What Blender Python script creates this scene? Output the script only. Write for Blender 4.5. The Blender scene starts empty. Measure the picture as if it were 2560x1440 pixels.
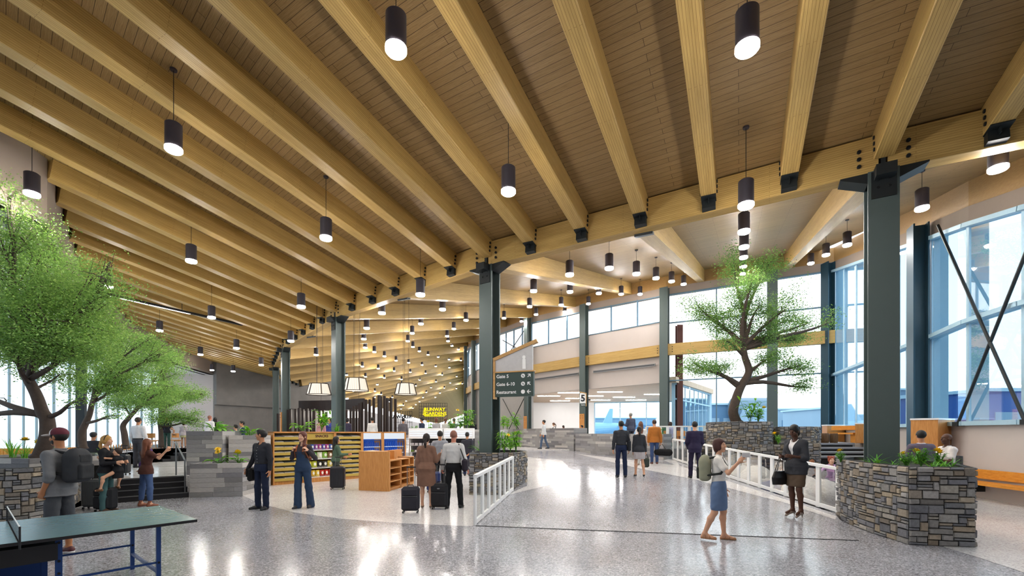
import bpy, math, random
import numpy as np
from mathutils import Vector, Matrix
random.seed(7)
rng = np.random.default_rng(7)
SC = bpy.context.scene
COL = SC.collection
PI = math.pi
# ------------------------------------------------------------------ camera: eye level, lens shifted up
F, HC, YH = 1110.0, 1.75, 1082.0
cam = bpy.data.cameras.new('camera')
cam_o = bpy.data.objects.new('camera', cam); COL.objects.link(cam_o)
cam.sensor_width = 36.0; cam.lens = 36.0*F/2560.0
cam.shift_y = (YH-720.0)/2560.0
cam.clip_start = 0.05; cam.clip_end = 2000
cam_o.location = (0, 0, HC); cam_o.rotation_euler = (PI/2, 0, 0)
SC.camera = cam_o
def at(px, py, Y):
    return Vector(((px-1280)/F*Y, Y, HC+(YH-py)/F*Y))
def gp(px, py, z=0.0):
    Y = (HC-z)*F/(py-YH)
    return Vector(((px-1280)/F*Y, Y, z))
def xat(px, Y): return (px-1280)/F*Y
def zat(py, Y): return HC+(YH-py)/F*Y
# ------------------------------------------------------------------ colour / materials
def lin(c):
    if isinstance(c, str):
        c = [int(c[i:i+2], 16)/255 for i in (0, 2, 4)]
    return tuple((x/12.92 if x <= .04045 else ((x+.055)/1.055)**2.4) for x in c[:3])+(1.0,)
MATS = {}
class NT:
    def __init__(s, name):
        s.m = bpy.data.materials.new(name); s.m.use_nodes = True
        s.t = s.m.node_tree; s.t.nodes.clear()
        s.out = s.t.nodes.new('ShaderNodeOutputMaterial')
    def n(s, typ, **kw):
        nd = s.t.nodes.new(typ)
        for k, v in kw.items():
            if k.startswith('i_'):
                key = k[2:]
                key = int(key) if key.isdigit() else key.replace('_', ' ')
                nd.inputs[key].default_value = v
            else: setattr(nd, k, v)
        return nd
    def l(s, a, b): s.t.links.new(a, b)
    def ramp(s, fac, stops, interp='LINEAR'):
        r = s.n('ShaderNodeValToRGB'); r.color_ramp.interpolation = interp
        el = r.color_ramp.elements
        while len(el) < len(stops): el.new(.5)
        for e, (p, c) in zip(el, stops):
            e.position = p; e.color = lin(c) if not (isinstance(c, tuple) and len(c) == 4) else c
        s.l(fac, r.inputs[0]); return r.outputs[0]
    def coords(s, kind='Object', scale=(1, 1, 1), rot=(0, 0, 0)):
        tc = s.n('ShaderNodeTexCoord'); mp = s.n('ShaderNodeMapping')
        mp.inputs['Scale'].default_value = scale; mp.inputs['Rotation'].default_value = rot
        s.l(tc.outputs[kind], mp.inputs[0]); return mp.outputs[0]
    def noise(s, vec, scale, detail=4, rough=.55):
        nd = s.n('ShaderNodeTexNoise'); nd.inputs['Scale'].default_value = scale
        nd.inputs['Detail'].default_value = detail; nd.inputs['Roughness'].default_value = rough
        s.l(vec, nd.inputs['Vector']); return nd.outputs['Fac']
    def mix(s, fac, a, b, mode='MIX'):
        nd = s.n('ShaderNodeMix', data_type='RGBA', blend_type=mode)
        if isinstance(fac, (int, float)): nd.inputs[0].default_value = fac
        else: s.l(fac, nd.inputs[0])
        for v, i in ((a, 6), (b, 7)):
            if isinstance(v, tuple): nd.inputs[i].default_value = v
            else: s.l(v, nd.inputs[i])
        return nd.outputs[2]
    def bump(s, h, strength=.3, dist=.01):
        b = s.n('ShaderNodeBump'); b.inputs['Strength'].default_value = strength
        b.inputs['Distance'].default_value = dist; s.l(h, b.inputs['Height']); return b.outputs[0]
    def bsdf(s, color, rough=.5, metal=0.0, normal=None, spec=.5, **kw):
        p = s.n('ShaderNodeBsdfPrincipled')
        if isinstance(color, tuple): p.inputs['Base Color'].default_value = color
        else: s.l(color, p.inputs['Base Color'])
        if isinstance(rough, (int, float)): p.inputs['Roughness'].default_value = rough
        else: s.l(rough, p.inputs['Roughness'])
        p.inputs['Metallic'].default_value = metal
        p.inputs['Specular IOR Level'].default_value = spec
        if normal is not None: s.l(normal, p.inputs['Normal'])
        for k, v in kw.items(): p.inputs[k.replace('_', ' ')].default_value = v
        s.l(p.outputs[0], s.out.inputs[0]); return p
def plain(name, col, rough=.5, metal=0.0, var=.12, nscale=12., bump=0.0, spec=.4):
    """solid colour with a little procedural mottling"""
    if name in MATS: return MATS[name]
    s = NT(name); v = s.coords()
    f = s.noise(v, nscale, 3)
    c = lin(col); d = tuple(x*(1-var) for x in c[:3])+(1,); e = tuple(min(1, x*(1+var)) for x in c[:3])+(1,)
    cc = s.mix(f, d, e)
    nm = s.bump(s.noise(v, nscale*6, 3), bump, .004) if bump else None
    s.bsdf(cc, rough, metal, nm, spec)
    MATS[name] = s.m; return s.m
def cloth(name, col, scale=60., bump=.35, rough=.85, var=.18):
    if name in MATS: return MATS[name]
    s = NT(name); v = s.coords()
    f = s.noise(v, 7, 4); c = lin(col)
    cc = s.mix(f, tuple(x*(1-var) for x in c[:3])+(1,), tuple(min(1, x*(1+var)) for x in c[:3])+(1,))
    fold = s.noise(s.coords(scale=(1, 1, .45)), 14, 3)
    s.bsdf(cc, rough, 0, s.bump(fold, bump, .02), .25)
    MATS[name] = s.m; return s.m
def skinmat(name, col):
    if name in MATS: return MATS[name]
    s = NT(name); v = s.coords(); f = s.noise(v, 18, 3); c = lin(col)
    cc = s.mix(f, tuple(x*.9 for x in c[:3])+(1,), (min(1, c[0]*1.1), c[1]*1.03, c[2]*1.0, 1))
    s.bsdf(cc, .5, 0, None, .35); MATS[name] = s.m; return s.m
def emit(name, col, strength, var=.05):
    if name in MATS: return MATS[name]
    s = NT(name); e = s.n('ShaderNodeEmission'); e.inputs[1].default_value = strength
    f = s.noise(s.coords(), 4, 2); c = lin(col)
    cc = s.mix(f, tuple(x*(1-var) for x in c[:3])+(1,), c)
    s.l(cc, e.inputs[0]); s.l(e.outputs[0], s.out.inputs[0]); MATS[name] = s.m; return s.m
# ------------------------------------------------------------------ mesh collector
class MB:
    def __init__(s): s.v = []; s.f = []; s.c = None; s.uv = None
    def add(s, vs, fs):
        n = len(s.v); s.v.extend([tuple(map(float, p)) for p in vs]); s.f.extend([tuple(i+n for i in q) for q in fs]); return s
    def box(s, c, d, rz=0.0, M=None):
        x, y, z = d[0]/2, d[1]/2, d[2]/2
        R = Matrix.Rotation(rz, 3, 'Z') if M is None else M
        vs = [Vector(c)+R @ Vector((a*x, b*y, e*z)) for a in (-1, 1) for b in (-1, 1) for e in (-1, 1)]
        return s.add(vs, [(0, 1, 3, 2), (4, 6, 7, 5), (0, 4, 5, 1), (2, 3, 7, 6), (0, 2, 6, 4), (1, 5, 7, 3)])
    def bbox(s, c, d, b=.01, rz=0.0, M=None):
        """box with chamfered edges"""
        x, y, z = d[0]/2, d[1]/2, d[2]/2; b = min(b, x*.9, y*.9, z*.9)
        R = Matrix.Rotation(rz, 3, 'Z') if M is None else M
        vs = []; idx = {}
        for sx in (-1, 1):
            for sy in (-1, 1):
                for sz in (-1, 1):
                    for a, p in enumerate(((x, y-b, z-b), (x-b, y, z-b), (x-b, y-b, z))):
                        idx[sx, sy, sz, a] = len(vs)
                        vs.append(Vector(c)+R @ Vector((sx*p[0], sy*p[1], sz*p[2])))
        fs = []
        def q(l): fs.append(tuple(l))
        for a in range(3):
            o = [i for i in range(3) if i != a]
            for sg in (-1, 1):
                ring = []
                for (u, w) in ((-1, -1), (1, -1), (1, 1), (-1, 1)):
                    k = [0, 0, 0]; k[a] = sg; k[o[0]] = u; k[o[1]] = w; ring.append(idx[k[0], k[1], k[2], a])
                if (sg > 0) == (a == 1): ring.reverse()
                q(ring)
            for u in (-1, 1):
                for w in (-1, 1):
                    e = []
                    for t in (-1, 1):
                        k = [0, 0, 0]; k[a] = t; k[o[0]] = u; k[o[1]] = w
                        e.append((idx[k[0], k[1], k[2], o[0]], idx[k[0], k[1], k[2], o[1]]))
                    q((e[0][0], e[0][1], e[1][1], e[1][0]))
        for sx in (-1, 1):
            for sy in (-1, 1):
                for sz in (-1, 1): q([idx[sx, sy, sz, a] for a in range(3)])
        return s.add(vs, fs)
    def bar(s, p0, p1, w, h, up=(0, 0, 1)):
        """rectangular bar between two points, w sideways, h along up"""
        p0, p1 = Vector(p0), Vector(p1); d = (p1-p0).normalized(); up = Vector(up)
        sd = d.cross(up)
        if sd.length < 1e-4: sd = d.cross(Vector((0, 1, 0)))
        sd.normalize(); up = sd.cross(d)
        vs = [p+sd*(a*w/2)+up*(b*h/2) for p in (p0, p1) for a, b in ((-1, -1), (1, -1), (1, 1), (-1, 1))]
        return s.add(vs, [(0, 1, 2, 3), (7, 6, 5, 4), (0, 4, 5, 1), (1, 5, 6, 2), (2, 6, 7, 3), (3, 7, 4, 0)])
    def prism(s, poly, z0, z1):
        n = len(poly)
        if sum(poly[i][0]*poly[(i+1) % n][1]-poly[(i+1) % n][0]*poly[i][1] for i in range(n)) < 0: poly = list(reversed(poly))
        za = z0 if callable(z0) else (lambda x, y: z0); zb = z1 if callable(z1) else (lambda x, y: z1)
        vs = [(p[0], p[1], za(p[0], p[1])) for p in poly]+[(p[0], p[1], zb(p[0], p[1])) for p in poly]
        return s.add(vs, [tuple(reversed(range(n))), tuple(range(n, 2*n))]+[(i, (i+1) % n, n+(i+1) % n, n+i) for i in range(n)])
    def tube(s, pts, r, n=8, cap=True):
        pts = [Vector(p) for p in pts]; rr = r if isinstance(r, (list, tuple)) else [r]*len(pts)
        base = len(s.v); vs = []; prev = None
        for i, p in enumerate(pts):
            d = (pts[min(i+1, len(pts)-1)]-pts[max(i-1, 0)])
            d = d.normalized() if d.length > 1e-9 else Vector((0, 0, 1))
            if prev is None:
                a = d.orthogonal().normalized()
            else:
                a = prev-d*prev.dot(d)
                a = a.normalized() if a.length > 1e-6 else d.orthogonal().normalized()
            prev = a; b = d.cross(a)
            for k in range(n):
                t = 2*PI*k/n; vs.append(p+(a*math.cos(t)+b*math.sin(t))*rr[i])
        fs = []
        for i in range(len(pts)-1):
            for k in range(n):
                fs.append((i*n+k, i*n+(k+1) % n, (i+1)*n+(k+1) % n, (i+1)*n+k))
        if cap: fs += [tuple(reversed(range(n))), tuple(range((len(pts)-1)*n, len(pts)*n))]
        return s.add(vs, fs)
    def cyl(s, p0, p1, r, n=16): return s.tube([p0, p1], r, n)
    def lathe(s, prof, n=20, c=(0, 0, 0)):
        vs = []; fs = []
        for (r, z) in prof:
            for k in range(n):
                t = 2*PI*k/n; vs.append((c[0]+r*math.cos(t), c[1]+r*math.sin(t), c[2]+z))
        for i in range(len(prof)-1):
            for k in range(n): fs.append((i*n+k, i*n+(k+1) % n, (i+1)*n+(k+1) % n, (i+1)*n+k))
        fs += [tuple(reversed(range(n))), tuple(range((len(prof)-1)*n, len(prof)*n))]
        return s.add(vs, fs)
    def ell(s, c, r, n=12, m=8, M=None):
        vs = []; fs = []; R = M or Matrix.Identity(3)
        for j in range(m+1):
            ph = PI*j/m
            for k in range(n):
                t = 2*PI*k/n
                vs.append(Vector(c)+R @ Vector((r[0]*math.sin(ph)*math.cos(t), r[1]*math.sin(ph)*math.sin(t), r[2]*math.cos(ph))))
        for j in range(m):
            for k in range(n): fs.append((j*n+k, (j+1)*n+k, (j+1)*n+(k+1) % n, j*n+(k+1) % n))
        return s.add(vs, fs)
    def build(s, name, mat, parent=None, world=False, smooth=False, cols=None, uvs=None):
        me = bpy.data.meshes.new(name)
        vs = s.v
        loc = Vector((0, 0, 0))
        if parent is None and len(vs):
            a = np.array(vs); lo, hi = a.min(0), a.max(0)
            loc = Vector(((lo[0]+hi[0])/2, (lo[1]+hi[1])/2, lo[2]))
            vs = (a-np.array(loc)).tolist()
        elif parent is not None and world:
            Mi = wm(parent).inverted()
            vs = [tuple(Mi @ Vector(p)) for p in vs]
        me.from_pydata(vs, [], s.f); me.validate()
        if mat is not None:
            for m in (mat if isinstance(mat, (list, tuple)) else [mat]): me.materials.append(m)
        if cols is not None:
            ca = me.color_attributes.new('col', 'FLOAT_COLOR', 'POINT')
            ca.data.foreach_set('color', np.asarray(cols, dtype=np.float32).ravel())
        if uvs is not None:
            ul = me.uv_layers.new(name='UVMap')
            li = np.zeros(len(me.loops), dtype=np.int32); me.loops.foreach_get('vertex_index', li)
            ul.data.foreach_set('uv', np.asarray(uvs, dtype=np.float32)[li].ravel())
        if smooth:
            me.shade_smooth()
        o = bpy.data.objects.new(name, me); COL.objects.link(o)
        o.location = loc
        if parent is not None: o.parent = parent
        return o
def wm(o):
    M = Matrix.LocRotScale(o.location, o.rotation_euler, o.scale)
    return wm(o.parent) @ M if o.parent else M
def tag(o, label, cat, group=None, kind=None):
    o['label'] = label; o['category'] = cat
    if group: o['group'] = group
    if kind: o['kind'] = kind
    return o
def thing(name, label, cat, loc=(0, 0, 0), rz=0.0, group=None):
    o = bpy.data.objects.new(name, None); COL.objects.link(o)
    o.empty_display_size = .2
    o.location = loc; o.rotation_euler = (0, 0, rz)
    return tag(o, label, cat, group)
def struct(o, label=None):
    o['kind'] = 'structure'
    if label: o['label'] = label
    return o
def kids(o): return [c for c in bpy.data.objects if c.parent == o]
KID = {}
def dup(root, loc, rz=0.0, label=None, group=None, scale=None):
    if root.name not in KID: KID[root.name] = [(c, kids(c)) for c in kids(root)] if root.type == 'EMPTY' or True else []
    r = root.copy(); COL.objects.link(r); r.location = loc; r.rotation_euler = (0, 0, rz)
    if scale: r.scale = scale if isinstance(scale, (tuple, list)) else (scale,)*3
    if label: r['label'] = label
    if group: r['group'] = group
    for c, gs in KID[root.name]:
        k = c.copy(); COL.objects.link(k); k.parent = r
        for g in gs:
            q = g.copy(); COL.objects.link(q); q.parent = k
    return r
ORD = ['first', 'second', 'third', 'fourth', 'fifth', 'sixth', 'seventh', 'eighth', 'ninth', 'tenth', 'eleventh', 'twelfth', 'thirteenth', 'fourteenth', 'fifteenth', 'sixteenth', 'seventeenth', 'eighteenth', 'nineteenth', 'twentieth']
def ordw(i):
    if i < 20: return ORD[i]
    t = ['twenty', 'thirty', 'forty', 'fifty', 'sixty'][(i+1)//10-2]
    r = (i+1) % 10
    return (t[:-1]+'ieth') if r == 0 else t+'-'+ORD[r-1]
def text_mesh(txt, size, depth=.004, align='CENTER', bold=0.0):
    """filled letter outlines as a mesh in its own XY plane"""
    cu = bpy.data.curves.new('lettering', 'FONT'); cu.body = txt; cu.size = size; cu.extrude = depth
    cu.align_x = align; cu.align_y = 'CENTER'; cu.resolution_u = 3; cu.offset = bold
    o = bpy.data.objects.new('lettering_source', cu); COL.objects.link(o)
    dg = bpy.context.evaluated_depsgraph_get(); dg.update()
    me = bpy.data.meshes.new_from_object(o.evaluated_get(dg))
    vs = [tuple(v.co) for v in me.vertices]; fs = [tuple(p.vertices) for p in me.polygons]
    bpy.data.objects.remove(o); bpy.data.curves.remove(cu); bpy.data.meshes.remove(me)
    return vs, fs
def lettering(txt, size, origin, xdir, updir, mat, parent, name='lettering', align='CENTER', depth=.003, bold=0.0):
    vs, fs = text_mesh(txt, size, depth, align, bold)
    x = Vector(xdir).normalized(); u = Vector(updir).normalized(); n = x.cross(u); o = Vector(origin)
    m = MB(); m.add([o+x*v[0]+u*v[1]+n*v[2] for v in vs], fs)
    return m.build(name, mat, parent, world=True)
# ------------------------------------------------------------------ special materials
def deck_mat():
    s = NT('ceiling_planks'); uv = s.coords('UV')
    br = s.n('ShaderNodeTexBrick', offset=.37, squash=1.0)
    for k, v in (('Scale', 1.0), ('Mortar Size', .0035), ('Mortar Smooth', .1), ('Bias', 0.0), ('Brick Width', 2.1), ('Row Height', .135)):
        br.inputs[k].default_value = v
    br.inputs['Color1'].default_value = (.25, .25, .25, 1); br.inputs['Color2'].default_value = (.85, .85, .85, 1); br.inputs['Mortar'].default_value = (0, 0, 0, 1)
    s.l(uv, br.inputs['Vector'])
    grain = s.noise(s.coords('UV', (1.2, 30, 1)), 2.2, 6, .65)
    wob = s.n('ShaderNodeTexWave', wave_type='BANDS', bands_direction='Y'); wob.inputs['Scale'].default_value = 9; wob.inputs['Distortion'].default_value = 9; wob.inputs['Detail'].default_value = 3; wob.inputs['Detail Scale'].default_value = 1.2
    s.l(s.coords('UV', (.35, 1.6, 1)), wob.inputs['Vector'])
    c = s.ramp(br.outputs['Color'], [(.0, '7d6334'), (.5, '8c7145'), (1., 'a08354')])
    c = s.mix(.55, c, s.ramp(grain, [(.3, '6c5331'), (.7, 'a4885c')]))
    c = s.mix(s.ramp(wob.outputs['Fac'], [(.0, (.35, .35, .35, 1)), (.18, (0, 0, 0, 1))]), c, lin('6a4725'))
    c = s.mix(br.outputs['Fac'], c, lin('3a2612'))
    s.bsdf(c, .55, 0, s.bump(br.outputs['Fac'], -.4, .004), .3); return s.m
def glulam(name, tint=1.0):
    """beam local x along the length, z up: fine laminations, knots, finger joints"""
    s = NT(name); ob = s.coords('Object')
    lam = s.n('ShaderNodeTexBrick', offset=.43, squash=1.0)
    for k, v in (('Scale', 1.0), ('Mortar Size', .0022), ('Mortar Smooth', .2), ('Bias', 0.0), ('Brick Width', 3.1), ('Row Height', .042)):
        lam.inputs[k].default_value = v
    lam.inputs['Color1'].default_value = (.2, .2, .2, 1); lam.inputs['Color2'].default_value = (.9, .9, .9, 1); lam.inputs['Mortar'].default_value = (.0, .0, .0, 1)
    sp = s.n('ShaderNodeSeparateXYZ'); s.l(ob, sp.inputs[0])
    yz = s.n('ShaderNodeMath', operation='ADD'); s.l(sp.outputs[1], yz.inputs[0]); s.l(sp.outputs[2], yz.inputs[1])
    cb = s.n('ShaderNodeCombineXYZ'); s.l(sp.outputs[0], cb.inputs[0]); s.l(yz.outputs[0], cb.inputs[1])
    s.l(cb.outputs[0], lam.inputs['Vector'])
    grain = s.noise(s.coords('Object', (1.3, 34, 34)), 2.0, 6, .6)
    big = s.noise(s.coords('Object', (.5, 4, 4)), 1.5, 3)
    c = s.ramp(lam.outputs['Color'], [(.0, '9c7c40'), (.5, 'b08e4e'), (1., 'c1a05f')])
    c = s.mix(.5, c, s.ramp(grain, [(.28, '8c6e38'), (.72, 'cbab6c')]))
    c = s.mix(.25, c, s.ramp(big, [(.3, '98783f'), (.7, 'c5a564')]))
    c = s.mix(lam.outputs['Fac'], c, lin('6d4c22'))
    s.bsdf(c, .5, 0, None, .35); return s.m
def terrazzo(name, base, dark, light, rough):
    s = NT(name); ob = s.coords('Object')
    v1 = s.n('ShaderNodeTexVoronoi', feature='F1'); v1.inputs['Scale'].default_value = 55; s.l(ob, v1.inputs['Vector'])
    sp = s.n('ShaderNodeSeparateColor'); s.l(v1.outputs['Color'], sp.inputs[0])
    c = s.ramp(sp.outputs[0], [(.0, dark), (.16, dark), (.22, base), (.72, base), (.8, light), (1., light)])
    v2 = s.n('ShaderNodeTexVoronoi', feature='F1'); v2.inputs['Scale'].default_value = 140; s.l(ob, v2.inputs['Vector'])
    sp2 = s.n('ShaderNodeSeparateColor'); s.l(v2.outputs['Color'], sp2.inputs[0])
    c = s.mix(.35, c, s.ramp(sp2.outputs[1], [(.0, dark), (.3, base), (1., light)]))
    c = s.mix(s.ramp(s.noise(ob, .6, 3), [(.35, (0, 0, 0, 1)), (.8, (.22, .22, .22, 1))]), c, lin(light))
    r = s.ramp(s.noise(ob, 1.7, 3), [(.3, (rough*.8,)*3+(1,)), (.7, (rough*1.25,)*3+(1,))])
    s.bsdf(c, r, 0, None, .5); return s.m
def attr_mat(name, rough=.8, grain=(3, 3, 3), gs=6, gmix=.3, bump=.4, bdist=.01, spec=.3):
    """colour from the mesh's own per-stone / per-plank attribute plus grain"""
    s = NT(name); a = s.n('ShaderNodeVertexColor'); a.layer_name = 'col'
    g = s.noise(s.coords('Object', grain), gs, 6, .6)
    c = s.mix(gmix, a.outputs[0], s.mix(g, (0, 0, 0, 1), (1, 1, 1, 1)), 'OVERLAY')
    s.bsdf(c, rough, 0, s.bump(g, bump, bdist), spec); return s.m
def woodgrain(name, a, b, c3, scale=(1, 1, 12), rot=(0, 0, 0), rough=.45):
    if name in MATS: return MATS[name]
    s = NT(name); v = s.coords('Object', scale, rot)
    g = s.noise(v, 3.0, 6, .62)
    c = s.ramp(g, [(.25, a), (.5, b), (.78, c3)])
    s.bsdf(c, rough, 0, None, .35); MATS[name] = s.m; return s.m
def glass_mat(name, tint, refl=.07):
    s = NT(name)
    t = s.n('ShaderNodeBsdfTransparent'); g = s.n('ShaderNodeBsdfGlossy'); g.inputs['Roughness'].default_value = .02
    f = s.noise(s.coords(), .7, 2)
    c = s.mix(f, lin(tint), tuple(min(1, x*1.05) for x in lin(tint)[:3])+(1,))
    s.l(c, t.inputs[0]); lw = s.n('ShaderNodeLayerWeight'); lw.inputs[0].default_value = .25
    mm = s.n('ShaderNodeMath', operation='MULTIPLY_ADD'); s.l(lw.outputs['Fresnel'], mm.inputs[0]); mm.inputs[1].default_value = .45; mm.inputs[2].default_value = refl*.3
    mx = s.n('ShaderNodeMixShader'); s.l(mm.outputs[0], mx.inputs[0]); s.l(t.outputs[0], mx.inputs[1]); s.l(g.outputs[0], mx.inputs[2])
    s.l(mx.outputs[0], s.out.inputs[0]); return s.m
def frosted(name, tint):
    s = NT(name); c = lin(tint); f = s.noise(s.coords(), .5, 2); cc = s.mix(f, tuple(x*.94 for x in c[:3])+(1,), c)
    t = s.n('ShaderNodeBsdfTranslucent'); s.l(cc, t.inputs[0]); d = s.n('ShaderNodeBsdfDiffuse'); s.l(cc, d.inputs[0]); g = s.n('ShaderNodeBsdfGlossy'); g.inputs['Roughness'].default_value = .15
    a = s.n('ShaderNodeMixShader'); a.inputs[0].default_value = .12; s.l(t.outputs[0], a.inputs[1]); s.l(d.outputs[0], a.inputs[2])
    b = s.n('ShaderNodeMixShader'); b.inputs[0].default_value = .05; s.l(a.outputs[0], b.inputs[1]); s.l(g.outputs[0], b.inputs[2]); s.l(b.outputs[0], s.out.inputs[0]); return s.m
def leaf_mat(name, a, b, c3):
    s = NT(name); at_ = s.n('ShaderNodeVertexColor'); at_.layer_name = 'col'
    sp = s.n('ShaderNodeSeparateColor'); s.l(at_.outputs[0], sp.inputs[0])
    c = s.ramp(sp.outputs[0], [(.0, a), (.5, b), (1., c3)])
    d = s.n('ShaderNodeBsdfDiffuse'); s.l(c, d.inputs[0])
    tr = s.n('ShaderNodeBsdfTranslucent'); s.l(s.mix(.5, c, lin(c3)), tr.inputs[0])
    gl = s.n('ShaderNodeBsdfGlossy'); gl.inputs['Roughness'].default_value = .45; gl.inputs[0].default_value = (.8, .9, .8, 1)
    m1 = s.n('ShaderNodeMixShader'); m1.inputs[0].default_value = .35; s.l(d.outputs[0], m1.inputs[1]); s.l(tr.outputs[0], m1.inputs[2])
    m2 = s.n('ShaderNodeMixShader'); m2.inputs[0].default_value = .06; s.l(m1.outputs[0], m2.inputs[1]); s.l(gl.outputs[0], m2.inputs[2])
    s.l(m2.outputs[0], s.out.inputs[0]); return s.m
M_deck = deck_mat(); M_beam = glulam('glulam_timber')
M_floor = terrazzo('terrazzo_grey', '86878d', '3e3e46', 'bdbdc4', .165)
M_floorL = terrazzo('terrazzo_pale', 'cbc9c9', '9a9698', 'e4e3e3', .18)
M_stone = attr_mat('fieldstone', .85, (1, 1, 1), 22, .45, .6, .012)
M_plank = attr_mat('weathered_boards', .75, (4, 4, 30), 3, .4, .3, .004)
M_mortar = plain('dark_mortar', '2b2a29', .95, var=.3, nscale=40, bump=.4)
M_steel = plain('dark_green_steel', '4c5857', .45, .15, .06, 3)
M_steelD = plain('black_steel', '1d2224', .5, .2, .1, 5)
M_bolt = plain('black_bolts', '15171a', .5, .4)
M_beige = plain('beige_plaster', 'b9b0ab', .85, 0, .04, 2, .1)
M_taupe = plain('taupe_plaster', '8d7f74', .85, 0, .05, 2, .1)
M_white = plain('white_paint', 'e4e4e4', .45, 0, .02, 3)
M_whitew = plain('white_wall_paint', 'dcd8d4', .8, 0, .03, 2)
M_dark = plain('charcoal_plaster', '77736f', .8, 0, .28, 1.2, .3)
M_lamp = plain('lamp_graphite', '3c3840', .5, .2, .06)
M_glow = emit('lamp_glow', 'fffaf4', 160)
M_cord = plain('black_cord', '17161a', .6)
M_glass = glass_mat('window_glass', 'eef7fb')
M_glassB = glass_mat('blue_tinted_glass', 'c6e2f2', .1)
M_glassR = glass_mat('railing_glass', 'f2f6f6', .08)
M_mull = plain('mullion_blue_grey', '5a7486', .4, .3, .06)
M_mullL = plain('mullion_pale_blue', '9dbccd', .5, .1, .06)
M_oak = woodgrain('oak_veneer', 'a8703a', 'bf8447', 'd09a5c', (14, 14, 1.2))
M_oakh = woodgrain('oak_veneer_level', 'a8703a', 'c08648', 'd09a5c', (1.2, 14, 14))
M_walnut = woodgrain('dark_wood', '160b07', '22120c', '301b12', (12, 12, 1))
M_orange = woodgrain('honey_bench_wood', 'b3701f', 'c9842c', 'd99a42', (12, 1, 12))
M_black = plain('black_plastic', '16161a', .5)
M_grey = plain('grey_metal', '77797c', .4, .5)
M_soil = plain('planter_soil', '2e2820', .95, 0, .4, 30, .6)
M_bark = plain('tree_bark', '4d413a', .9, 0, .35, 14, .8)
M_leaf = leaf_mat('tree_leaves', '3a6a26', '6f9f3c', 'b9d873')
M_leaf2 = leaf_mat('darker_tree_leaves', '2c5620', '568433', '9cbf5f')  # darker greens for the right tree
M_leafD = leaf_mat('broad_leaves', '1f5a1a', '4a9a25', '93cc3a')
M_flower = plain('yellow_petals', 'e8c41c', .6, 0, .12, 20)
# ------------------------------------------------------------------ plan of the hall
ZG = 6.65                                   # underside of the valley girder
D2 = Vector((.457, .8895)).normalized()     # direction of all roof beams, away from the viewer
GC = [Vector(p) for p in ((15.0, 4.33), (7.0, 8.42), (-.66, 13.15), (-7.45, 19.05), (-13.24, 25.95), (-17.9, 33.66), (-21.2, 42.0), (-23.2, 50.8),
      (-24.3, 59.7), (-25.2, 68.7), (-26.0, 77.7), (-26.8, 86.7), (-27.6, 95.7), (-28.4, 104.7), (-29.2, 113.7))]+[Vector((-29.2-.8*i, 113.7+9*i)) for i in range(1, 17)]
def gpt(k):                                 # k = 0 at the front column, 6 bays of beams per column bay
    t = k/6.0+1; i = max(0, min(len(GC)-2, int(math.floor(t)))); return GC[i].lerp(GC[i+1], t-i)
def gdir(k):
    t = k/6.0+1; i = max(0, min(len(GC)-2, int(math.floor(t)))); return (GC[i+1]-GC[i]).normalized()
def cross2(a, b): return a.x*b.y-a.y*b.x
def hit(p, d, poly):                        # distance along d to a polyline
    best = None
    for a, b in zip(poly, poly[1:]):
        e = b-a; den = cross2(d, e)
        if abs(den) < 1e-9: continue
        t = cross2(a-p, e)/den; u = cross2(a-p, d)/den
        if t > .2 and -1e-6 <= u <= 1+1e-6 and (best is None or t < best): best = t
    return best
LW = [Vector(p) for p in ((-11.3, -9.), (-11.56, 11.04))]+[GC[i]-D2*9.0 for i in range(4, 9)]       # left wall under the beam ends
OW = [Vector(p) for p in ((11.6, 3.), (11.9, 6.), (12.3, 10.65), (12.75, 12.4), (13.7, 14.5), (15.5, 19.2), (17.4, 24.), (14.8, 25.3), (9.65, 27.8), (5.4, 31.97), (1.58, 36.5),
      (-1.3, 43.), (-4.0, 50.), (-5.4, 55.), (-8.4, 80.), (-11., 105.), (-12.7, 120.), (-27.5, 270.))]              # outer facade
SL, SO = .135, .235                          # roof slopes
DECKL, DECKO = ZG+.70, ZG+.69
def s_of(x, y):                              # signed distance along the beams from the girder line
    p = Vector((x, y)); best = None
    for i in range(len(GC)-1):
        a, b = GC[i], GC[i+1]; e = b-a; den = cross2(D2, e)
        t = cross2(a-p, e)/den; u = cross2(a-p, D2)/den
        if -.02 <= u <= 1.02 or (i == 0 and u < 0) or (i == len(GC)-2 and u > 1): return -t
    return 0.0
def deckz(x, y):
    s = s_of(x, y); return DECKL-SL*s if s < 0 else DECKO+SO*s
def v3(p, z): return Vector((p[0], p[1], z))
# ---- timber beams
def beam_obj(name, a, b, w, h, label=None, cat=None, group=None, mat=None, parent=None):
    """a, b = centre of the soffit at both ends; local x runs along the beam"""
    a, b = Vector(a), Vector(b); d = (b-a); L = d.length; d.normalize()
    side = Vector((-d.y, d.x, 0)).normalized(); up = d.cross(side)
    m = MB(); c = .012
    sec = [(-w/2, c), (-w/2+c, 0), (w/2-c, 0), (w/2, c), (w/2, h), (-w/2, h)]
    m.v = [(0, p[0], p[1]) for p in sec]+[(L, p[0], p[1]) for p in sec]; n = 6
    m.f = [tuple(reversed(range(n))), tuple(range(n, 2*n))]+[(i, (i+1) % n, n+(i+1) % n, n+i) for i in range(n)]
    me_o = bpy.data.meshes.new(name); me_o.from_pydata(m.v, [], m.f); me_o.materials.append(mat or M_beam)
    o = bpy.data.objects.new(name, me_o); COL.objects.link(o)
    R = Matrix((d, side, up)).transposed()
    o.rotation_euler = R.to_euler(); o.location = a
    if label: tag(o, label, cat, group)
    if parent: o.parent = parent
    return o
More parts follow.
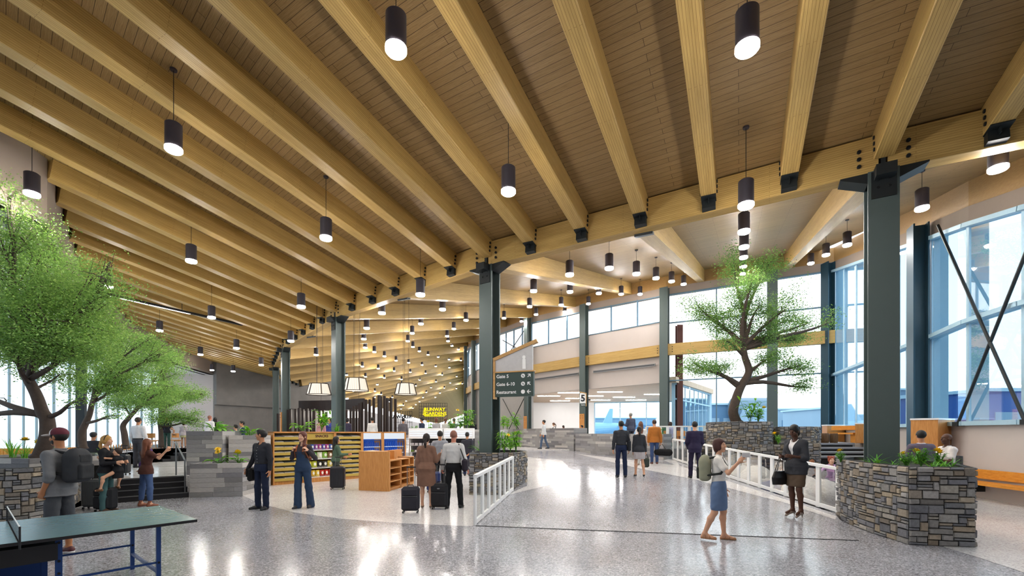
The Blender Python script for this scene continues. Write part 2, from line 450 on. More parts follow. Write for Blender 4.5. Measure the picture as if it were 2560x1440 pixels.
def child_box(o, name, boxes, mat, cyls=()):
    m = MB()
    for c, d in boxes: m.box(c, d)
    for p0, p1, r in cyls: m.cyl(p0, p1, r, 10)
    return m.build(name, mat, o)
BOLTM = None
def bolts(parent, pts, axis='Y', r=.035, l=.035):
    """round bolt heads, each a part, sharing one mesh; axis = local axis they stick out along"""
    global BOLTM
    if BOLTM is None:
        m = MB(); m.lathe([(.001, -.5), (1, -.5), (1, .35), (.8, .5), (.001, .5)], 10); o = m.build('bolt', M_bolt, parent); BOLTM = o.data; bpy.data.objects.remove(o)
    for p in pts:
        o = bpy.data.objects.new('bolt', BOLTM); COL.objects.link(o); o.parent = parent; o.location = p; o.scale = (r, r, l)
        o.rotation_euler = (PI/2, 0, 0) if axis == 'Y' else (0, 0, 0)
for i in range(0, 6):
    a, b = GC[i].copy(), GC[i+1].copy()
    if i == 0: a = gpt(-3.6)
    e = (b-a).normalized()
    aa, bb = a+e*.06, b-e*.06
    o = beam_obj('valley_girder', v3(aa, ZG), v3(bb, ZG), .32, .68,
                 ['timber girder running off to the right from the nearest steel column', 'timber girder between the nearest steel column and the one with the gate sign',
                  'timber girder from the gate sign column to the third steel column', 'timber girder from the third to the fourth steel column'][i] if i < 4 else
                 'timber valley girder at the '+ordw(i)+' bay deep in the hall', 'roof girder', 'girders along the roof valley')
kb = 0
for k in range(-4, 37):
    g = gpt(k); smax = 15.5
    h = hit(g, -D2, LW)
    if h: smax = min(smax, h)
    gd = gdir(k) if k % 6 else ((gdir(k)+gdir(k-1))/2).normalized()
    off = .18/abs(cross2(gd, D2))
    a = v3(g-D2*off, ZG+.2+SL*off); b = v3(g-D2*(smax), ZG+.2+SL*smax)
    lab = ('sloping timber roof beam resting on the nearest steel column' if k == 0 else 'sloping timber roof beam ending on the gate sign column' if k == 6 else
           'sloping timber roof beam, %s to the right of the nearest steel column' % ordw(-k-1) if k < 0 else
           'sloping timber roof beam, %s to the left of the nearest steel column' % ordw(k-1) if k < 6 else
           'sloping timber roof beam, %s to the left of the gate sign column' % ordw(k-7))
    o = beam_obj('roof_beam', a, b, .31, .50, lab, 'roof beam', 'sloping timber beams over the near side of the hall')
    if k % 6:
        child_box(o, 'hanger_bracket', [((.02, 0, -.1), (.16, .27, .2)), ((.1, 0, -.012), (.3, .3, .02)), ((.06, 0, -.07), (.26, .012, .12))], M_steelD)
    bolts(o, [(.12, sg*.16, z) for z in (.12, .24, .36) for sg in (-1, 1)])
for k in range(-3, 175, 3):
    g = gpt(k); so = hit(g, D2, OW)
    if not so: continue
    off = .17
    a = v3(g+D2*off, ZG-.03+SO*off); b = v3(g+D2*(so-.05), ZG-.03+SO*(so-.05))
    lab = ('wide timber beam rising from the nearest steel column to the window wall' if k == 0 else
           'wide timber beam rising from the valley girder to the window wall, %s from the nearest column' % ordw(abs(k)//3) if k > 0 else 'wide timber beam right of the nearest column towards the right window wall')
    if k > 0: lab = 'wide timber beam of the outer roof, %s to the left of the nearest column' % ordw(k//3-1)
    o = beam_obj('outer_roof_beam', a, b, .40, .70, lab, 'roof beam', 'wide timber beams of the outer roof')
    if k % 6: child_box(o, 'hanger_bracket', [((.03, 0, -.02), (.2, .44, .06))], M_steelD)
# ---- decks
def deck(name, ks, fn_s, sgn, z0, slope):
    vs, fs, uv = [], [], []; u = 0
    for j, (k0, k1) in enumerate(zip(ks, ks[1:])):
        p0, p1 = gpt(k0+1e-6), gpt(k1-1e-6); s0, s1 = fn_s(k0), fn_s(k1)
        if s0 is None or s1 is None: continue
        q = [(p0, 0), (p0+D2*sgn*s0, s0), (p1+D2*sgn*s1, s1), (p1, 0)]; n = len(vs)
        L = (p1-p0).length
        for (p, s_) in q: vs.append((p.x, p.y, z0+slope*s_))
        for (p, s_) in q: vs.append((p.x, p.y, z0+slope*s_+.25))
        uv += [(u, 0), (u, s0), (u+L, s1), (u+L, 0)]*2
        u += L
        fs += [(n, n+1, n+2, n+3), (n+7, n+6, n+5, n+4), (n+1, n+5, n+6, n+2)]
    m = MB(); m.add(vs, fs); return struct(m.build(name, M_deck, uvs=uv))
def sl(k):
    h = hit(gpt(k), -D2, LW); return min(15.5, h) if h else 15.5
deck('ceiling_near', list(range(-4, 38)), sl, -1, DECKL, SL)
deck('ceiling_outer', list(range(-3, 176)), lambda k: hit(gpt(k), D2, OW), 1, DECKO, SO)
# ---- steel columns of the valley
def steel_column(p, yaw, z0, z1, label, flange=.46, depth=.42, head=True, guard=None, cat='column', group=None, name='steel_column', mat=None):
    t = thing(name, label, cat, (p[0], p[1], z0), yaw, group)
    H = z1-z0; th = .045
    m = MB(); m.box((0, -depth/2+th/2, H/2), (flange, th, H)); m.box((0, depth/2-th/2, H/2), (flange, th, H)); m.box((0, 0, H/2), (.06, depth-2*th, H))
    m.build('shaft', mat or M_steel, t)
    if head:
        m = MB(); m.box((0, -depth/2-.012, H-.28), (flange*.8, .024, .5)); m.box((0, depth/2+.012, H-.28), (flange*.8, .024, .5)); m.build('splice_plate', M_steelD, t)
        m = MB()
        for sx in (-1, 1):
            m.add([(sx*flange/2, -.17, H-.2), (sx*flange/2, .17, H-.2), (sx*(flange/2+.42), .17, H-.03), (sx*(flange/2+.42), -.17, H-.03),
                   (sx*flange/2, -.17, H), (sx*flange/2, .17, H), (sx*(flange/2+.42), .17, H), (sx*(flange/2+.42), -.17, H)],
                  [(0, 1, 2, 3), (7, 6, 5, 4), (0, 3, 7, 4), (1, 5, 6, 2), (2, 6, 7, 3), (0, 4, 5, 1)])
        m.box((0, -.3, H-.1), (.3, .3, .2)); m.build('beam_seat', M_steelD, t)
        m = MB(); m.box((0, 0, H+.33), (.07, .36, .66)); m.build('knife_plate', M_steelD, t)
        bolts(t, [(sx*.36, -.17, H+z) for sx in (-1, 1) for z in (.16, .30, .44)])
        bolts(t, [(dx, sy*(depth/2+.028), H+z) for sy in (-1, 1) for dx in (-.085, .085) for z in (-.2, -.34)], 'Y', .022, .03)
    if guard:
        m = MB(); m.bbox((0, -depth/2-.03, guard/2), (flange*.85, .06, guard), .01); g = m.build('timber_guard', M_oak, t)
        bolts(g, [(x, -depth/2-.06, z) for z in (guard-.15, guard-.3, .3, .15) for x in (-.1, .1)], 'Y', .024, .02)
    return t
LABC = ['nearest steel column rising from the right stone planter', 'steel column with the gate direction sign in the middle stone planter',
        'third steel column standing behind the newspaper shelves', 'fourth steel column with a bolted timber guard left of the dark slat screen',
        'fifth steel column half hidden by the one with the timber guard', 'sixth steel column in front of the charcoal wall', 'seventh steel column deep in the hall']
for i in range(1, 8):
    e = ((GC[i+1]-GC[i]).normalized()+(GC[i]-GC[i-1]).normalized()).normalized()
    yaw = math.atan2(-e.y, -e.x)
    steel_column(GC[i], yaw, 0.0 if i > 2 else (0.25 if i == 2 else .3), ZG, LABC[i-1], guard=2.95 if i == 4 else None, group='steel columns along the roof valley')
# ---- left wall band, alcove soffit and glass
def offs(poly, dist):
    out = []
    for i, p in enumerate(poly):
        e = (poly[min(i+1, len(poly)-1)]-poly[max(i-1, 0)]).normalized(); out.append(p+Vector((-e.y, e.x))*dist)
    return out
def wallstrip(name, poly, zf0, zf1, th, mat, side=1):
    """vertical wall of thickness th along a plan polyline (thickness to the given side)"""
    m = MB(); q = offs(poly, th*side)
    for i in range(len(poly)-1):
        a, b, c, d = poly[i], poly[i+1], q[i+1], q[i]
        f0 = (lambda p: zf0) if not callable(zf0) else zf0
        f1 = (lambda p: zf1) if not callable(zf1) else zf1
        vs = [v3(p, f0(r)) for p, r in ((a, a), (b, b), (c, b), (d, a))]+[v3(p, f1(r)) for p, r in ((a, a), (b, b), (c, b), (d, a))]
        m.add(vs, [(3, 2, 1, 0), (4, 5, 6, 7), (0, 1, 5, 4), (1, 2, 6, 5), (2, 3, 7, 6), (3, 0, 4, 7)])
    return m.build(name, mat)
LG = offs(LW, 4.0); LG[0] = Vector((-15.3, -9.)); LG[1] = Vector((-15.3, 12.2))
LWc = [p for p in LW[:6]]
endp = LW[4].lerp(LW[5], .62); LWc = LW[:5]+[endp]; LGe = LG[4].lerp(LG[5], .62); LGc = LG[:5]+[LGe]
struct(wallstrip('wall_left_upper', LWc, 6.9, lambda p: deckz(p.x+.05, p.y)+.05, .3, M_taupe))
m = MB()
for i in range(len(LWc)-1):
    a, b, c, d = LWc[i], LWc[i+1], LGc[i+1], LGc[i]
    vs = [v3(p, 6.9) for p in (a, b, c, d)]+[v3(p, 7.05) for p in (a, b, c, d)]
    m.add(vs, [(3, 2, 1, 0), (4, 5, 6, 7), (0, 1, 5, 4), (1, 2, 6, 5), (2, 3, 7, 6), (3, 0, 4, 7)])
struct(m.build('ceiling_left_alcove', M_whitew))
m = MB()
for i in range(len(LWc)-1):
    e = (LWc[i+1]-LWc[i]).normalized(); n = Vector((-e.y, e.x))
    m.bar(v3(LWc[i]+n*.7, 6.88), v3(LWc[i+1]+n*.7, 6.88), .16, .03)
struct(m.build('trim_alcove_slot', M_black))
def glazing(idx, poly, z0, z1, step, zs, wd, dp, glass, mull, zfun=None, fins=None, finw=.0):
    """window: panes (one mesh), mullions and transoms as parts"""
    t = thing('window_%d' % idx, '', '', v3(poly[0], z0)); del t['label']; del t['category']; t['kind'] = 'structure'
    zt = zfun or (lambda p: z1)
    m = MB()
    for a, b in zip(poly, poly[1:]): m.add([v3(a, z0), v3(b, z0), v3(b, zt(b)), v3(a, zt(a))], [(0, 1, 2, 3)])
    m.build('panes', glass, t, world=True)
    mm = MB(); tt = MB()
    for a, b in zip(poly, poly[1:]):
        L = (b-a).length; e = (b-a).normalized(); n = max(1, round(L/step)); yaw = math.atan2(e.y, e.x)
        nv = Vector((-e.y, e.x)); nv = nv if nv.dot(a) > 0 else -nv
        for j in range(n+1):
            p = a.lerp(b, j/n)+nv*(dp/2-.02); zz = zt(p); mm.box((p.x, p.y, (z0+zz)/2), (wd, dp, zz-z0), yaw)
        for z in zs:
            if z is None: continue
            tt.bar(v3(a, z), v3(b, z), dp*.8, wd)
        tt.bar(v3(a, z0+wd/2), v3(b, z0+wd/2), dp*.8, wd); tt.bar(v3(a, zt(a)-wd/2), v3(b, zt(b)-wd/2), dp*.8, wd)
    mm.build('mullions', mull, t, world=True); tt.build('transoms', mull, t, world=True)
    return t
glazing(1, LGc, .5, 6.9, 1.5, [], .26, .10, frosted('frosted_side_glass', 'e3eef5'), M_mullL)
for px_ in (203, 0):
    h_ = hit(Vector((0, 0)), Vector((xat(px_, 1), 1)), LGc) if px_ else None; q = Vector((xat(px_, 1), 1))*(h_-.35) if h_ else LGe+(endp-LGe)*.08-D2*.3; m = MB(); m.box((q.x, q.y, 3.7), (.42, .42, 6.4), .5); struct(m.build('trim_glass_post', M_steelD))
struct(wallstrip('wall_left_sill', LGc, 0, .5, .3, M_beige))
struct(wallstrip('wall_alcove_end', [endp, LGe], 0, 8.3, .3, M_beige, -1))
# dark wall across the hall
wa = endp; wb = endp+D2*13.6
struct(wallstrip('wall_far_dark', [wa, wb], 4.25, lambda p: 11.4 if p is wb else 8.6, .5, M_dark, -1))
wa2, wb2 = wa, wb
struct(wallstrip('wall_far_dark_lower', [wa2, wa2+D2*9.5], 0, 4.25, .2, M_dark, -1))
struct(wallstrip('wall_far_pale_lower', [wa2+D2*9.5, wb2], 0, 4.25, .2, M_beige, -1))
# ---- outer facade
def offO(poly, d): return offs(poly, d)
def rz_(p): return DECKO+SO*s_of(p.x, p.y)
RW = OW[:7]                       # right window wall
FW = OW[6:9]                      # window wall behind the tree
BW = OW[8:11]                     # gate 5 opening
CW = OW[10:14]; HW = OW[13:]
def inpt(p, q, d=.0): return p
struct(wallstrip('trim_facade_fascia', OW, lambda p: rz_(p)-1.22, lambda p: rz_(p)-.70, .25, M_taupe, -1))
struct(wallstrip('trim_facade_edge_timber', OW, lambda p: rz_(p)-.71, lambda p: rz_(p)+.05, .25, woodgrain('edge_timber', '8d6c40', '987748', 'a48352', (3, 3, 14)), -1))
struct(wallstrip('wall_right_knee', RW, 0, 1.95, .35, M_beige, -1))
glazing(2, RW, 1.95, 0, 1.55, [4.86], .12, .42, M_glassB, M_mullL, zfun=lambda p: rz_(p)-1.17)
glazing(3, FW, .8, 0, 2.6, [5.0, 8.6], .07, .16, M_glass, M_mull, zfun=lambda p: rz_(p)-1.17)
glazing(4, BW, 8.72, 0, 2.0, [], .06, .12, M_glass, M_mull, zfun=lambda p: rz_(p)-1.17)
glazing(5, CW, 8.72, 0, 2.0, [], .06, .12, M_glass, M_mull, zfun=lambda p: rz_(p)-1.17)
glazing(6, HW, 8.72, 0, 2.5, [], .06, .12, M_glass, M_mull, zfun=lambda p: rz_(p)-1.17)
struct(wallstrip('wall_gate_upper', OW[8:], 7.0, 8.72, .2, M_beige, -1))
struct(wallstrip('wall_gate_lower', OW[8:11], 4.9, 7.0, .2, M_beige, -1))
struct(wallstrip('wall_hall_lower', OW[10:], .0, 7.0, .2, plain('grey_concrete', '9b9895', .85, 0, .07, 3), -1))
# timber rails along the facade
nn = 0
for i in range(7, 15):
    a, b = OW[i-1], OW[i]
    if i == 7 or i == 8:
        lab = ['', 'honey timber rail across the window wall at its right end', 'honey timber rail across the window wall behind the tree'][i-6]
    else: lab = 'honey timber rail across the beige wall, %s bay left of the tree' % ordw(i-9)
    e = (b-a).normalized(); n = Vector((e.y, -e.x)); n = n if n.dot(-Vector((a.x, a.y))) > 0 else -n
    if n.dot(Vector((0, 0))-a) < 0: n = -n
    o = beam_obj('timber_rail', v3(a+n*.2, 6.55), v3(b+n*.2, 6.55), .28, .70, lab, 'timber rail', 'timber rails along the facade')
    L = (b-a).length
    bolts(o, [(x, sg*.145, z) for x in (.4, L-.4) for z in (.2, .35, .5) for sg in (-1, 1)], 'Y', .03, .03)
FL = {4: 'dark steel column at the right window wall behind the wooden podium', 6: 'dark steel column at the corner of the window walls', 7: 'steel column behind the tree by the window wall',
      8: 'steel column between the tree and the gate five opening', 9: 'steel column carrying the gate five sign', 10: 'steel column with timber guard right of the gate direction sign',
      12: 'far steel column just left of the gate sign column', 13: 'farthest steel column visible left of the gate sign column'}
for i, lab in FL.items():
    p = OW[i]; e = (OW[i+1]-OW[i-1]).normalized(); yaw = math.atan2(-e.y, -e.x)
    n = Vector((e.y, -e.x));
    if n.dot(-p) < 0: n = -n
    q = p+n*.35
    zb = 0 if i in (4,) else .8
    steel_column(q, yaw, zb, rz_(q)-.75, lab, .5, .42, head=False, guard=(2.3 if i in (9, 10, 12, 13) else None), group='steel columns along the facade',
                 mat=plain('navy_steel', '24404e', .4, .2, .06, 3) if i in (4, 6) else None)
# linear air slots on the beige wall
for i, lab in ((8, 'long dark air slot on the beige wall right of the gate five sign'), (9, 'long dark air slot on the beige wall left of the gate five sign')):
    a, b = OW[i], OW[i+1]; e = (b-a).normalized(); n = Vector((e.y, -e.x)); n = n if n.dot(-a) > 0 else -n
    m = MB(); m.bar(v3(a+e*.6+n*.23, 6.05), v3(b-e*.7+n*.23, 6.05), .06, .16); o = tag(m.build('air_slot', M_grey), lab, 'air vent', 'air slots')
    m = MB(); m.bar(v3(a+e*.65+n*.262, 6.05), v3(b-e*.75+n*.262, 6.05), .012, .05); m.build('louvre', M_black, o, world=True)
# cross braces
def brace(p0, p1, z0, z1, label, off=.35, r=.035, z1b=None):
    e = (p1-p0).normalized(); n = Vector((e.y, -e.x)); n = n if n.dot(-p0) > 0 else -n
    a, b = p0+n*off, p1+n*off
    t = thing('cross_brace', label, 'steel brace', v3((a+b)/2, z0), 0, 'cross braces')
    for q, w, zz in ((a, b, z1b or z1), (b, a, z1)):
        m = MB(); m.tube([v3(q, z0), v3(w, zz)], r, 8); m.build('rod', M_steelD, t, world=True)
    m = MB(); c = (a+b)/2; m.ell(v3(c, (z0*2+z1+(z1b or z1))/4), (r*2.2, r*2.2, r*2.2)); m.build('joint', M_steelD, t, world=True)
brace(OW[10].lerp(OW[12], .02), OW[10].lerp(OW[12], .38), .9, 4.9, 'thin steel cross brace at floor level right of the gate sign column')
brace(OW[10].lerp(OW[12], .02), OW[10].lerp(OW[12], .38), 8.3, 10.4, 'thin steel cross brace in front of the high windows above the gate sign')
t = thing('cross_brace', 'big black cross brace in front of the right window wall', 'steel brace', (12.4, 11.8, 1.95), 0, 'cross braces')
for q, w in (((12.95, 13.5, 8.06), (11.9, 10.27, 1.95)), ((12.68, 12.65, 1.95), (11.69, 9.6, 7.1))):
    m = MB(); m.tube([q, w], .04, 8); m.build('rod', M_steelD, t, world=True)
    m = MB(); z_ = q if q[2] < 3 else w; m.box((z_[0]+.18, z_[1], 2.0), (.5, .16, .12)); m.build('foot_bracket', M_steelD, t, world=True)
struct(wallstrip('wall_back_added', [Vector((-15.4, -9.)), Vector((13, -9.)), Vector((13, 3.))], 0, 11., .3, M_beige, -1))  # unseen wall behind the viewer, added to cut the frontal daylight
# ---- floors
SEAM_A, SEAM_B = Vector((-.676, 8.34)), Vector((6.2, 7.10))
_sd = (SEAM_B-SEAM_A).normalized(); SEAM_N = Vector((-_sd.y, _sd.x))
def rampz(x, y): return max(0.0, min(.8, .043*SEAM_N.dot(Vector((x, y))-SEAM_A)))
def slab(name, poly, z, mat, th=.3):
    m = MB(); m.prism([tuple(p) for p in poly], z-th, z); return struct(m.build(name, mat))
slab('floor', [(-17, -10), (12, -10), (12.3, 10.6), (13.8, 14.4), (17.5, 24), (15.1, 25.4), (5.6, 32.2), (-3.7, 50), (-12, 120), (-27, 260), (-52, 260), (-40, 119), (-36, 60), (-33, 40), (-27, 30), (-19, 18), (-16, 12)], 0, M_floor)
def overlay(name, poly, zfn, mat, lift=.003, rect=False):
    """thin terrazzo field poured flush on top, triangulated as a fan of quads along y"""
    m = MB(); n = len(poly)
    m.add([(p[0], p[1], zfn(p[0], p[1])+lift) for p in poly], [tuple(range(n))]); return struct(m.build(name, mat))
arc = [gp(*q) for q in ((560, 1190), (575, 1218), (608, 1240), (640, 1254), (675, 1266), (740, 1282), (850, 1297), (1000, 1308), (1100, 1313), (1180, 1316))]
poly = [(p.x, p.y) for p in arc]+[(-.72, 8.55), (.0, 12.1), (.2, 12.6), (-.2, 16), (-4, 30), (-14, 30), (-14, 18)]
overlay('floor_pale_terrazzo', poly, lambda x, y: 0, M_floorL)
pr = [gp(*q) for q in ((2360, 1368), (2440, 1392), (2560, 1432))]
poly = [(p.x, p.y) for p in pr]+[(12.0, 5.2), (12.6, 12.), (9.2, 12.4), (8.0, 8.2)]
overlay('floor_pale_right', poly, lambda x, y: 0, M_floorL)
# ramp between the white railings, then the raised gate floor
RL = [(-.70, 8.36), (.02, 12.1), (.35, 13.9), (-.3, 18.), (-3., 24.), (-4.5, 34.)]
RR = [(5.60, 7.21), (6.62, 9.1), (6.8, 12.), (7.0, 16.), (7.25, 20.), (7.6, 26.)]
m = MB()
for (a, b), (c, d) in zip(zip(RL, RL[1:]), zip(RR, RR[1:])):
    for j in range(6):
        t0, t1 = j/6, (j+1)/6
        def L2(p, q, t): return (p[0]+(q[0]-p[0])*t, p[1]+(q[1]-p[1])*t)
        q4 = [L2(a, b, t0), L2(c, d, t0), L2(c, d, t1), L2(a, b, t1)]
        vs = [(x, y, rampz(x, y)+.004) for x, y in q4]+[(x, y, -.05) for x, y in q4]
        m.add(vs, [(0, 1, 2, 3), (0, 3, 7, 4), (1, 5, 6, 2)])
struct(m.build('floor_ramp', M_floor))
slab('floor_gate', [(-4.5, 34.), (-3., 25.5), (7.6, 25.5), (17.4, 23.6), (15.1, 25.4), (10.4, 28.1), (16.1, 36), (16.1, 46), (-3.5, 47)], .8, M_floorL, .8)
m = MB(); m.bar(v3(SEAM_A, .003), v3(Vector((5.62, 7.2)), .003), .018, .012); struct(m.build('trim_ramp_joint', M_black))
def ramp_field(name, pxs, mat, zz=None, lift=.008):
    """pale inlay on the ramp, outline found by walking down the view ray to the ramp surface"""
    pts = []
    for px, py in pxs:
        lo, hi = 4.0, 60.0
        for _ in range(50):
            Y = (lo+hi)/2; x = xat(px, Y)
            if zat(py, Y) > rampz(x, Y): lo = Y
            else: hi = Y
        pts.append((x, Y))
    m = MB(); m.add([(x, y, rampz(x, y)+lift) for x, y in pts], [tuple(range(len(pts)))]); return struct(m.build(name, mat))
ramp_field('floor_ramp_inlay', [(1262, 1240), (1320, 1226), (1400, 1207), (1412, 1196), (1420, 1165), (1405, 1152), (1318, 1143), (1318, 1215)], M_floorL)
ramp_field('floor_ramp_border', [(2092, 1292), (1960, 1248), (1826, 1205), (1700, 1165), (1690, 1152), (1640, 1140), (1540, 1128), (1400, 1117), (1320, 1112), (1310, 1118), (1440, 1135), (1600, 1172), (1740, 1200), (1960, 1257), (2088, 1300)], M_floorL)
# left platforms and steps
P1, P2 = .50, .86
EL = [gp(295, 1257), gp(472, 1243)]                                  # foot of the lower steps
ed = (EL[1]-EL[0]).normalized(); en = Vector((-ed.y, ed.x, 0))       # going up
slab('floor_platform', [(-15.3, 9.5)]+[tuple((EL[0]+en*1.05-ed*.6).xy), tuple((EL[1]+en*1.05).xy), (-8.4, 14.), (-10.5, 21.), (-14., 30), (-22, 30), (-15.3, 12.3)], P1, M_floorL, .5)
slab('floor_upper_platform', [tuple(gp(330, 1140, P1).xy), tuple(gp(470, 1152, P1).xy), (-9.9, 20), (-9.5, 28.), (-14, 40), (-27, 40), (-20, 26), (-15.3, 15.)], P2, M_floorL, .36)
st = thing('lower_steps', 'four black nosed steps up to the left platform behind the woman in brown', 'steps', EL[0].lerp(EL[1], .5))
for j in range(4):
    z = (j+1)*P1/4; a = EL[0]+en*(.3*j); b = EL[1]+en*(.3*j)
    m = MB(); m.add([*(Vector((p.x, p.y, 0)) for p in (a, b, b+en*.36, a+en*.36)), *(Vector((p.x, p.y, z)) for p in (a, b, b+en*.36, a+en*.36))],
                    [(3, 2, 1, 0), (4, 5, 6, 7), (0, 1, 5, 4), (1, 2, 6, 5), (2, 3, 7, 6), (3, 0, 4, 7)]); m.build('step', M_black, st, world=True)
    m = MB(); m.bar(Vector((a.x, a.y, z+.004)), Vector((b.x, b.y, z+.004)), .05, .02); m.build('nosing', plain('nosing_strip', '4a4a4e', .6), st, world=True)
U = [gp(330, 1145, P1), gp(468, 1152, P1)]; ud = (U[1]-U[0]).normalized(); un = Vector((-ud.y, ud.x, 0))
st = thing('upper_steps', 'black steps up to the upper platform with the cafe chairs', 'steps', U[0].lerp(U[1], .5))
for j in range(3):
    z0_, z = P1, P1+(j+1)*.36/3; a = U[0]+un*(.3*j-.95); b = U[1]+un*(.3*j-.95)
    m = MB(); m.add([*(Vector((p.x, p.y, z0_)) for p in (a, b, b+un*.36, a+un*.36)), *(Vector((p.x, p.y, z)) for p in (a, b, b+un*.36, a+un*.36))],
                    [(3, 2, 1, 0), (4, 5, 6, 7), (0, 1, 5, 4), (1, 2, 6, 5), (2, 3, 7, 6), (3, 0, 4, 7)]); m.build('step', M_black, st, world=True)
# gate lounge behind the opening
GB = [Vector(p) for p in ((-2.2, 46), (3.2, 46.2), (8.6, 46.2), (16, 44.))]
struct(wallstrip('wall_gate_back', GB[:3], .8, 4.9, .3, M_whitew, 1))
m = MB(); m.prism([tuple(OW[8]+Vector((.1, .1))), tuple(OW[9]+Vector((.1, .1))), tuple(OW[10]+Vector((.1, .1))), (-1, 43.5), (-2.2, 46.3), (8.6, 46.5), (16.3, 44.3), (16.3, 35.9), (10.2, 27.6)], 4.9, 5.25)
s = NT('lounge_ceiling'); c_ = s.ramp(s.noise(s.coords('Object', (1, 14, 1)), 2, 5), [(.3, 'a58a6e'), (.7, 'c9b299')]); s.bsdf(c_, .6); struct(m.build('ceiling_gate_lounge', s.m))
glazing(7, [GB[2], GB[3]], .8, 4.9, 2.4, [], .1, .15, M_glassB, M_mullL)
glazing(9, [GB[3], Vector((16, 36)), Vector((10.3, 28.1))], .8, 4.9, 1.2, [3.9], .08, .2, M_glassB, M_mullL)
# far end of the hall
struct(wallstrip('wall_far_end', [Vector((-50, 250)), Vector((-20, 250))], 0, 2.0, .3, M_beige))
glazing(8, [Vector((-50, 250)), Vector((-20, 250))], 2.0, 8.0, 3, [], .2, .2, M_glass, M_mull)
struct(wallstrip('wall_hall_left', [wb+Vector((-.4, .6)), Vector((-31, 75)), Vector((-36, 119)), Vector((-50, 250))], 0, 6.8, .3, M_beige, -1))
# ------------------------------------------------------------------ pendant lamps
def one(name, mb, mat):                     # a mesh block without an object
    o = mb.build(name, mat, None); me = o.data
    off = o.location.copy(); me.transform(Matrix.Translation(off)); bpy.data.objects.remove(o); return me
def inst(name, me, parent, loc=(0, 0, 0), scale=(1, 1, 1), rot=(0, 0, 0)):
    o = bpy.data.objects.new(name, me); COL.objects.link(o); o.parent = parent
    o.location = loc; o.scale = scale; o.rotation_euler = rot; return o
LD, LH = .27, .46
m = MB(); m.lathe([(LD/2, .012), (LD/2, LH-.02), (LD/2-.02, LH), (.001, LH)], 24); ME_house = one('housing', m, M_lamp); ME_house.shade_smooth()
try: ME_house.set_sharp_from_angle(angle=.6)
except Exception: pass
m = MB(); m.lathe([(.001, -.065), (LD/2-.05, -.062), (LD/2-.012, -.05), (LD/2+.004, -.03), (LD/2+.004, .012), (.001, .02)], 24); ME_diff = one('diffuser', m, M_glow)  # lit lens dropped below the housing, added to stand in for lamp bloom
m = MB(); m.cyl((0, 0, 0), (0, 0, 1), .006, 6); ME_cord = one('cord', m, M_cord)
m = MB(); m.lathe([(.001, -.03), (.055, -.03), (.06, 0), (.001, 0)], 14); ME_can = one('canopy', m, M_lamp)
def pendant(p, ztop, label, group, far=False):
    t = thing('pendant_lamp', label, 'pendant lamp', p, 0, group)
    inst('housing', ME_house, t); inst('diffuser', ME_diff, t)
    L = ztop-p[2]-LH
    if L > .02:
        inst('cord', ME_cord, t, (0, 0, LH), (1, 1, L))
        if not far: inst('canopy', ME_can, t, (0, 0, LH+L))
    return t
def lampray(px, py, off, lo, hi, left):
    best = None; prev = None
    Y = lo
    while Y < hi:
        x = xat(px, Y); s = s_of(x, Y); ok = (s < -.15) if left else (s > .3)
        f = zat(py, Y)-(deckz(x, Y)-off)
        if prev is not None and ok and prev < 0 <= f: best = Y; break
        prev = f if ok else None
        if prev is None and ok: prev = f
        Y += .05
    return best
LL = [(990, 122, 'lit black cylinder pendant at the top of the picture left of centre'), (434, 372, 'lit black cylinder pendant hanging between beams in the upper left'),
      (1868, 118, 'lit black cylinder pendant at the top of the picture nearest the viewer'), (1271, 478, 'lit black cylinder pendant in the middle of the near ceiling'),
      (815, 594, 'lit black cylinder pendant left of the picture middle, above the slat screen'), (478, 652, 'lit black cylinder pendant above the right edge of the left trees'),
      (80, 484, 'lit black cylinder pendant half hidden in the top of the nearest left tree'), (753, 766, 'lit black cylinder pendant left of the third steel column'),
      (529, 793, 'lit black cylinder pendant below the long ceiling slot at the left'), (399, 826, 'lit black cylinder pendant just above the second left tree'),
      (1865, 512, 'lit black cylinder pendant above the tree, largest of its vertical line'), (1051, 736, 'lit black cylinder pendant left of the gate sign column at the girder'),
      (727, 852, 'lit black cylinder pendant just right of the fourth steel column head'), (591, 870, 'lit black cylinder pendant above the charcoal wall, second from its left'),
      (501, 886, 'lit black cylinder pendant above the charcoal wall, nearest the left trees'), (270, 716, 'lit black cylinder pendant swallowed by leaves of the left tree'),
      (530, 925, 'small lit pendant against the charcoal wall, left one of the low pair'), (583, 928, 'small lit pendant against the charcoal wall, right one of the low pair'),
      (653, 912, 'small lit pendant left of the fifth steel column')]
for px, py, lab in LL:
    Y = lampray(px, py, 1.48, 2.5, 60, True)
    if Y is None: print('LAMP MISS L', px, py); continue
    x = xat(px, Y); pendant((x, Y, zat(py, Y)), deckz(x, Y), lab, 'pendant lamps under the near ceiling')
ROWS = [('row before the right window wall', [(2495, 420), (2305, 520), (2118, 612), (2065, 637), (2027, 658)]),
        ('line straight above the right tree', [(1860, 578), (1860, 617), (1859, 643), (1858, 666), (1857, 684)]),
        ('row just left of the tree', [(1424, 686), (1523, 670), (1591, 684), (1640, 695), (1679, 703), (1709, 710)]),
        ('row right above the gate sign', [(1334, 727), (1425, 729), (1497, 733), (1553, 735), (1600, 735)]),
        ('row below it towards the clerestory', [(1324, 766), (1403, 762), (1471, 759)]),
        ('short row above the slanted sign', [(1260, 795), (1340, 786), (1412, 779), (1304, 803), (1284, 817)])]
for nm, pts in ROWS:
    for i, (px, py) in enumerate(pts):
        Y = lampray(px, py, .92, 5, 90, False)
        if Y is None: print('LAMP MISS O', px, py); continue
        x = xat(px, Y); pendant((x, Y, zat(py, Y)), deckz(x, Y), 'lit pendant, %s from the front in the %s' % (ordw(i), nm), 'pendant lamps under the outer roof')
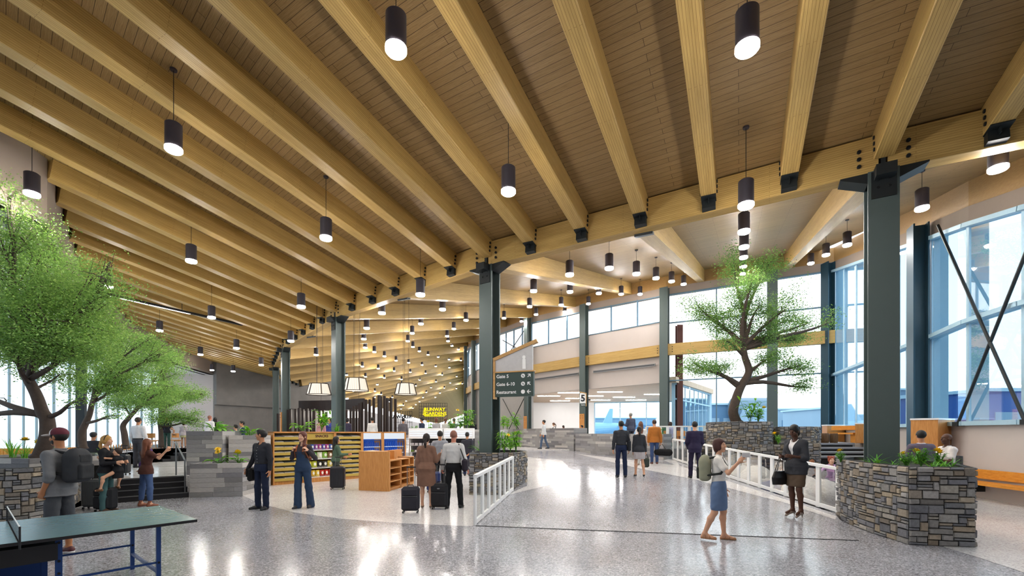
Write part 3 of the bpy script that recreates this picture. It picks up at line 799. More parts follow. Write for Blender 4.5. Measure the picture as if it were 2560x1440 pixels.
Z5 = [(705, 615), (1125, 590), (975, 690), (1287, 665), (600, 720), (580, 795), (590, 855), (915, 755), (885, 810), (920, 850), (653, 885), (723, 915), (803, 945), (965, 880), (1025, 905), (890, 960), (983, 975), (1095, 920), (1170, 938),
      (1252, 945), (1290, 883), (1235, 868), (1190, 843), (1163, 810), (1157, 775), (1203, 725), (1390, 740), (1388, 780), (250, 905), (570, 985), (680, 1000), (790, 1017), (902, 1025), (1008, 1033), (1078, 985), (1172, 995), (1275, 1003), (460, 1045), (592, 1057),
      (722, 1065), (842, 1075), (967, 1080), (1080, 1092), (1122, 1045), (1223, 1055)]
Z5 = sorted([(700+x*.3612, 560+y*.3612) for x, y in Z5], key=lambda q: q[1])
YMAX = 0; nz = 0
for i, (px, py) in enumerate(Z5):
    Y = lampray(px, py, .92, 8, 110, False)
    if Y is None: print('LAMP MISS Z', px, py); continue
    x = xat(px, Y); YMAX = max(YMAX, Y)
    pendant((x, Y, zat(py, Y)), deckz(x, Y), 'small lit pendant in the ceiling grid over the shop, %s from the top' % ordw(i), 'pendant grid over the shop', far=True)
print('YMAX', YMAX)
for px, py in [(700+x*.3612, 560+y*.3612) for x, y in ((673, 1112), (1045, 1132), (1137, 1135), (1178, 1100), (1262, 1105), (1222, 1140), (505, 1155), (657, 1158), (1013, 1165), (1107, 1170), (1187, 1172), (990, 1200), (1075, 1200), (1150, 1203), (1212, 1185), (940, 1120),
        (1250, 1205), (873, 1225), (965, 1230), (1105, 1228), (1188, 1227), (1268, 1170), (777, 1200), (655, 1200), (840, 1105), (1240, 1228), (1050, 1240), (940, 1250), (853, 1255), (1160, 1250), (1220, 1250), (1023, 1255), (920, 1275), (838, 1280), (1090, 1262), (1270, 1225), (760, 1230), (700, 1180), (560, 1120), (1170, 1275), (905, 1297), (985, 1272), (1040, 1290))]:
    Y = lampray(px, py, .92, 20, 118, False)
    if Y is None: print('LAMP MISS F', px, py); continue
    x = xat(px, Y); pendant((x, Y, zat(py, Y)), deckz(x, Y), 'tiny lit pendant far down the hall ceiling', 'pendants far down the hall', far=True)
# lounge ceiling lights behind the gate opening
nl = 0
for i, (px, py) in enumerate([(1525, 980), (1640, 986), (1500, 1000), (1560, 993), (1480, 990), (1590, 1000), (1425, 982), (1372, 990), (1400, 1002), (1440, 996)]):
    Y = 3.14*F/(YH-py); x = xat(px, Y)
    m = MB(); m.box((x, Y, 4.892), (1.9, .12, .04)); tag(m.build('linear_light', emit('linear_glow', 'ffffff', 42)), 'linear light in the gate lounge ceiling, %s from the left' % ['seventh', 'tenth', 'sixth', 'eighth', 'fifth', 'ninth', 'third', 'first', 'second', 'fourth'][i], 'ceiling light', 'linear lights of the gate lounge')

a_, b_ = at(262, 734, 18.1), at(605, 814, 23.3); a_.z = b_.z = 7.42
t = thing('track_light', 'long black ceiling track with a white light strip above the left trees', 'ceiling light', (a_+b_)/2)
m = MB(); m.bar(a_, b_, .12, .10); m.build('channel', M_black, t, world=True)
m = MB(); m.bar(a_.lerp(b_, .03)-Vector((0, 0, .052)), a_.lerp(b_, .56)-Vector((0, 0, .052)), .07, .012); m.build('light_strip', emit('track_glow', 'eef6ff', 6), t, world=True)
for f_ in (.1, .5, .9):
    m = MB(); p = a_.lerp(b_, f_); m.cyl(p, (p.x, p.y, deckz(p.x, p.y)), .012, 6); m.build('hanger_rod', M_black, t, world=True)
# ------------------------------------------------------------------ masonry and board cladding
STONEC = ['7f7f84', '6f7177', '8d8b88', '9a948a', 'a3937a', '8c7c66', '77736f', '5f6269', '94918f', 'a89a86', '6b6d76', '857a6c']
def clad_faces(path, closed, z0f, z1, kind, sd):
    """stones / boards along vertical faces of a plan path; outward is to the right of travel"""
    r = random.Random(sd); V = []; Fc = []; C = []
    pts = [Vector(p) for p in path]; n_ = len(pts)
    if closed:                                   # start at a sharp corner so soft bends share one run of stones
        k0 = max(range(n_), key=lambda i: (pts[i]-pts[i-1]).angle(pts[(i+1) % n_]-pts[i])); pts = pts[k0:]+pts[:k0]+[pts[k0]]
    runs = [[pts[0], pts[1]]]
    for q in pts[2:]:
        if (runs[-1][-1]-runs[-1][-2]).angle(q-runs[-1][-1]) < .62: runs[-1].append(q)
        else: runs.append([runs[-1][-1], q])
    for run in runs:
        cum = [0]
        for a, b in zip(run, run[1:]): cum.append(cum[-1]+(b-a).length)
        L = cum[-1]
        if L < .02: continue
        zb = z0f(run[0]); H = z1-zb
        def pn_(x):
            i = 0
            while i < len(run)-2 and x > cum[i+1]: i += 1
            e = (run[i+1]-run[i]).normalized(); return run[i]+e*(x-cum[i]), Vector((e.y, -e.x))
        rects = []
        if kind == 'stone':
            U, R = .036, .046; nx, nz = max(1, round(L/U)), max(1, round(H/R)); U, R = L/nx, H/nz
            occ = [[False]*nx for _ in range(nz)]
            for j in range(nz):
                i = 0
                while i < nx:
                    if occ[j][i]: i += 1; continue
                    h = r.choice((1, 1, 2, 2, 2, 3)); w = r.randint(3, 8) if h < 3 else r.randint(4, 7)
                    h = min(h, nz-j); w2 = 0
                    while w2 < w and i+w2 < nx and not occ[j][i+w2]: w2 += 1
                    if i+w2 < nx and not occ[j][i+w2]:
                        rem = 0
                        while i+w2+rem < nx and not occ[j][i+w2+rem] and rem < 3: rem += 1
                        if rem < 3 and i+w2+rem >= nx or rem == 1: w2 += rem
                    for jj in range(j, j+h):
                        for ii in range(i, i+w2):
                            if jj < nz: occ[jj][ii] = True
                    rects.append((i*U, (i+w2)*U, zb+j*R, zb+(j+h)*R)); i += w2
        else:
            R = .125; nz = max(1, round(H/R)); R = H/nz
            for j in range(nz):
                x = -r.random()*.6
                while x < L:
                    w = r.uniform(.45, 1.5); x0, x1 = max(0, x), min(L, x+w)
                    if L-x1 < .12: x1 = L; w = 99
                    if x1-x0 > .01: rects.append((x0, x1, zb+j*R, zb+(j+1)*R))
                    x += w
        for (x0, x1, za, zc) in rects:
            if kind == 'stone':
                g = .004; d = r.uniform(.012, .034); ch = r.uniform(.008, .015); j_ = lambda: r.uniform(-.006, .006)
                col = tuple(a_*.68+b_*.32 for a_, b_ in zip(lin(r.choice(STONEC)), lin('7c7a78'))); k = r.uniform(.75, 1.15)
            else:
                g = .0012; d = r.uniform(.004, .010); ch = .002; j_ = lambda: 0
                q = r.choice(('8e8c8c', '9a9897', '7f7d7e', 'a5a2a0', '908e90', 'b1adaa', '77767a')); col = lin(q); k = r.uniform(.85, 1.1)
            o = len(V); ring = []
            for (x, z) in ((x0+g, za+g), (x1-g, za+g), (x1-g, zc-g), (x0+g, zc-g)): ring.append((x+j_()*.5, z+j_()*.5))
            cx, cz = (x0+x1)/2, (za+zc)/2
            for (x, z) in ring: p = pn_(x)[0]; V.append((p.x, p.y, z))
            for (x, z) in ring:
                xx = x+(ch if x < cx else -ch)+j_(); zz = z+(ch if z < cz else -ch)+j_(); dd = d+j_()*.5
                p, n = pn_(xx); p = p+n*dd; V.append((p.x, p.y, zz))
            Fc += [(o, o+1, o+5, o+4), (o+1, o+2, o+6, o+5), (o+2, o+3, o+7, o+6), (o+3, o, o+4, o+7), (o+4, o+5, o+6, o+7)]
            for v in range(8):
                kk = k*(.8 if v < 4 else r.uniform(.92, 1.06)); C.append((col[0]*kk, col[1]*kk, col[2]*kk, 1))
    return V, Fc, C
def ccw(poly):
    n = len(poly); a = sum(poly[i][0]*poly[(i+1) % n][1]-poly[(i+1) % n][0]*poly[i][1] for i in range(n))
    return list(poly) if a > 0 else list(reversed(poly))
def shrink(poly, d):
    P = [Vector(p) for p in ccw(poly)]; out = []; n = len(P)
    for i in range(n):
        e0 = (P[i]-P[i-1]).normalized(); e1 = (P[(i+1) % n]-P[i]).normalized()
        n0 = Vector((-e0.y, e0.x)); n1 = Vector((-e1.y, e1.x)); b = (n0+n1)
        b = b/max(.35, b.length_squared)*2; out.append(P[i]+b*d)
    return [tuple(p) for p in out]
def planter(name, label, cat, poly, z0, z1, kind, group=None, rim=.10, soil=True, sd=1, soilz=.06):
    poly = ccw([tuple(p)[:2] for p in poly]); n = len(poly)
    cx = sum(p[0] for p in poly)/n; cy = sum(p[1] for p in poly)/n
    t = thing(name, label, cat, (cx, cy, z0), 0, group)
    V, Fc, C = clad_faces(poly, True, lambda p: z0, z1, kind, sd)
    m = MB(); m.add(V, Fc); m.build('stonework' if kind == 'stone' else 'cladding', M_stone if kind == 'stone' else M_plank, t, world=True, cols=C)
    inner = shrink(poly, rim); m = MB()
    if kind == 'stone': poly = shrink(poly, .03)
    vs = [(p[0], p[1], z0) for p in poly]+[(p[0], p[1], z1) for p in poly]+[(p[0], p[1], z1) for p in inner]+[(p[0], p[1], z1-soilz) for p in inner]
    fs = []
    for i in range(n):
        j = (i+1) % n
        fs += [(i, j, n+j, n+i), (n+i, n+j, 2*n+j, 2*n+i), (2*n+i, 2*n+j, 3*n+j, 3*n+i)]
    fs.append(tuple(reversed(range(n))))
    m.add(vs, fs); m.build('core', M_mortar if kind == 'stone' else plain('board_core', '8a8888', .8, 0, .1, 6), t, world=True)
    if soil:
        m = MB(); m.add([(p[0], p[1], z1-soilz) for p in inner], [tuple(range(n))]); m.build('soil', M_soil, t, world=True)
    return t
def smoothpoly(pts, n=6):
    """Catmull-Rom through points (open)"""
    P = [Vector(p) for p in pts]; out = []
    for i in range(len(P)-1):
        p0, p1, p2, p3 = P[max(i-1, 0)], P[i], P[i+1], P[min(i+2, len(P)-1)]
        for k in range(n):
            t = k/n; out.append(.5*((2*p1)+(p2-p0)*t+(2*p0-5*p1+4*p2-p3)*t*t+(3*p1-p0-3*p2+p3)*t**3))
    out.append(P[-1]); return out
# stone planters
PR = [(6.20, 6.94), (7.06, 6.77), (7.75, 7.7), (8.15, 9.2), (7.5, 9.85), (6.75, 9.25)]
lf = smoothpoly([(6.75, 9.25), (6.36, 8.1), (6.20, 6.94)], 5)
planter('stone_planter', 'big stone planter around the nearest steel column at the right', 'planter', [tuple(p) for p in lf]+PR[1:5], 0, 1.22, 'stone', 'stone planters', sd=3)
a1, a2, a3 = gp(1175, 1236), gp(1284, 1232), gp(1318, 1215)
planter('stone_planter', 'stone planter at the foot of the gate sign column', 'planter', [(-1.20, 12.55), (.04, 12.45), (.46, 13.75), (.1, 14.5), (-1.0, 14.4)], 0, 1.19, 'stone', 'stone planters', sd=4)
cl = smoothpoly([gp(-160, 1320).xy, gp(-20, 1312).xy, gp(70, 1305).xy, gp(140, 1288).xy, gp(185, 1262).xy, gp(215, 1240).xy], 4)
planter('stone_planter', 'curved stone planter wall behind the man in the red cap', 'planter', [tuple(p) for p in cl]+[(-11.3, 12.6), (-12.4, 11.8), (-13.2, 9.8)], 0, 1.06, 'stone', 'stone planters', rim=.16, sd=5)
planter('raised_bed', 'low grey edged plant bed under the nearest left tree', 'planter', [(-12.4, 9.5), (-9.9, 9.1), (-9.5, 10.3), (-10.9, 11.7), (-12.2, 11.3)], 1.0, 1.22, 'board', rim=.07, sd=6)
def ringpoly(cx, cy, rx, ry, a0=0, n=14): return [(cx+rx*math.cos(a0+2*PI*i/n), cy+ry*math.sin(a0+2*PI*i/n)) for i in range(n)]
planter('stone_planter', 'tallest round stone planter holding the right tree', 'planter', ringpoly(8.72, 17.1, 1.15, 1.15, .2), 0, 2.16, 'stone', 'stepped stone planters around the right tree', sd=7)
planter('stone_planter', 'low stone tier in front left of the right tree', 'planter', [(7.2, 16.6), (7.45, 15.5), (8.3, 15.2), (9.3, 15.05), (10.15, 15.15), (10.15, 15.75), (9.2, 15.7), (8.0, 15.85), (7.55, 16.4)], 0, 1.35, 'stone', 'stepped stone planters around the right tree', sd=8, rim=.08)
planter('stone_planter', 'stone tier right of the tall round tree planter', 'planter', [(9.95, 16.5), (10.9, 16.2), (11.6, 16.7), (11.5, 17.8), (10.1, 17.9)], 0, 1.98, 'stone', 'stepped stone planters around the right tree', sd=9)
planter('stone_planter', 'lowest stone block behind the woman in the dark blazer', 'planter', [(9.0, 14.2), (9.75, 14.1), (10.1, 14.85), (9.2, 14.95)], 0, 1.42, 'stone', 'stepped stone planters around the right tree', sd=10, rim=.08)
planter('stone_planter', 'stone block left of the tall round tree planter', 'planter', [(7.55, 19.3), (7.6, 18.5), (8.2, 18.4), (8.25, 19.3)], 0, 1.82, 'stone', 'stepped stone planters around the right tree', sd=11, soil=False, rim=.05)
# grey board planters
planter('board_planter', 'grey board planter box right of the lower steps', 'planter', [(-8.72, 12.02), (-7.46, 12.28), (-7.6, 13.35), (-8.9, 13.1)], 0, .91, 'board', 'grey board planters', sd=21)
planter('board_planter', 'tall grey board planter behind the low planter box', 'planter', [(-9.62, 13.12), (-8.68, 13.3), (-8.9, 14.6), (-9.9, 14.4)], 0, 1.80, 'board', 'grey board planters', sd=22)
planter('board_planter', 'long grey board planter wall left of the newspaper shelves', 'planter', [(-8.62, 13.5), (-8.0, 14.1), (-7.95, 14.62), (-9.1, 16.0), (-9.7, 15.4), (-8.8, 14.72)], 0, 1.67, 'board', 'grey board planters', sd=23)
wl = [Vector(p) for p in ((-1.35, 40.), (.9, 33.), (1.4, 31.2), (2.55, 28.6), (4.35, 25.7))]
def strip(pts, d): return [tuple(p) for p in pts]+[tuple(p) for p in reversed(offs(pts, d))]
planter('board_planter', 'long curved grey board wall below the gate opening', 'planter', strip(wl, -1.0), .5, 2.02, 'board', 'grey board planters', sd=24)
wl2 = [Vector(p) for p in ((4.35, 25.3), (5.0, 23.0), (6.2, 21.4), (7.3, 20.3))]
planter('board_planter', 'lower grey board wall behind the walking couple', 'planter', strip(wl2, -.8), .4, 1.70, 'board', 'grey board planters', sd=25)
planter('board_planter', 'grey board wall between the food cooler and the gate sign column', 'planter', [(-1.75, 20.2), (-1.1, 20.3), (-.2, 24.), (-1.4, 24.)], 0, 1.9, 'board', 'grey board planters', sd=26)
# ------------------------------------------------------------------ white railings
def railing(label, pts, zf, n, h=.95):
    P = [Vector(p) for p in pts]
    cum = [0]
    for a, b in zip(P, P[1:]): cum.append(cum[-1]+(b-a).length)
    def atl(d):
        for i in range(len(P)-1):
            if d <= cum[i+1]+1e-6: return P[i].lerp(P[i+1], (d-cum[i])/(cum[i+1]-cum[i]))
        return P[-1]
    T = cum[-1]; t = thing('railing', label, 'railing', v3(P[0], zf(P[0])), 0, 'white railings')
    fine = [atl(T*i/24) for i in range(25)]
    m = MB()
    for a, b in zip(fine, fine[1:]): m.bar(v3(a, zf(a)+h-.03), v3(b, zf(b)+h-.03), .075, .06)
    m.build('handrail', M_white, t, world=True)
    m = MB()
    for a, b in zip(fine, fine[1:]): m.bar(v3(a, zf(a)+.06), v3(b, zf(b)+.06), .05, .08)
    m.build('bottom_rail', M_white, t, world=True)
    for i in range(n+1):
        p = atl(T*i/n); q = atl(min(T, T*i/n+.05)); q0 = atl(max(0, T*i/n-.05)); e = (q-q0).normalized(); yaw = math.atan2(e.y, e.x)
        w = .13 if 0 < i < n else .10
        m = MB(); m.box((p.x, p.y, zf(p)+(h-.06)/2), (w, .04, h-.06), yaw); m.build('post', M_white, t, world=True)
    for i in range(n):
        a, b = atl(T*(i+.08)/n), atl(T*(i+.92)/n)
        m = MB(); m.add([v3(a, zf(a)+.1), v3(b, zf(b)+.1), v3(b, zf(b)+h-.12), v3(a, zf(a)+h-.12)], [(0, 1, 2, 3)]); m.build('glass_panel', M_glassR, t, world=True)
    return t
rz2 = lambda p: rampz(p.x, p.y)
railing('white railing with slats and glass left of the ramp', [(-.70, 8.42), (-.35, 10.2), (.02, 12.1)], rz2, 7)
railing('long white railing with slats and glass right of the ramp', [(6.72, 9.15), (6.92, 13.8), (7.08, 17.), (7.18, 19.8)], rz2, 17)
railing('upper white railing behind the man in the orange jacket', [(6.4, 21.2), (8.2, 21.0), (9.3, 20.6)], lambda p: 1.0, 9, 1.08)
# black handrail of the steps
t = thing('handrail', 'dark metal handrail beside the lower steps', 'handrail', gp(452, 1245), 0)
hb, ht = gp(452, 1237), None
m = MB(); p = Vector((-8.95, 12.15, 0)); m.tube([p+Vector((0, 0, 0)), p+Vector((0, 0, 1.0))], .02); m.build('post', M_grey, t, world=True)
q = p+en*1.3+Vector((-.1, 0, P1)); m = MB(); m.tube([q, q+Vector((0, 0, .95))], .02); m.build('post', M_grey, t, world=True)
m = MB(); m.tube([p+Vector((0, 0, 1.0)), q+Vector((0, 0, .95)), q+en*.35+Vector((0, 0, .95))], .022); m.build('rail', M_grey, t, world=True)
# ------------------------------------------------------------------ table tennis table
P1_, P2_, P3_ = gp(492.7, 1297.9, .76), gp(397.8, 1264.4, .76), gp(28.8, 1357.4, .76)
ex = (P3_-P1_).normalized(); ey = Vector((-ex.y, ex.x, 0)); ey = ey if ey.dot(P2_-P1_) > 0 else -ey
yaw = math.atan2(ex.y, ex.x); sgn = 1 if abs(Vector((-math.sin(yaw), math.cos(yaw), 0)).dot(ey)-1) < .1 else -1
t = thing('table_tennis_table', 'teal table tennis table with blue steel legs', 'table', (P1_.x, P1_.y, 0), yaw)
M_blue = plain('blue_steel', '1f3f78', .4, .3, .06, 4); M_teal = plain('teal_table_paint', '58767f', .26, 0, .04, 1.5, .5)
S = sgn
for x0 in (0, 1.375):
    m = MB(); m.bbox((x0+.6825, S*.7625, .748), (1.365, 1.525, .024), .004); m.build('tabletop', M_teal, t)
    m = MB(); w_, h_ = 1.365, 1.525
    for (c, d) in (((x0+.6825, S*.004, .743), (w_, .012, .030)), ((x0+.6825, S*1.521, .743), (w_, .012, .030)), ((x0+.004, S*.7625, .743), (.012, h_, .030)), ((x0+1.361, S*.7625, .743), (.012, h_, .030))): m.box(c, d)
    m.build('edge_trim', M_black, t)
for i, x in enumerate((.32, 2.42)):
    for y in (.16, 1.365):
        m = MB(); m.box((x, S*y, .36), (.04, .04, .72)); lg = m.build('leg', M_blue, t)
    m = MB(); m.bar((x, S*.16, .2), (x, S*1.365, .2), .03, .03); m.build('cross_bar', M_blue, t)
for y in (.16, 1.365):
    for x0, x1, z in ((.32, 1.1, .31), (1.62, 2.42, .31)):
        m = MB(); m.bar((x0, S*y, z), (x1, S*y, .31), .016, .022); m.build('brace_rod', M_blue, t)
    for xx in (1.10, 1.62):
        m = MB(); m.box((xx, S*y, .38), (.05, .03, .68)); m.build('centre_post', M_blue, t)
    m = MB(); m.box((1.36, S*y, .22), (.57, .02, .24)); pl = m.build('maker_plate', M_blue, t)
    if y < 1:
        xd = Vector((-math.cos(yaw), -math.sin(yaw), 0))
        oo = wm(t) @ Vector((1.30, S*y-S*.012, .22))
        lettering('SPORT/LINE', .125, oo, xd, (0, 0, 1), M_grey, pl, 'maker_lettering', bold=.003)
    for cx in (1.12, 1.6):
        m = MB(); m.tube([(cx, S*(y-.03), .05), (cx, S*(y+.03), .05)], .05, 14); m.build('wheel', M_black, t)
m = MB(); m.box((1.36, S*.7625, .6), (.5, 1.3, .16)); m.build('undercarriage', M_black, t)
for y in (.16, 1.365):
    for (x, z) in ((.32, .31), (1.10, .5), (1.10, .38), (1.10, .68)):
        o = bpy.data.objects.new('bolt', BOLTM); COL.objects.link(o); o.parent = t; o.location = (x, S*(y-.022), z); o.scale = (.012, .012, .008); o.rotation_euler = (PI/2, 0, 0)
nt_ = thing('table_net', 'net with white tape clamped across the teal table', 'net', tuple(wm(t) @ Vector((1.37, S*-.1, .76))), yaw)
for y in (-.02, 1.745): m = MB(); m.tube([(0, S*y, -.05), (0, S*y, .155)], .008, 8); m.build('post', M_black, nt_)
m = MB()
for k in range(40): m.bar((0, S*(-.02+.045*k), .0), (0, S*(-.02+.045*k), .145), .0012, .0012)
for z in (.03, .06, .09, .12): m.bar((0, S*-.02, z), (0, S*1.745, z), .0012, .0012)
m.build('netting', M_black, nt_)
m = MB(); m.box((0, S*.8625, .148), (.006, 1.765, .014)); m.build('tape', M_white, nt_)
# ------------------------------------------------------------------ shop shelving
SA, SB = gp(682, 1214).xy, Vector((-4.35, 18.57)); sdv = (SB-SA).normalized(); syaw = math.atan2(sdv.y, sdv.x)
def online(px):
    u = (px-1280)/F; return (u*SA.y-SA.x)/(sdv.x-u*sdv.y)
def shelfthing(name, label, cat, px, group=None):
    d = online(px); p = SA+sdv*d; return thing(name, label, cat, (p.x, p.y, 0), syaw, group), d
M_ylw = plain('mustard_shelf', 'b49a45', .6, 0, .08, 6); M_paper = plain('newsprint', 'c9c7c2', .8, 0, .25, 30); M_paperB = plain('newsprint_dark', '6d7078', .8, 0, .4, 30)
m = MB(); m.bbox((0, 0, .012), (.15, .24, .024), .004); ME_pap = one('newspaper', m, M_paper); ME_papB = ME_pap.copy(); ME_papB.materials.clear(); ME_papB.materials.append(M_paperB)
WN = ['left', 'middle', 'right']
def news_rack(label, pa, pb, which):
    t, d0 = shelfthing('newspaper_rack', label, 'shelf', pa, 'newspaper racks'); w = online(pb)-d0; dp = .5; H = 1.79
    m = MB()
    for x in (.02, w-.02): m.box((x, dp/2, H/2), (.04, dp, H))
    m.build('side_panel', M_oak, t); m = MB(); m.box((w/2, dp/2, H-.025), (w, dp, .05)); m.build('top', M_oakh, t)
    m = MB(); m.box((w/2, dp/2+.03, .06), (w-.08, dp-.06, .12)); m.build('plinth', M_oak, t)
    m = MB(); m.box((w/2, dp-.02, H/2), (w-.08, .03, H-.1)); m.build('back_panel', M_ylw, t)
    zs = [.16+.175*k for k in range(9)]
    nper = 3
    for k, z in enumerate(zs):
        m = MB(); m.add([(.04, .03, z), (w-.04, .03, z), (w-.04, .4, z+.10), (.04, .4, z+.10), (.04, .03, z-.045), (w-.04, .03, z-.045), (w-.04, .4, z+.085), (.04, .4, z+.085)],
                        [(0, 1, 2, 3), (7, 6, 5, 4), (0, 4, 5, 1), (1, 5, 6, 2), (2, 6, 7, 3), (3, 7, 4, 0)])
        m.box((w/2, .022, z+.005), (w-.08, .016, .09)); m.build('sloped_shelf', M_ylw, t)
        for j in range(nper):
            x = .04+(w-.08)*(j+.5)/nper; pw = wm(t) @ Vector((x, .2, z+.062))
            o = bpy.data.objects.new('newspaper_stack', ME_pap if (k*3+j*7+which) % 4 else ME_papB); COL.objects.link(o); o.location = pw
            o.rotation_euler = (math.atan2(.10, .37), 0, syaw); o.scale = ((w-.1)/nper/.155, 1.15, 1.6)
            tag(o, '%s newspaper stack on the %s shelf from the bottom of the %s rack' % (WN[j], ordw(k), ['left', 'right'][which]), 'newspapers', 'newspapers on the sloped shelves')
news_rack('oak newspaper rack with sloped mustard shelves behind the man in black', 683, 765, 0)
news_rack('oak newspaper rack with sloped mustard shelves behind the woman in green', 838, 905, 1)
# snack unit
t, d0 = shelfthing('snack_shelf', 'oak snack shelf with mustard sign behind the woman in overalls', 'shelf', 765); w = online(838)-d0; H = 1.79; dp = .5
m = MB()
for x in (.02, w-.02): m.box((x, dp/2, H/2), (.04, dp, H))
m.build('side_panel', M_oak, t); m = MB(); m.box((w/2, dp/2, H-.025), (w, dp, .05)); m.build('top', M_oakh, t)
m = MB(); m.box((w/2, dp/2, .08), (w-.08, dp, .16)); m.build('plinth', M_oak, t)
m = MB(); m.box((w/2, dp-.02, H/2), (w-.08, .03, H-.1)); m.build('back_panel', M_ylw, t)
m = MB(); m.box((w/2, .06, H-.17), (w-.08, .02, .22)); sg = m.build('sign_board', M_ylw, t)
lettering('SNACKS', .125, wm(t) @ Vector((w*.55, .047, H-.16)), (sdv.x, sdv.y, 0), (0, 0, 1), plain('maroon_letters', '4a1a1a', .6), sg, 'sign_lettering', bold=.004)
BAGC = {3: ['6a4fa0', '3f62b5', '8d4f9f', 'b84a92', '5a56b0', 'c2579b', '4b6fc0'], 2: ['6ea33a', '5e9a44', 'd8d8c4', '7fae3f', '8c6b4a'], 1: ['c9c23c', 'b7bf3a', '2f2c2a', '39342e', 'd8c850'], 0: ['c23a2c', 'd9b53a', 'e0c044', 'c4342c', 'b82f28', 'd0382c']}
CN = {'6a4fa0': 'violet', '3f62b5': 'blue', '8d4f9f': 'purple', 'b84a92': 'pink', '5a56b0': 'violet', 'c2579b': 'pink', '4b6fc0': 'blue', '6ea33a': 'green', '5e9a44': 'green', 'd8d8c4': 'cream', '7fae3f': 'green', '8c6b4a': 'brown',
      'c9c23c': 'yellow', 'b7bf3a': 'lime', '2f2c2a': 'black', '39342e': 'black', 'd8c850': 'yellow', 'c23a2c': 'red', 'd9b53a': 'yellow', 'e0c044': 'yellow', 'c4342c': 'red', 'b82f28': 'red', 'd0382c': 'red'}
def bag_mesh(mat):
    m = MB(); vs = []; fs = []; nx, nz = 6, 8
    for sgn_ in (-1, 1):
        for j in range(nz+1):
            for i in range(nx+1):
                u, v = i/nx*2-1, j/nz*2-1; th = .06*max(0, (1-abs(u)**3))**.6*max(0, (1-abs(v)**4))**.7
                vs.append((u*.5*(1-.06*abs(v)), sgn_*th, (v+1)/2))
    n = (nx+1)*(nz+1)
    for j in range(nz):
        for i in range(nx):
            a = j*(nx+1)+i; fs += [(a, a+1, a+nx+2, a+nx+1), (n+a+nx+1, n+a+nx+2, n+a+1, n+a)]
    m.add(vs, fs); me = one('snack_bag', m, mat); me.shade_smooth(); return me
BM = {}; m = MB(); m.lathe([(.001, 0), (.26, 0), (.26, .008), (.001, .008)], 14); ME_lab0 = one('bag_print', m, plain('bag_print_white', 'e8e4d8', .5, 0, .2, 20))
for k, z in enumerate((.18, .50, .82, 1.14)):
    m = MB(); m.box((w/2, .22, z-.012), (w-.08, .40, .014)); m.build('wire_shelf', M_white, t)
    m = MB(); m.bar((.04, .02, z+.04), (w-.04, .02, z+.04), .006, .006); m.bar((.04, .02, z+.0), (w-.04, .02, z), .006, .02); m.build('wire_rail', M_white, t)
    cs = BAGC[k]; nb = len(cs)
    for j, c in enumerate(cs):
        if c not in BM: BM[c] = bag_mesh(plain('bag_'+c, c, .3, 0, .25, 9, .6))
        bw = (w-.1)/nb; pw = wm(t) @ Vector((.05+bw*(j+.5), .1, z))
        b = bpy.data.objects.new('snack_bag', BM[c]); COL.objects.link(b); b.location = pw; b.rotation_euler = (-.06, 0, syaw); b.scale = (bw*.96, 1, .24 if k < 3 else .2)
        tag(b, '%s snack bag, %s from the left on the %s snack shelf from the bottom' % (CN[c], ordw(j), ordw(k)), 'snack bag', 'snack bags')
        inst('bag_print', ME_lab0, b, (0, -.055, .55), (.9, .9 if k < 3 else .9, 1), (PI/2, 0, 0))
# fridges
M_blueg = emit('cooler_blue_glow', '1d4fb8', .35); M_frost = emit('cooler_header_glow', 'e8eef6', .42)
M_bott = plain('blue_bottle', '2a5bc0', .2, 0, .15, 20, .7); M_bcap = plain('bottle_cap_dark', '16203a', .4)
m = MB(); m.lathe([(.001, 0), (.028, 0), (.03, .01), (.03, .13), (.012, .17), (.012, .185), (.001, .185)], 12); ME_bot = one('bottle', m, M_bott); ME_bot.shade_smooth()
m = MB(); m.lathe([(.001, .185), (.014, .185), (.014, .205), (.001, .205)], 10); ME_cap = one('cap', m, M_bcap)
for q, (pa, pb, lab) in enumerate(((905, 957, 'left drinks fridge with blue lit shelves beside the newspaper rack'), (957, 1015, 'right drinks fridge with blue lit shelves at the end of the shelf wall'))):
    t, d0 = shelfthing('drinks_fridge', lab, 'fridge', pa, 'drinks fridges'); w = online(pb)-d0; dp = .6
    m = MB()
    for x in (.03, w-.03): m.box((x, dp/2, H/2), (.06, dp, H))
    m.build('side_panel', M_oak, t); m = MB(); m.box((w/2, dp/2, H-.025), (w, dp, .05)); m.build('top', M_oakh, t)
    m = MB(); m.box((w/2, dp/2, .15), (w-.12, dp, .3)); m.build('plinth', M_oak, t)
    m = MB(); m.box((w/2, .05, H-.17), (w-.12, .03, .24)); m.build('header_panel', M_frost, t)
    m = MB(); m.box((w/2, dp-.03, .9), (w-.12, .03, 1.2)); m.build('lit_back', M_blueg, t)
    m = MB()
    for x in (.075, w-.075): m.box((x, .03, .88), (.03, .03, 1.16))
    m.box((w/2, .03, 1.45), (w-.12, .03, .03)); m.build('door_frame', plain('fridge_frame', '20407a', .4, .3), t)
    for k, z in enumerate((.95, 1.20)):
        m = MB(); m.box((w/2, dp/2, z-.01), (w-.12, dp-.15, .015)); m.build('shelf', M_frost, t)
        nb = 9
        for j in range(nb):
            pw = wm(t) @ Vector((.12+(w-.24)*j/(nb-1), .16, z)); b = bpy.data.objects.new('bottle', ME_bot); COL.objects.link(b); b.location = pw
            inst('cap', ME_cap, b)
            tag(b, 'blue water bottle, %s from the left on the %s row of the %s fridge' % (ordw(j), ['lower', 'upper'][k], ['left', 'right'][q]), 'bottle', 'bottles in the drinks fridges')
    m = MB(); m.add([(.09, .02, .32), (w-.09, .02, .32), (w-.09, .02, 1.44), (.09, .02, 1.44)], [(0, 1, 2, 3)]); m.build('glass_door', M_glass, t)
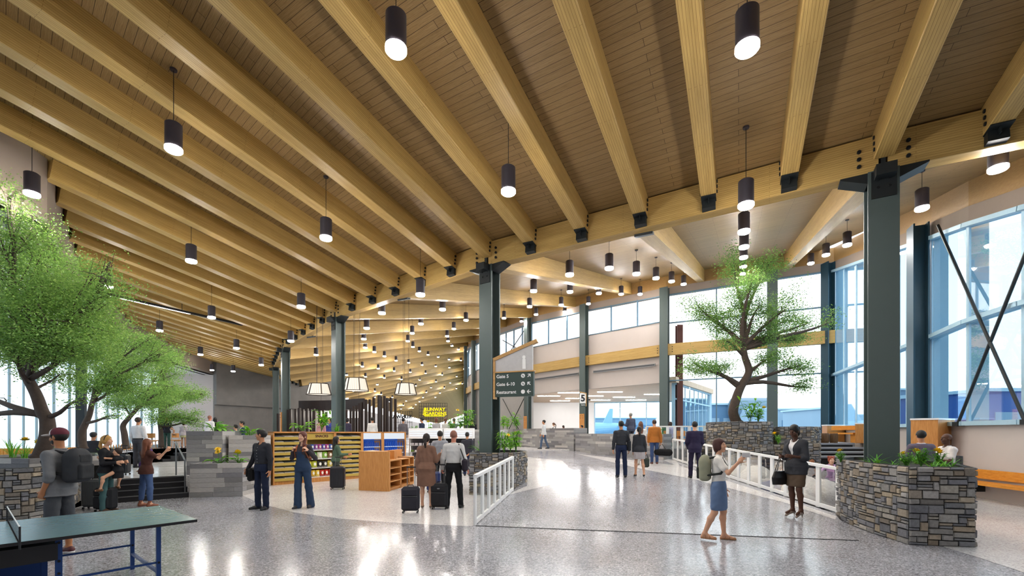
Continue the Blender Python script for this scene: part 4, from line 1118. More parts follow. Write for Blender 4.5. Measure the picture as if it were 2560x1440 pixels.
# cash counter
C0, C1, C2 = gp(897, 1226), gp(973, 1229), gp(1034, 1210)
t = thing('cash_counter', 'oak cash counter with open cubby shelves on its right side', 'counter', ((C0+C1)/2), 0)
e0 = (C1-C0).normalized(); e1 = (C2-C1).normalized(); n1 = Vector((-e1.y, e1.x, 0)); L1_ = (C2-C1).length
if n1.dot(C0-C1) < 0: n1 = -n1
m = MB(); m.prism([C0.xy, C1.xy, (C1+e1*.06).xy, (C0+e1*.9).xy], 0, 1.19); m.build('front_panel', M_oak, t, world=True)
m = MB(); m.prism([(C1+e1*.06+n1*.42).xy, (C2+n1*.42).xy, (C2+n1*.48).xy, (C1+e1*.06+n1*.48).xy], 0, 1.19); m.build('back_panel', M_oak, t, world=True)
for f0, f1, zt in ((.03, .42, .92), (.46, .78, .92), (.82, 1.0, .95)):
    for f in (f0, f1):
        m = MB(); m.prism([(C1+e1*(L1_*f)).xy, (C1+e1*(L1_*f+.03)).xy, (C1+e1*(L1_*f+.03)+n1*.42).xy, (C1+e1*(L1_*f)+n1*.42).xy], 0, zt); m.build('divider', M_oak, t, world=True)
    for z in (.06, .26, .46, .66, zt-.03):
        m = MB(); m.prism([(C1+e1*L1_*f0).xy, (C1+e1*L1_*f1).xy, (C1+e1*L1_*f1+n1*.42).xy, (C1+e1*L1_*f0+n1*.42).xy], z, z+.03); m.build('shelf', M_oakh, t, world=True)
m = MB(); m.prism([(C1+n1*.05).xy, C2.xy, (C2+n1*.42).xy, (C1+n1*.42).xy], 0, .06); m.build('plinth', M_oak, t, world=True)
m = MB(); m.prism([(C1+e1*L1_*.42+n1*.2).xy, (C1+e1*L1_*.5+n1*.2).xy, (C1+e1*L1_*.5+n1*.44).xy, (C1+e1*L1_*.42+n1*.44).xy], .9, 1.19); m.build('upright_panel', M_oak, t, world=True)
# food coolers
M_steelL = plain('brushed_steel', 'b9bcbf', .35, .6, .05, 8)
m = MB(); m.bbox((0, 0, .04), (.13, .10, .08), .01); ME_food = one('food_box', m, plain('food_box_pale', 'cfccd2', .4, 0, .25, 20)); ME_foodD = ME_food.copy(); ME_foodD.materials.clear(); ME_foodD.materials.append(plain('food_box_dark', '4a444c', .4, 0, .4, 20)); ME_foodG = ME_food.copy(); ME_foodG.materials.clear(); ME_foodG.materials.append(plain('food_box_green', '6d8a3a', .5, 0, .3, 20))
for q, (pa, pb, lab) in enumerate(((1021, 1106, 'left open food cooler with a white canopy behind the queue'), (1108, 1183, 'right open food cooler with a white canopy behind the queue'))):
    Yc = 19.2; x0, x1 = xat(pa, Yc), xat(pb, Yc); w = x1-x0; t = thing('food_cooler', lab, 'cooler', (x0, Yc, 0), 0, 'open food coolers')
    m = MB(); m.add([(0, 0, 1.5), (w, 0, 1.5), (w, .1, 1.95), (0, .1, 1.95), (0, .8, 1.5), (w, .8, 1.5), (w, .8, 1.95), (0, .8, 1.95)], [(0, 1, 2, 3), (7, 6, 5, 4), (0, 4, 5, 1), (1, 5, 6, 2), (2, 6, 7, 3), (3, 7, 4, 0)]); m.build('canopy', M_white, t)
    m = MB()
    for z in (1.62, 1.72, 1.82): m.box((w/2, -.012+(z-1.5)*.22, z), (w-.1, .02, .025))
    m.build('canopy_light', emit('cooler_light', 'dfeaff', .6), t)
    m = MB(); m.box((w/2, .78, .9), (w, .06, 1.2)); m.build('back_panel', plain('cooler_back', '4c4a50', .5), t)
    m = MB(); m.bbox((w/2, .42, .3), (w, .8, .6), .03); m.build('base', M_steelL, t)
    for x in (.03, w-.03):
        m = MB(); m.box((x, .06, 1.05), (.04, .04, .9)); m.build('post', M_steelL, t)
    for k, z in enumerate((.66, .92, 1.2)):
        m = MB(); m.box((w/2, .45, z-.012), (w-.08, .6, .02)); m.build('shelf', M_steelL, t)
        for j in range(8):
            b = bpy.data.objects.new('food_box', [ME_food, ME_foodD, ME_food, ME_foodG][(j*5+k*3+q) % 4] if k < 2 else ME_food); COL.objects.link(b); b.location = (x0+.12+(w-.24)*j/7, Yc+.24, z); b.scale = (1, 1, 1.3 if k == 2 else 1)
            tag(b, 'packed meal box, %s from the left on the %s shelf of the %s cooler' % (ordw(j), ['lowest', 'middle', 'top'][k], ['left', 'right'][q]), 'food box', 'packed food in the coolers')
# ------------------------------------------------------------------ slat screen of the restaurant
t = thing('slat_screen', 'dark slat screen with a brown header around the restaurant', 'screen', (xat(850, 25), 25, 0))
SLX = [(725, 26.5, 2.9), (810, 26, 3.1), (830, 25.2, 3.1), (873, 26, 3.15), (905, 25, 3.15), (935, 25.5, 3.1), (970, 24.7, 3.1), (1000, 25.4, 3.1), (1025, 24.6, 3.1), (1075, 25, 3.0), (1105, 24.5, 3.0), (1130, 25.3, 2.95), (1300, 24.3, 3.0), (1335, 25.5, 3.15), (1360, 24.2, 3.2), (1385, 25, 3.3),
       (1410, 24.1, 3.35), (1430, 25.5, 3.5), (1465, 24.0, 3.55), (1495, 24.6, 3.6), (1530, 23.8, 3.65), (1575, 23.6, 3.75), (1592, 24.4, 3.75), (1620, 23.5, 3.7), (1645, 24.2, 3.65), (1675, 23.3, 3.6), (1712, 23.0, 3.5)]
for x, Y, z in SLX:
    px = 480+.297*x; X = xat(px, Y); m = MB(); m.bbox((X, Y, .8+(z-.8)/2), (.11, .17, z-.8), .006, (x % 7)*.08-.25); m.build('slat', M_walnut, t, world=True)
hd = smoothpoly([(xat(748, 27.5), 27.5), (xat(830, 27), 27.), (xat(910, 25.5), 25.5)], 6); m = MB()
for a, b in zip(hd, hd[1:]): m.bar(v3(a, 3.42), v3(b, 3.42), .12, .62)
m.build('header', M_walnut, t, world=True)
t = thing('dining_lamp_panel', 'bright white light panel above the restaurant counter', 'lamp', (xat(850, 28.2), 28.2, 2.7)); m = MB(); m.box((0, 0, .2), (2.6, .25, .4)); m.build('diffuser', emit('panel_glow', 'fff6e8', 5), t); m = MB()
for sx in (-1, 1): m.cyl((sx*1.2, 0, .4), (sx*1.2, 0, deckz(xat(850, 28.2), 28.2)-2.7), .008, 6)
m.build('cords', M_cord, t)
# ------------------------------------------------------------------ drum pendants
M_shade = emit('pleated_shade_glow', 'fff6e8', .5, .04); M_shadeB = emit('pleat_fold_shading', 'faecd6', .44, .04)  # alternate pleats glow dimmer: fold shading put into the emission
def drum(px, y0, y1, Y, wpx, label):
    r = wpx/F*Y/2; z0, z1 = zat(y1, Y), zat(y0, Y); x = xat(px, Y); h = z1-z0
    t = thing('drum_pendant', label, 'pendant lamp', (x, Y, z0), 0, 'large pleated drum pendants'); vs = []; fs = []; n = 72
    for j, (rr, z) in enumerate(((r*.93, .02), (r*.72, h-.02))):
        for k in range(n): a = 2*PI*k/n; q = rr*(1 if k % 2 else .965); vs.append((q*math.cos(a), q*math.sin(a), z))
    for k in range(n): fs.append((k, (k+1) % n, n+(k+1) % n, n+k))
    fs.append(tuple(range(n, 2*n))); m = MB(); m.add(vs, fs); o = m.build('pleated_shade', [M_shade, M_shadeB], t); o.data.polygons.foreach_set('material_index', np.array([k % 2 == 0 for k in range(n)]+[0], dtype=np.int32))
    m = MB(); m.tube([(r*math.cos(2*PI*k/36), r*math.sin(2*PI*k/36), .0) for k in range(37)], .014, 6, False); m.build('lower_ring', M_walnut, t)
    m = MB(); m.tube([(r*.75*math.cos(2*PI*k/36), r*.75*math.sin(2*PI*k/36), h) for k in range(37)], .014, 6, False); m.build('upper_ring', M_walnut, t)
    for k in range(6):
        a = 2*PI*k/6+.1; c, s_ = math.cos(a), math.sin(a); m = MB(); m.bar((r*1.01*c, r*1.01*s_, 0), (r*.76*c, r*.76*s_, h), .03, .03); m.build('frame_arm', M_walnut, t)
    for k in range(3):
        a = 2*PI*k/3+.5; c, s_ = math.cos(a)*r*.3, math.sin(a)*r*.3; m = MB(); m.cyl((c, s_, h), (c, s_, deckz(x, Y)-z0), .007, 6); m.build('cord', M_cord, t)
    m = MB(); m.tube([(-r*.74, 0, h), (r*.74, 0, h)], .01, 6); m.tube([(0, -r*.74, h), (0, r*.74, h)], .01, 6); m.build('spider', M_walnut, t)
drum(797, 959.5, 986.5, 18.6, 59, 'white pleated drum pendant left of the third steel column')
drum(890, 946, 977, 19.3, 61, 'white pleated drum pendant just right of the third steel column')
drum(1014, 959, 986.5, 19.6, 54, 'white pleated drum pendant above the food coolers')
# ------------------------------------------------------------------ signs
M_signg = plain('sign_green', '35443f', .5, 0, .05, 3); M_trimw = woodgrain('sign_wood_trim', 'a57f4c', 'b58d58', 'c39c68', (1, 10, 10))
A_, B_ = at(1240, 990, 12.62), at(1335, 990, 12.25); ex = Vector((B_.x-A_.x, B_.y-A_.y, 0)); Wd = ex.length; ex.normalize(); nv = Vector((ex.y, -ex.x, 0))
t = thing('gate_sign', 'dark green gate direction sign with white i panel on the column', 'sign', (A_.x, A_.y, 2.78), math.atan2(ex.y, ex.x))
zb, zm = zat(992, 12.5)-2.78, zat(930, 12.45)-2.78
m = MB(); m.box((Wd/2, 0, (zb+zm)/2), (Wd, .12, zm-zb)); pn = m.build('direction_panel', M_signg, t)
hl, hr = zat(900, 12.6)-2.78, zat(862, 12.27)-2.78
m = MB(); m.add([(0, y, zm) for y in (-.045,)]+[(Wd*.97, -.045, zm), (Wd*.97, -.045, hr), (0, -.045, hl), (0, .045, zm), (Wd*.97, .045, zm), (Wd*.97, .045, hr), (0, .045, hl)],
                [(0, 1, 2, 3), (7, 6, 5, 4), (0, 4, 5, 1), (1, 5, 6, 2), (2, 6, 7, 3), (3, 7, 4, 0)]); ip = m.build('info_panel', plain('sign_white_panel', 'b7b6b7', .6), t)
m = MB(); m.bar((-.06, 0, hl+.0), (Wd+.1, 0, hr+.10), .16, .09); m.build('top_trim', M_trimw, t)
m = MB(); m.bar((-.03, 0, zb-.06), (-.03, 0, hl), .16, .06, (1, 0, 0)); m.build('side_trim', M_trimw, t)
m = MB(); m.bar((-.06, 0, zm), (Wd+.03, 0, zm), .16, .035); m.build('middle_trim', M_trimw, t)
T = wm(t)
lw = M_white
lettering('i', .52, T @ Vector((Wd*.76, -.055, zm+.24)), ex, (0, 0, 1), lw, ip, 'info_letter', bold=.022, depth=.012)
rows = ('Gate 5', 'Gate 6-10', 'Restaurant')
for k, tx in enumerate(rows):
    z = zb+(zm-zb)*(.82-.32*k)
    lettering(tx, .135, T @ Vector((.035, -.064, z)), ex, (0, 0, 1), lw, pn, 'sign_lettering', 'LEFT', bold=.002)
    m = MB(); m.tube([(Wd*.735, -.062, z), (Wd*.735, -.07, z)], .058, 20); m.build('pictogram_disc', lw, pn)
    if k < 2:
        m = MB(); c = Vector((Wd*.735, -.074, z)); m.bar(c+Vector((-.03, 0, .03)), c+Vector((.03, 0, -.03)), .012, .004, (0, 1, 0)); m.bar(c+Vector((-.012, 0, -.02)), c+Vector((.02, 0, .012)), .010, .004, (0, 1, 0)); m.build('plane_icon', M_signg, pn)
    d = [(1, 1), (-1, 1), (-1.3, 0)][k]; dv = Vector((d[0], 0, d[1])).normalized(); c = Vector((Wd*.89, -.066, z)); pv = Vector((-dv.z, 0, dv.x))
    m = MB(); m.bar(c-dv*.055, c+dv*.05, .02, .006, (0, 1, 0)); m.bar(c+dv*.055, c+dv*.0+pv*.05, .02, .006, (0, 1, 0)); m.bar(c+dv*.055, c+dv*.0-pv*.05, .02, .006, (0, 1, 0)); m.build('arrow', lw, pn)
# gate five sign
Yg = 30.3; t = thing('gate_number_sign', 'small white sign with number five beside the facade column', 'sign', (xat(1450, Yg), Yg, zat(1016, Yg)))
wg = 14/F*Yg; hg = 34/F*Yg
m = MB(); m.box((wg/2, 0, hg*.6), (wg, .12, hg*.75)); pn = m.build('panel', M_white, t)
m = MB(); m.box((wg/2, 0, hg*.11), (wg*1.05, .14, hg*.2)); ft = m.build('name_bar', M_signg, t)
m = MB(); m.bar((wg*1.06, 0, 0), (wg*1.06, 0, hg*.95), .16, .05, (1, 0, 0)); m.bar((-.02, 0, hg*1.05), (wg*1.1, 0, hg*.95), .16, .06); m.build('wood_trim', M_trimw, t)
lettering('5', .62, wm(t) @ Vector((wg/2, -.07, hg*.58)), (1, 0, 0), (0, 0, 1), M_black, pn, 'number', bold=.02)
lettering('Gate', .14, wm(t) @ Vector((wg/2, -.08, hg*.11)), (1, 0, 0), (0, 0, 1), lw, ft, 'sign_lettering')
m = MB(); m.bar((wg*1.06, 0, hg*.5), (wg*1.06+.35, .2, hg*.5), .05, .08); m.build('bracket', M_steelD, t)
# runway gardens sign
Ys = 29.0; x0, x1 = xat(1048, Ys), xat(1118, Ys); zt, zb = zat(1008, Ys), zat(1070, Ys)
t = thing('restaurant_sign', 'yellow neon garden sign on a black grid frame above the counter', 'sign', ((x0+x1)/2, Ys, zb))
M_neon = emit('yellow_neon', 'f6d416', .8)
m = MB()
for k in range(13): x = x0+(x1-x0)*k/12; m.bar((x, Ys, zb), (x, Ys, zt), .02, .02)
for k in range(9): z = zb+(zt-zb)*k/8; m.bar((x0, Ys, z), (x1, Ys, z), .02, .02)
gd_ = m.build('grid_frame', M_black, t, world=True)
lettering('RUNWAY', .31, (xat(1087, Ys), Ys-.06, zat(1024.0, Ys)), (1, 0, 0), (0, 0, 1), M_neon, t, 'neon_lettering', bold=.004, depth=.02)
lettering('GARDENS', .31, (xat(1090, Ys), Ys-.06, zat(1034.5, Ys)), (1, 0, 0), (0, 0, 1), M_neon, t, 'neon_lettering', bold=.004, depth=.02)
m = MB(); m.bar((xat(1062, Ys), Ys-.06, zat(1040, Ys)), (xat(1112, Ys), Ys-.06, zat(1040, Ys)), .03, .05); m.build('neon_line', M_neon, t, world=True)
m = MB(); cx = xat(1062, Ys)
for k in range(5):
    z = zat(1039-3.6*k, Ys); L = .15-.02*k
    for sx in (-1, 1):
        m.add([(cx, Ys-.06, z), (cx+sx*L*.5, Ys-.06, z+.03), (cx+sx*L, Ys-.06, z+.10), (cx+sx*L*.35, Ys-.06, z+.09), (cx, Ys-.09, z+.05)], [(0, 1, 2, 3, 4)])
m.build('neon_leaf', M_neon, t, world=True)
Ys = 27.0; t = thing('mirrored_sign', 'dark sign seen from behind left of the neon sign', 'sign', (xat(1000, Ys), Ys, 0)); m = MB(); x0, x1 = xat(984, Ys), xat(1030, Ys); zt, zb = zat(1028, Ys), 0
for k in range(9): x = x0+(x1-x0)*k/8; m.bar((x, Ys, zb), (x, Ys, zt), .02, .02)
for k in range(10): z = zb+(zt-zb)*k/9; m.bar((x0, Ys, z), (x1, Ys, z), .02, .02)
m.build('grid_frame', M_black, t, world=True)
lettering('RUNWAY', .30, (xat(1001, Ys), Ys+.06, zat(1042, Ys)), (-1, 0, 0), (0, 0, 1), M_steelD, t, 'lettering', bold=.01, depth=.02)
# ------------------------------------------------------------------ right side woodwork
def podium(label, poly, z1, z0=0):
    cx = sum(p[0] for p in poly)/len(poly); cy = sum(p[1] for p in poly)/len(poly)
    t = thing('column_podium', label, 'podium', (cx, cy, z0), 0, 'wooden column podiums'); m = MB(); m.prism(poly, z0, z1-.05); m.build('cladding', M_oak, t, world=True)
    m = MB(); m.prism(shrink(poly, -.02), z1-.05, z1); m.build('white_top', M_white, t, world=True)
podium('wooden column podium with white top behind the two sitting men', [(xat(2277, 13.3), 13.3), (xat(2345, 12.9), 12.9), (xat(2386, 13.4), 13.4), (xat(2386, 14.2), 14.2), (xat(2277, 14.6), 14.6)], 2.18)
podium('wooden column podium at the corner of the window walls', [(xat(2055, 22.6), 22.6), (xat(2068, 21.9), 21.9), (xat(2112, 22.2), 22.2), (xat(2112, 23.4), 23.4), (xat(2055, 23.6), 23.6)], 2.15, 1.3)
podium('wooden column podium just left of the nearest steel column', [(xat(2138, 19.4), 19.4), (xat(2166, 19.2), 19.2), (xat(2172, 20.2), 20.2), (xat(2140, 20.4), 20.4)], 2.18, 1.3)
t = thing('wood_bench', 'honey wooden bench between the two podiums by the right windows', 'bench', (xat(2110, 20.5), 20.5, 1.3))
m = MB(); m.bar((xat(2080, 21.3), 21.3, 1.98), (xat(2140, 20.3), 20.3, 1.98), .08, .2); m.build('backrest', M_orange, t, world=True)
m = MB(); m.bar((xat(2080, 21.0), 21.0, 1.72), (xat(2140, 20.0), 20.0, 1.72), .4, .07); m.build('seat', M_orange, t, world=True)
for f in (.1, .9):
    m = MB(); p = Vector((xat(2080, 21.0), 21.0)).lerp(Vector((xat(2140, 20.0), 20.0)), f); m.box((p.x, p.y, 1.5), (.06, .3, .4)); m.build('support', M_orange, t, world=True)
for i, px in enumerate((2039, 2062, 2084)):
    Y = 19.5; r = 9.5/F*Y; m = MB(); m.lathe([(r*.86, 0), (r*.98, .1), (r, .22), (r*.97, .34), (r*.9, .42), (.001, .42)], 18, (xat(px, Y), Y, 1.31)); tag(m.build('log_stool', woodgrain('stump_wood', '4a3520', '5d432a', '70543a', (10, 10, 1)), smooth=False), 'round log stool on the bleacher platform, %s of three' % ['leftmost', 'middle', 'rightmost'][i], 'stool', 'log stools')
t = thing('bleacher_steps', 'grey bleacher steps up to the platform with the log stools', 'steps', (xat(2100, 17.6), 17.6, 0)); M_gst = plain('grey_stone_tread', '85868c', .7, 0, .12, 4)
x0, x1 = xat(2043, 18.), 14.5
for k in range(4):
    Y = 17.15+.55*k; z = .84+.155*k; x0 = .690*Y
    m = MB(); m.box(((x0+x1)/2, Y+.6, z-.035), (x1-x0, 1.2, .07)); m.build('tread', M_gst, t, world=True)
    m = MB(); m.box(((x0+x1)/2, Y+.65, (z-.07)/2), (x1-x0, 1.1, z-.07)); m.build('riser', M_black, t, world=True)
slab('floor_bleacher_platform', [(13.2, 19.6), (14.9, 19.3), (17.0, 23.9), (14.9, 25.0), (12.6, 24.)], 1.31, M_gst, 1.2)
slab('floor_tree_terrace', [(7.6, 20.2), (12.6, 18.6), (12.6, 24.5), (9.8, 27.3), (7.7, 25.5)], 1.0, M_gst, 1.0)
t = thing('wall_bench', 'honey wooden wall bench at the right edge of the picture', 'bench', (12.2, 10., 0))
q0, q1 = Vector((12.62, 12.4)), Vector((11.75, 7.0))
nb = Vector((-1, .12)).normalized()
m = MB(); m.bar(v3(q0+nb*.06, .66), v3(q1+nb*.06, .66), .06, .24); m.build('backrest', M_orange, t, world=True)
m = MB(); m.bar(v3(q0+nb*.28, .44), v3(q1+nb*.28, .44), .44, .07); m.build('seat', M_orange, t, world=True)
for f in (.12, .5, .88):
    p = q0.lerp(q1, f)+nb*.14; m = MB(); m.box((p.x, p.y, .3), (.28, .06, .22)); m.build('bracket', M_steelD, t, world=True)
# picket fence bench behind the left planter
t = thing('slat_bench', 'long curved bench back of upright honey slats under the left trees', 'bench', (-11.8, 12.5, P1))
pp = smoothpoly([gp(-40, 1141, .9).xy, gp(80, 1141, .9).xy, gp(180, 1137, .9).xy, gp(260, 1130, .9).xy, gp(345, 1120, .9).xy], 20)
npk = 64
for k in range(npk):
    i = k/(npk-1)*(len(pp)-1); a = pp[int(i)]; b = pp[min(int(i)+1, len(pp)-1)]; p = a.lerp(b, i-int(i)); e = (pp[min(int(i)+1, len(pp)-1)]-pp[max(int(i)-1, 0)]).normalized()
    m = MB(); m.bbox((p.x, p.y, .88), (.10, .03, .62), .005, math.atan2(e.y, e.x)+.15); m.build('slat', M_orange, t, world=True)
m = MB()
for a, b in zip(pp, pp[1:]): m.bar(v3(a+Vector((0, .04)), .72), v3(b+Vector((0, .04)), .72), .03, .05); m.bar(v3(a+Vector((.0, .28)), .95), v3(b+Vector((0, .28)), .95), .4, .04)
m.build('rail', M_oak, t, world=True)
# ------------------------------------------------------------------ trees
def leaf_cloud(pts, size, r, flat=.5):
    """leaves as small folded blades at the given centres; returns verts, faces, colours"""
    n = len(pts); P = np.asarray(pts, dtype=float)
    d = r.normal(size=(n, 3)); d[:, 2] *= flat; d /= np.linalg.norm(d, axis=1)[:, None]+1e-9
    q = r.normal(size=(n, 3)); q -= d*(q*d).sum(1)[:, None]; q /= np.linalg.norm(q, axis=1)[:, None]+1e-9
    nn = np.cross(d, q); s = (size*r.uniform(.6, 1.3, n))[:, None]
    v0 = P; v1 = P+d*s*.5+q*s*.24+nn*s*.06; v2 = P+d*s; v3_ = P+d*s*.5-q*s*.24+nn*s*.06
    V = np.stack([v0, v1, v2, v3_], 1).reshape(-1, 3)
    Fc = (np.arange(n)[:, None]*4+np.array([0, 1, 2, 3])[None]).tolist()
    c = np.clip(r.normal(.45, .22, n), 0, 1); C = np.repeat(np.stack([c, c, c, np.ones(n)], 1), 4, 0)
    return V, Fc, C
def curve3(p0, p1, r, bend=.2, n=6):
    p0, p1 = Vector(p0), Vector(p1); L = (p1-p0).length; k = Vector((r.uniform(-1, 1), r.uniform(-1, 1), r.uniform(-.3, .8)))*L*bend
    k2 = Vector((r.uniform(-1, 1), r.uniform(-1, 1), r.uniform(-1, 1)))*L*bend*.25
    return [p0.lerp(p1, t)+k*(4*t*(1-t))*.5+k2*math.sin(t*6.28)*.5 for t in [i/(n-1) for i in range(n)]]
def tree(name, label, trunk, rad, blobs, nleaf, size, sd, group=None, forks=None, leaf=None, limb=1.0):
    """trunk: points; blobs: (centre, radii); limbs run from fork points on the trunk to every blob"""
    r = random.Random(sd); nr = np.random.default_rng(sd); base = Vector(trunk[0])
    t = thing(name, label, 'tree', base, 0, group)
    tr = smoothpoly3(trunk, 5); m = MB(); k = len(tr)
    m.tube(tr, [rad*(1.25 if i == 0 else 1)*(1-.45*i/k) for i in range(k)], 12)
    bm = MB(); vol = [b[1][0]*b[1][1]*b[1][2] for b in blobs]; tot = sum(v**.75 for v in vol); LP = []
    for (c, rr), v in zip(blobs, vol):
        c = Vector(c); f = forks or tr[int(k*.45):]
        s = min(f, key=lambda p: (p-c).length+abs(p.z-c.z+.6)*.6+r.random()*.3)
        main = curve3(s, c, r, .16, 8); L = (c-s).length; r0 = min(rad*.5, (.014+.024*L)*limb)
        bm.tube(main, [r0*(1-.8*i/7)+.004 for i in range(8)], 7)
        nt_ = max(5, int(14*(v**.33)/.5)); tips = []
        for j in range(nt_):
            u = nr.normal(size=3); u /= np.linalg.norm(u); u *= nr.uniform(.25, 1.)**.5
            e = c+Vector((u[0]*rr[0], u[1]*rr[1], u[2]*rr[2])); b0 = main[r.randint(3, 7)]
            tw = curve3(b0, e, r, .18, 5); bm.tube(tw, [max(.003, r0/limb*.22*(1-.8*i/4)) for i in range(5)], 5, False); tips.append(tw)
        nl = int(nleaf*v**.75/tot); ns = max(4, nl//22)
        for j in range(ns):
            tw = r.choice(tips); q = tw[r.randint(2, 4)]; q = Vector(q)+Vector(nr.normal(size=3)*np.array(rr)*.22)
            cl = nr.normal(size=(22, 3))*np.array([.10+size*.8, .10+size*.8, .05+size*.3]); LP.append(np.array(q)+cl)
    m.build('trunk', M_bark, t, world=True, smooth=True); bm.build('branches', M_bark, t, world=True, smooth=True)
    V, Fc, C = leaf_cloud(np.concatenate(LP), size, nr, .6); f = MB(); f.v = V.tolist(); f.f = Fc
    f.build('foliage', leaf or M_leaf, t, world=True, cols=C); return t
def smoothpoly3(pts, n=5):
    P = [Vector(p) for p in pts]; out = []
    for i in range(len(P)-1):
        p0, p1, p2, p3 = P[max(i-1, 0)], P[i], P[i+1], P[min(i+2, len(P)-1)]
        for k in range(n):
            t = k/n; out.append(.5*((2*p1)+(p2-p0)*t+(2*p0-5*p1+4*p2-p3)*t*t+(3*p1-p0-3*p2+p3)*t**3))
    out.append(P[-1]); return out
def crown(Y, lst, r, dsp=.9, dr=.8):
    return [(at(px, py, Y+r.uniform(-dsp, dsp)), (rx/F*Y, max(rx, ry)/F*Y*dr, ry/F*Y)) for px, py, rx, ry in lst]
rr_ = random.Random(5)
Y = 17.1
tree('indoor_tree', 'single airy tree in the round stone planter at the right', [at(1843, 1059, Y), at(1833, 1030, Y), at(1842, 992, Y), at(1853, 965, Y), at(1872, 930, Y), at(1862, 892, Y), at(1858, 865, Y)], .19,
     crown(Y, [(1852, 745, 52, 52), (1925, 655, 50, 36), (1835, 655, 34, 46), (1745, 765, 55, 30), (1790, 800, 52, 30), (1858, 815, 42, 36), (1962, 775, 44, 52), (1925, 835, 40, 28), (2020, 808, 42, 24), (2086, 800, 22, 24), (1990, 848, 48, 20), (1735, 908, 48, 32), (1790, 918, 46, 22),
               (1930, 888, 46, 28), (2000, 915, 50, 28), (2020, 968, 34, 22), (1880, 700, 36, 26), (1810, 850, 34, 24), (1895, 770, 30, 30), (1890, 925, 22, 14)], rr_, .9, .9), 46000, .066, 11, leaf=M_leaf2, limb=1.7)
Y = 9.6
tree('indoor_tree', 'largest leafy tree at the left edge behind the man in the red cap', [at(100, 1146, Y), at(118, 1095, Y), at(118, 1050, Y), at(106, 1030, Y), at(90, 985, Y), at(60, 930, Y)], .15,
     crown(Y, [(25, 485, 46, 44), (35, 580, 80, 60), (110, 640, 95, 55), (55, 720, 110, 70), (175, 720, 100, 60), (265, 700, 46, 52), (115, 800, 130, 70), (255, 785, 66, 58), (50, 875, 105, 46), (190, 870, 100, 44), (-25, 1005, 14, 8), (-40, 1050, 14, 6), (212, 1000, 26, 8), (-60, 640, 90, 80), (-60, 820, 100, 90), (150, 935, 70, 16),
               (275, 655, 30, 22), (90, 560, 50, 36), (230, 840, 70, 50)], rr_, 1.3, 1.), 95000, .048, 12, 'trees in the left planters')
Y = 14.2
tree('indoor_tree', 'second tree from the left behind the blond woman', [at(208, 1122, Y), at(204, 1085, Y), at(214, 1058, Y), at(224, 1035, Y), at(232, 1000, Y)], .115,
     crown(Y, [(300, 850, 74, 50), (345, 905, 64, 50), (250, 930, 76, 40), (320, 960, 66, 34), (400, 885, 44, 32), (230, 965, 60, 18), (370, 850, 36, 26), (290, 1040, 24, 8)], rr_, 1.0, 1.), 32000, .054, 13, 'trees in the left planters')
Y = 17.8
tree('indoor_tree', 'third tree from the left behind the man in the white shirt', [at(316, 1122, Y), at(311, 1085, Y), at(308, 1064, Y), at(322, 1045, Y), at(345, 1020, Y)], .12,
     crown(Y, [(350, 985, 72, 34), (420, 968, 44, 34), (300, 1005, 54, 24), (425, 912, 42, 34), (380, 1010, 50, 22), (440, 880, 30, 24)], rr_, .9, 1.), 20000, .062, 14, 'trees in the left planters')
Y = 23.0
tree('indoor_tree', 'farthest left tree near the end of the glass wall', [at(404, 1118, Y), at(402, 1080, Y), at(400, 1050, Y), at(412, 1020, Y)], .12,
     crown(Y, [(410, 995, 46, 30), (470, 982, 42, 24), (440, 1040, 40, 18), (495, 1048, 22, 24), (395, 1045, 26, 20), (505, 985, 18, 16)], rr_, .7, 1.), 14000, .075, 15, 'trees in the left planters')
# ------------------------------------------------------------------ planter plants
def blade(V, Fc, C, p, az, L, w, up, droop, col, n=6, tipz=0):
    """arching leaf blade from p"""
    o = len(V); h = Vector((math.cos(az), math.sin(az), 0)); sd = Vector((-h.y, h.x, 0)); q = Vector(p); ang = up
    for i in range(n+1):
        t = i/n; ww = w*math.sin(PI*min(1, .12+t*.88))**.8*(1 if t < 1 else .05)
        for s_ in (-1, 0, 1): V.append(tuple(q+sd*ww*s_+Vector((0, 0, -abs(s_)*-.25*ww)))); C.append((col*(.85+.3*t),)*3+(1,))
        d = h*math.cos(ang)+Vector((0, 0, math.sin(ang))); q = q+d*(L/n); ang -= droop/n
    for i in range(n):
        for s_ in (0, 1): a = o+i*3+s_; Fc.append((a, a+1, a+4, a+3))
def flower_mesh():
    m = MB()
    for ring, (npt, L, z, tilt) in enumerate(((9, .055, 0, .25), (8, .045, .008, .6), (6, .03, .015, .95))):
        for k in range(npt):
            a = 2*PI*(k+.5*ring)/npt; c, s_ = math.cos(a), math.sin(a); w = L*.28; ct, st = math.cos(tilt), math.sin(tilt)
            m.add([(0, 0, z), (c*L*.5*ct-s_*w, s_*L*.5*ct+c*w, z+L*.5*st), (c*L*ct, s_*L*ct, z+L*st), (c*L*.5*ct+s_*w, s_*L*.5*ct-c*w, z+L*.5*st)], [(0, 1, 2, 3)])
    m.ell((0, 0, .014), (.012, .012, .01), 8, 5); return one('flower', m, M_flower)
ME_flower = flower_mesh(); M_stem = plain('green_stem', '4d7d2c', .6, 0, .15, 20)
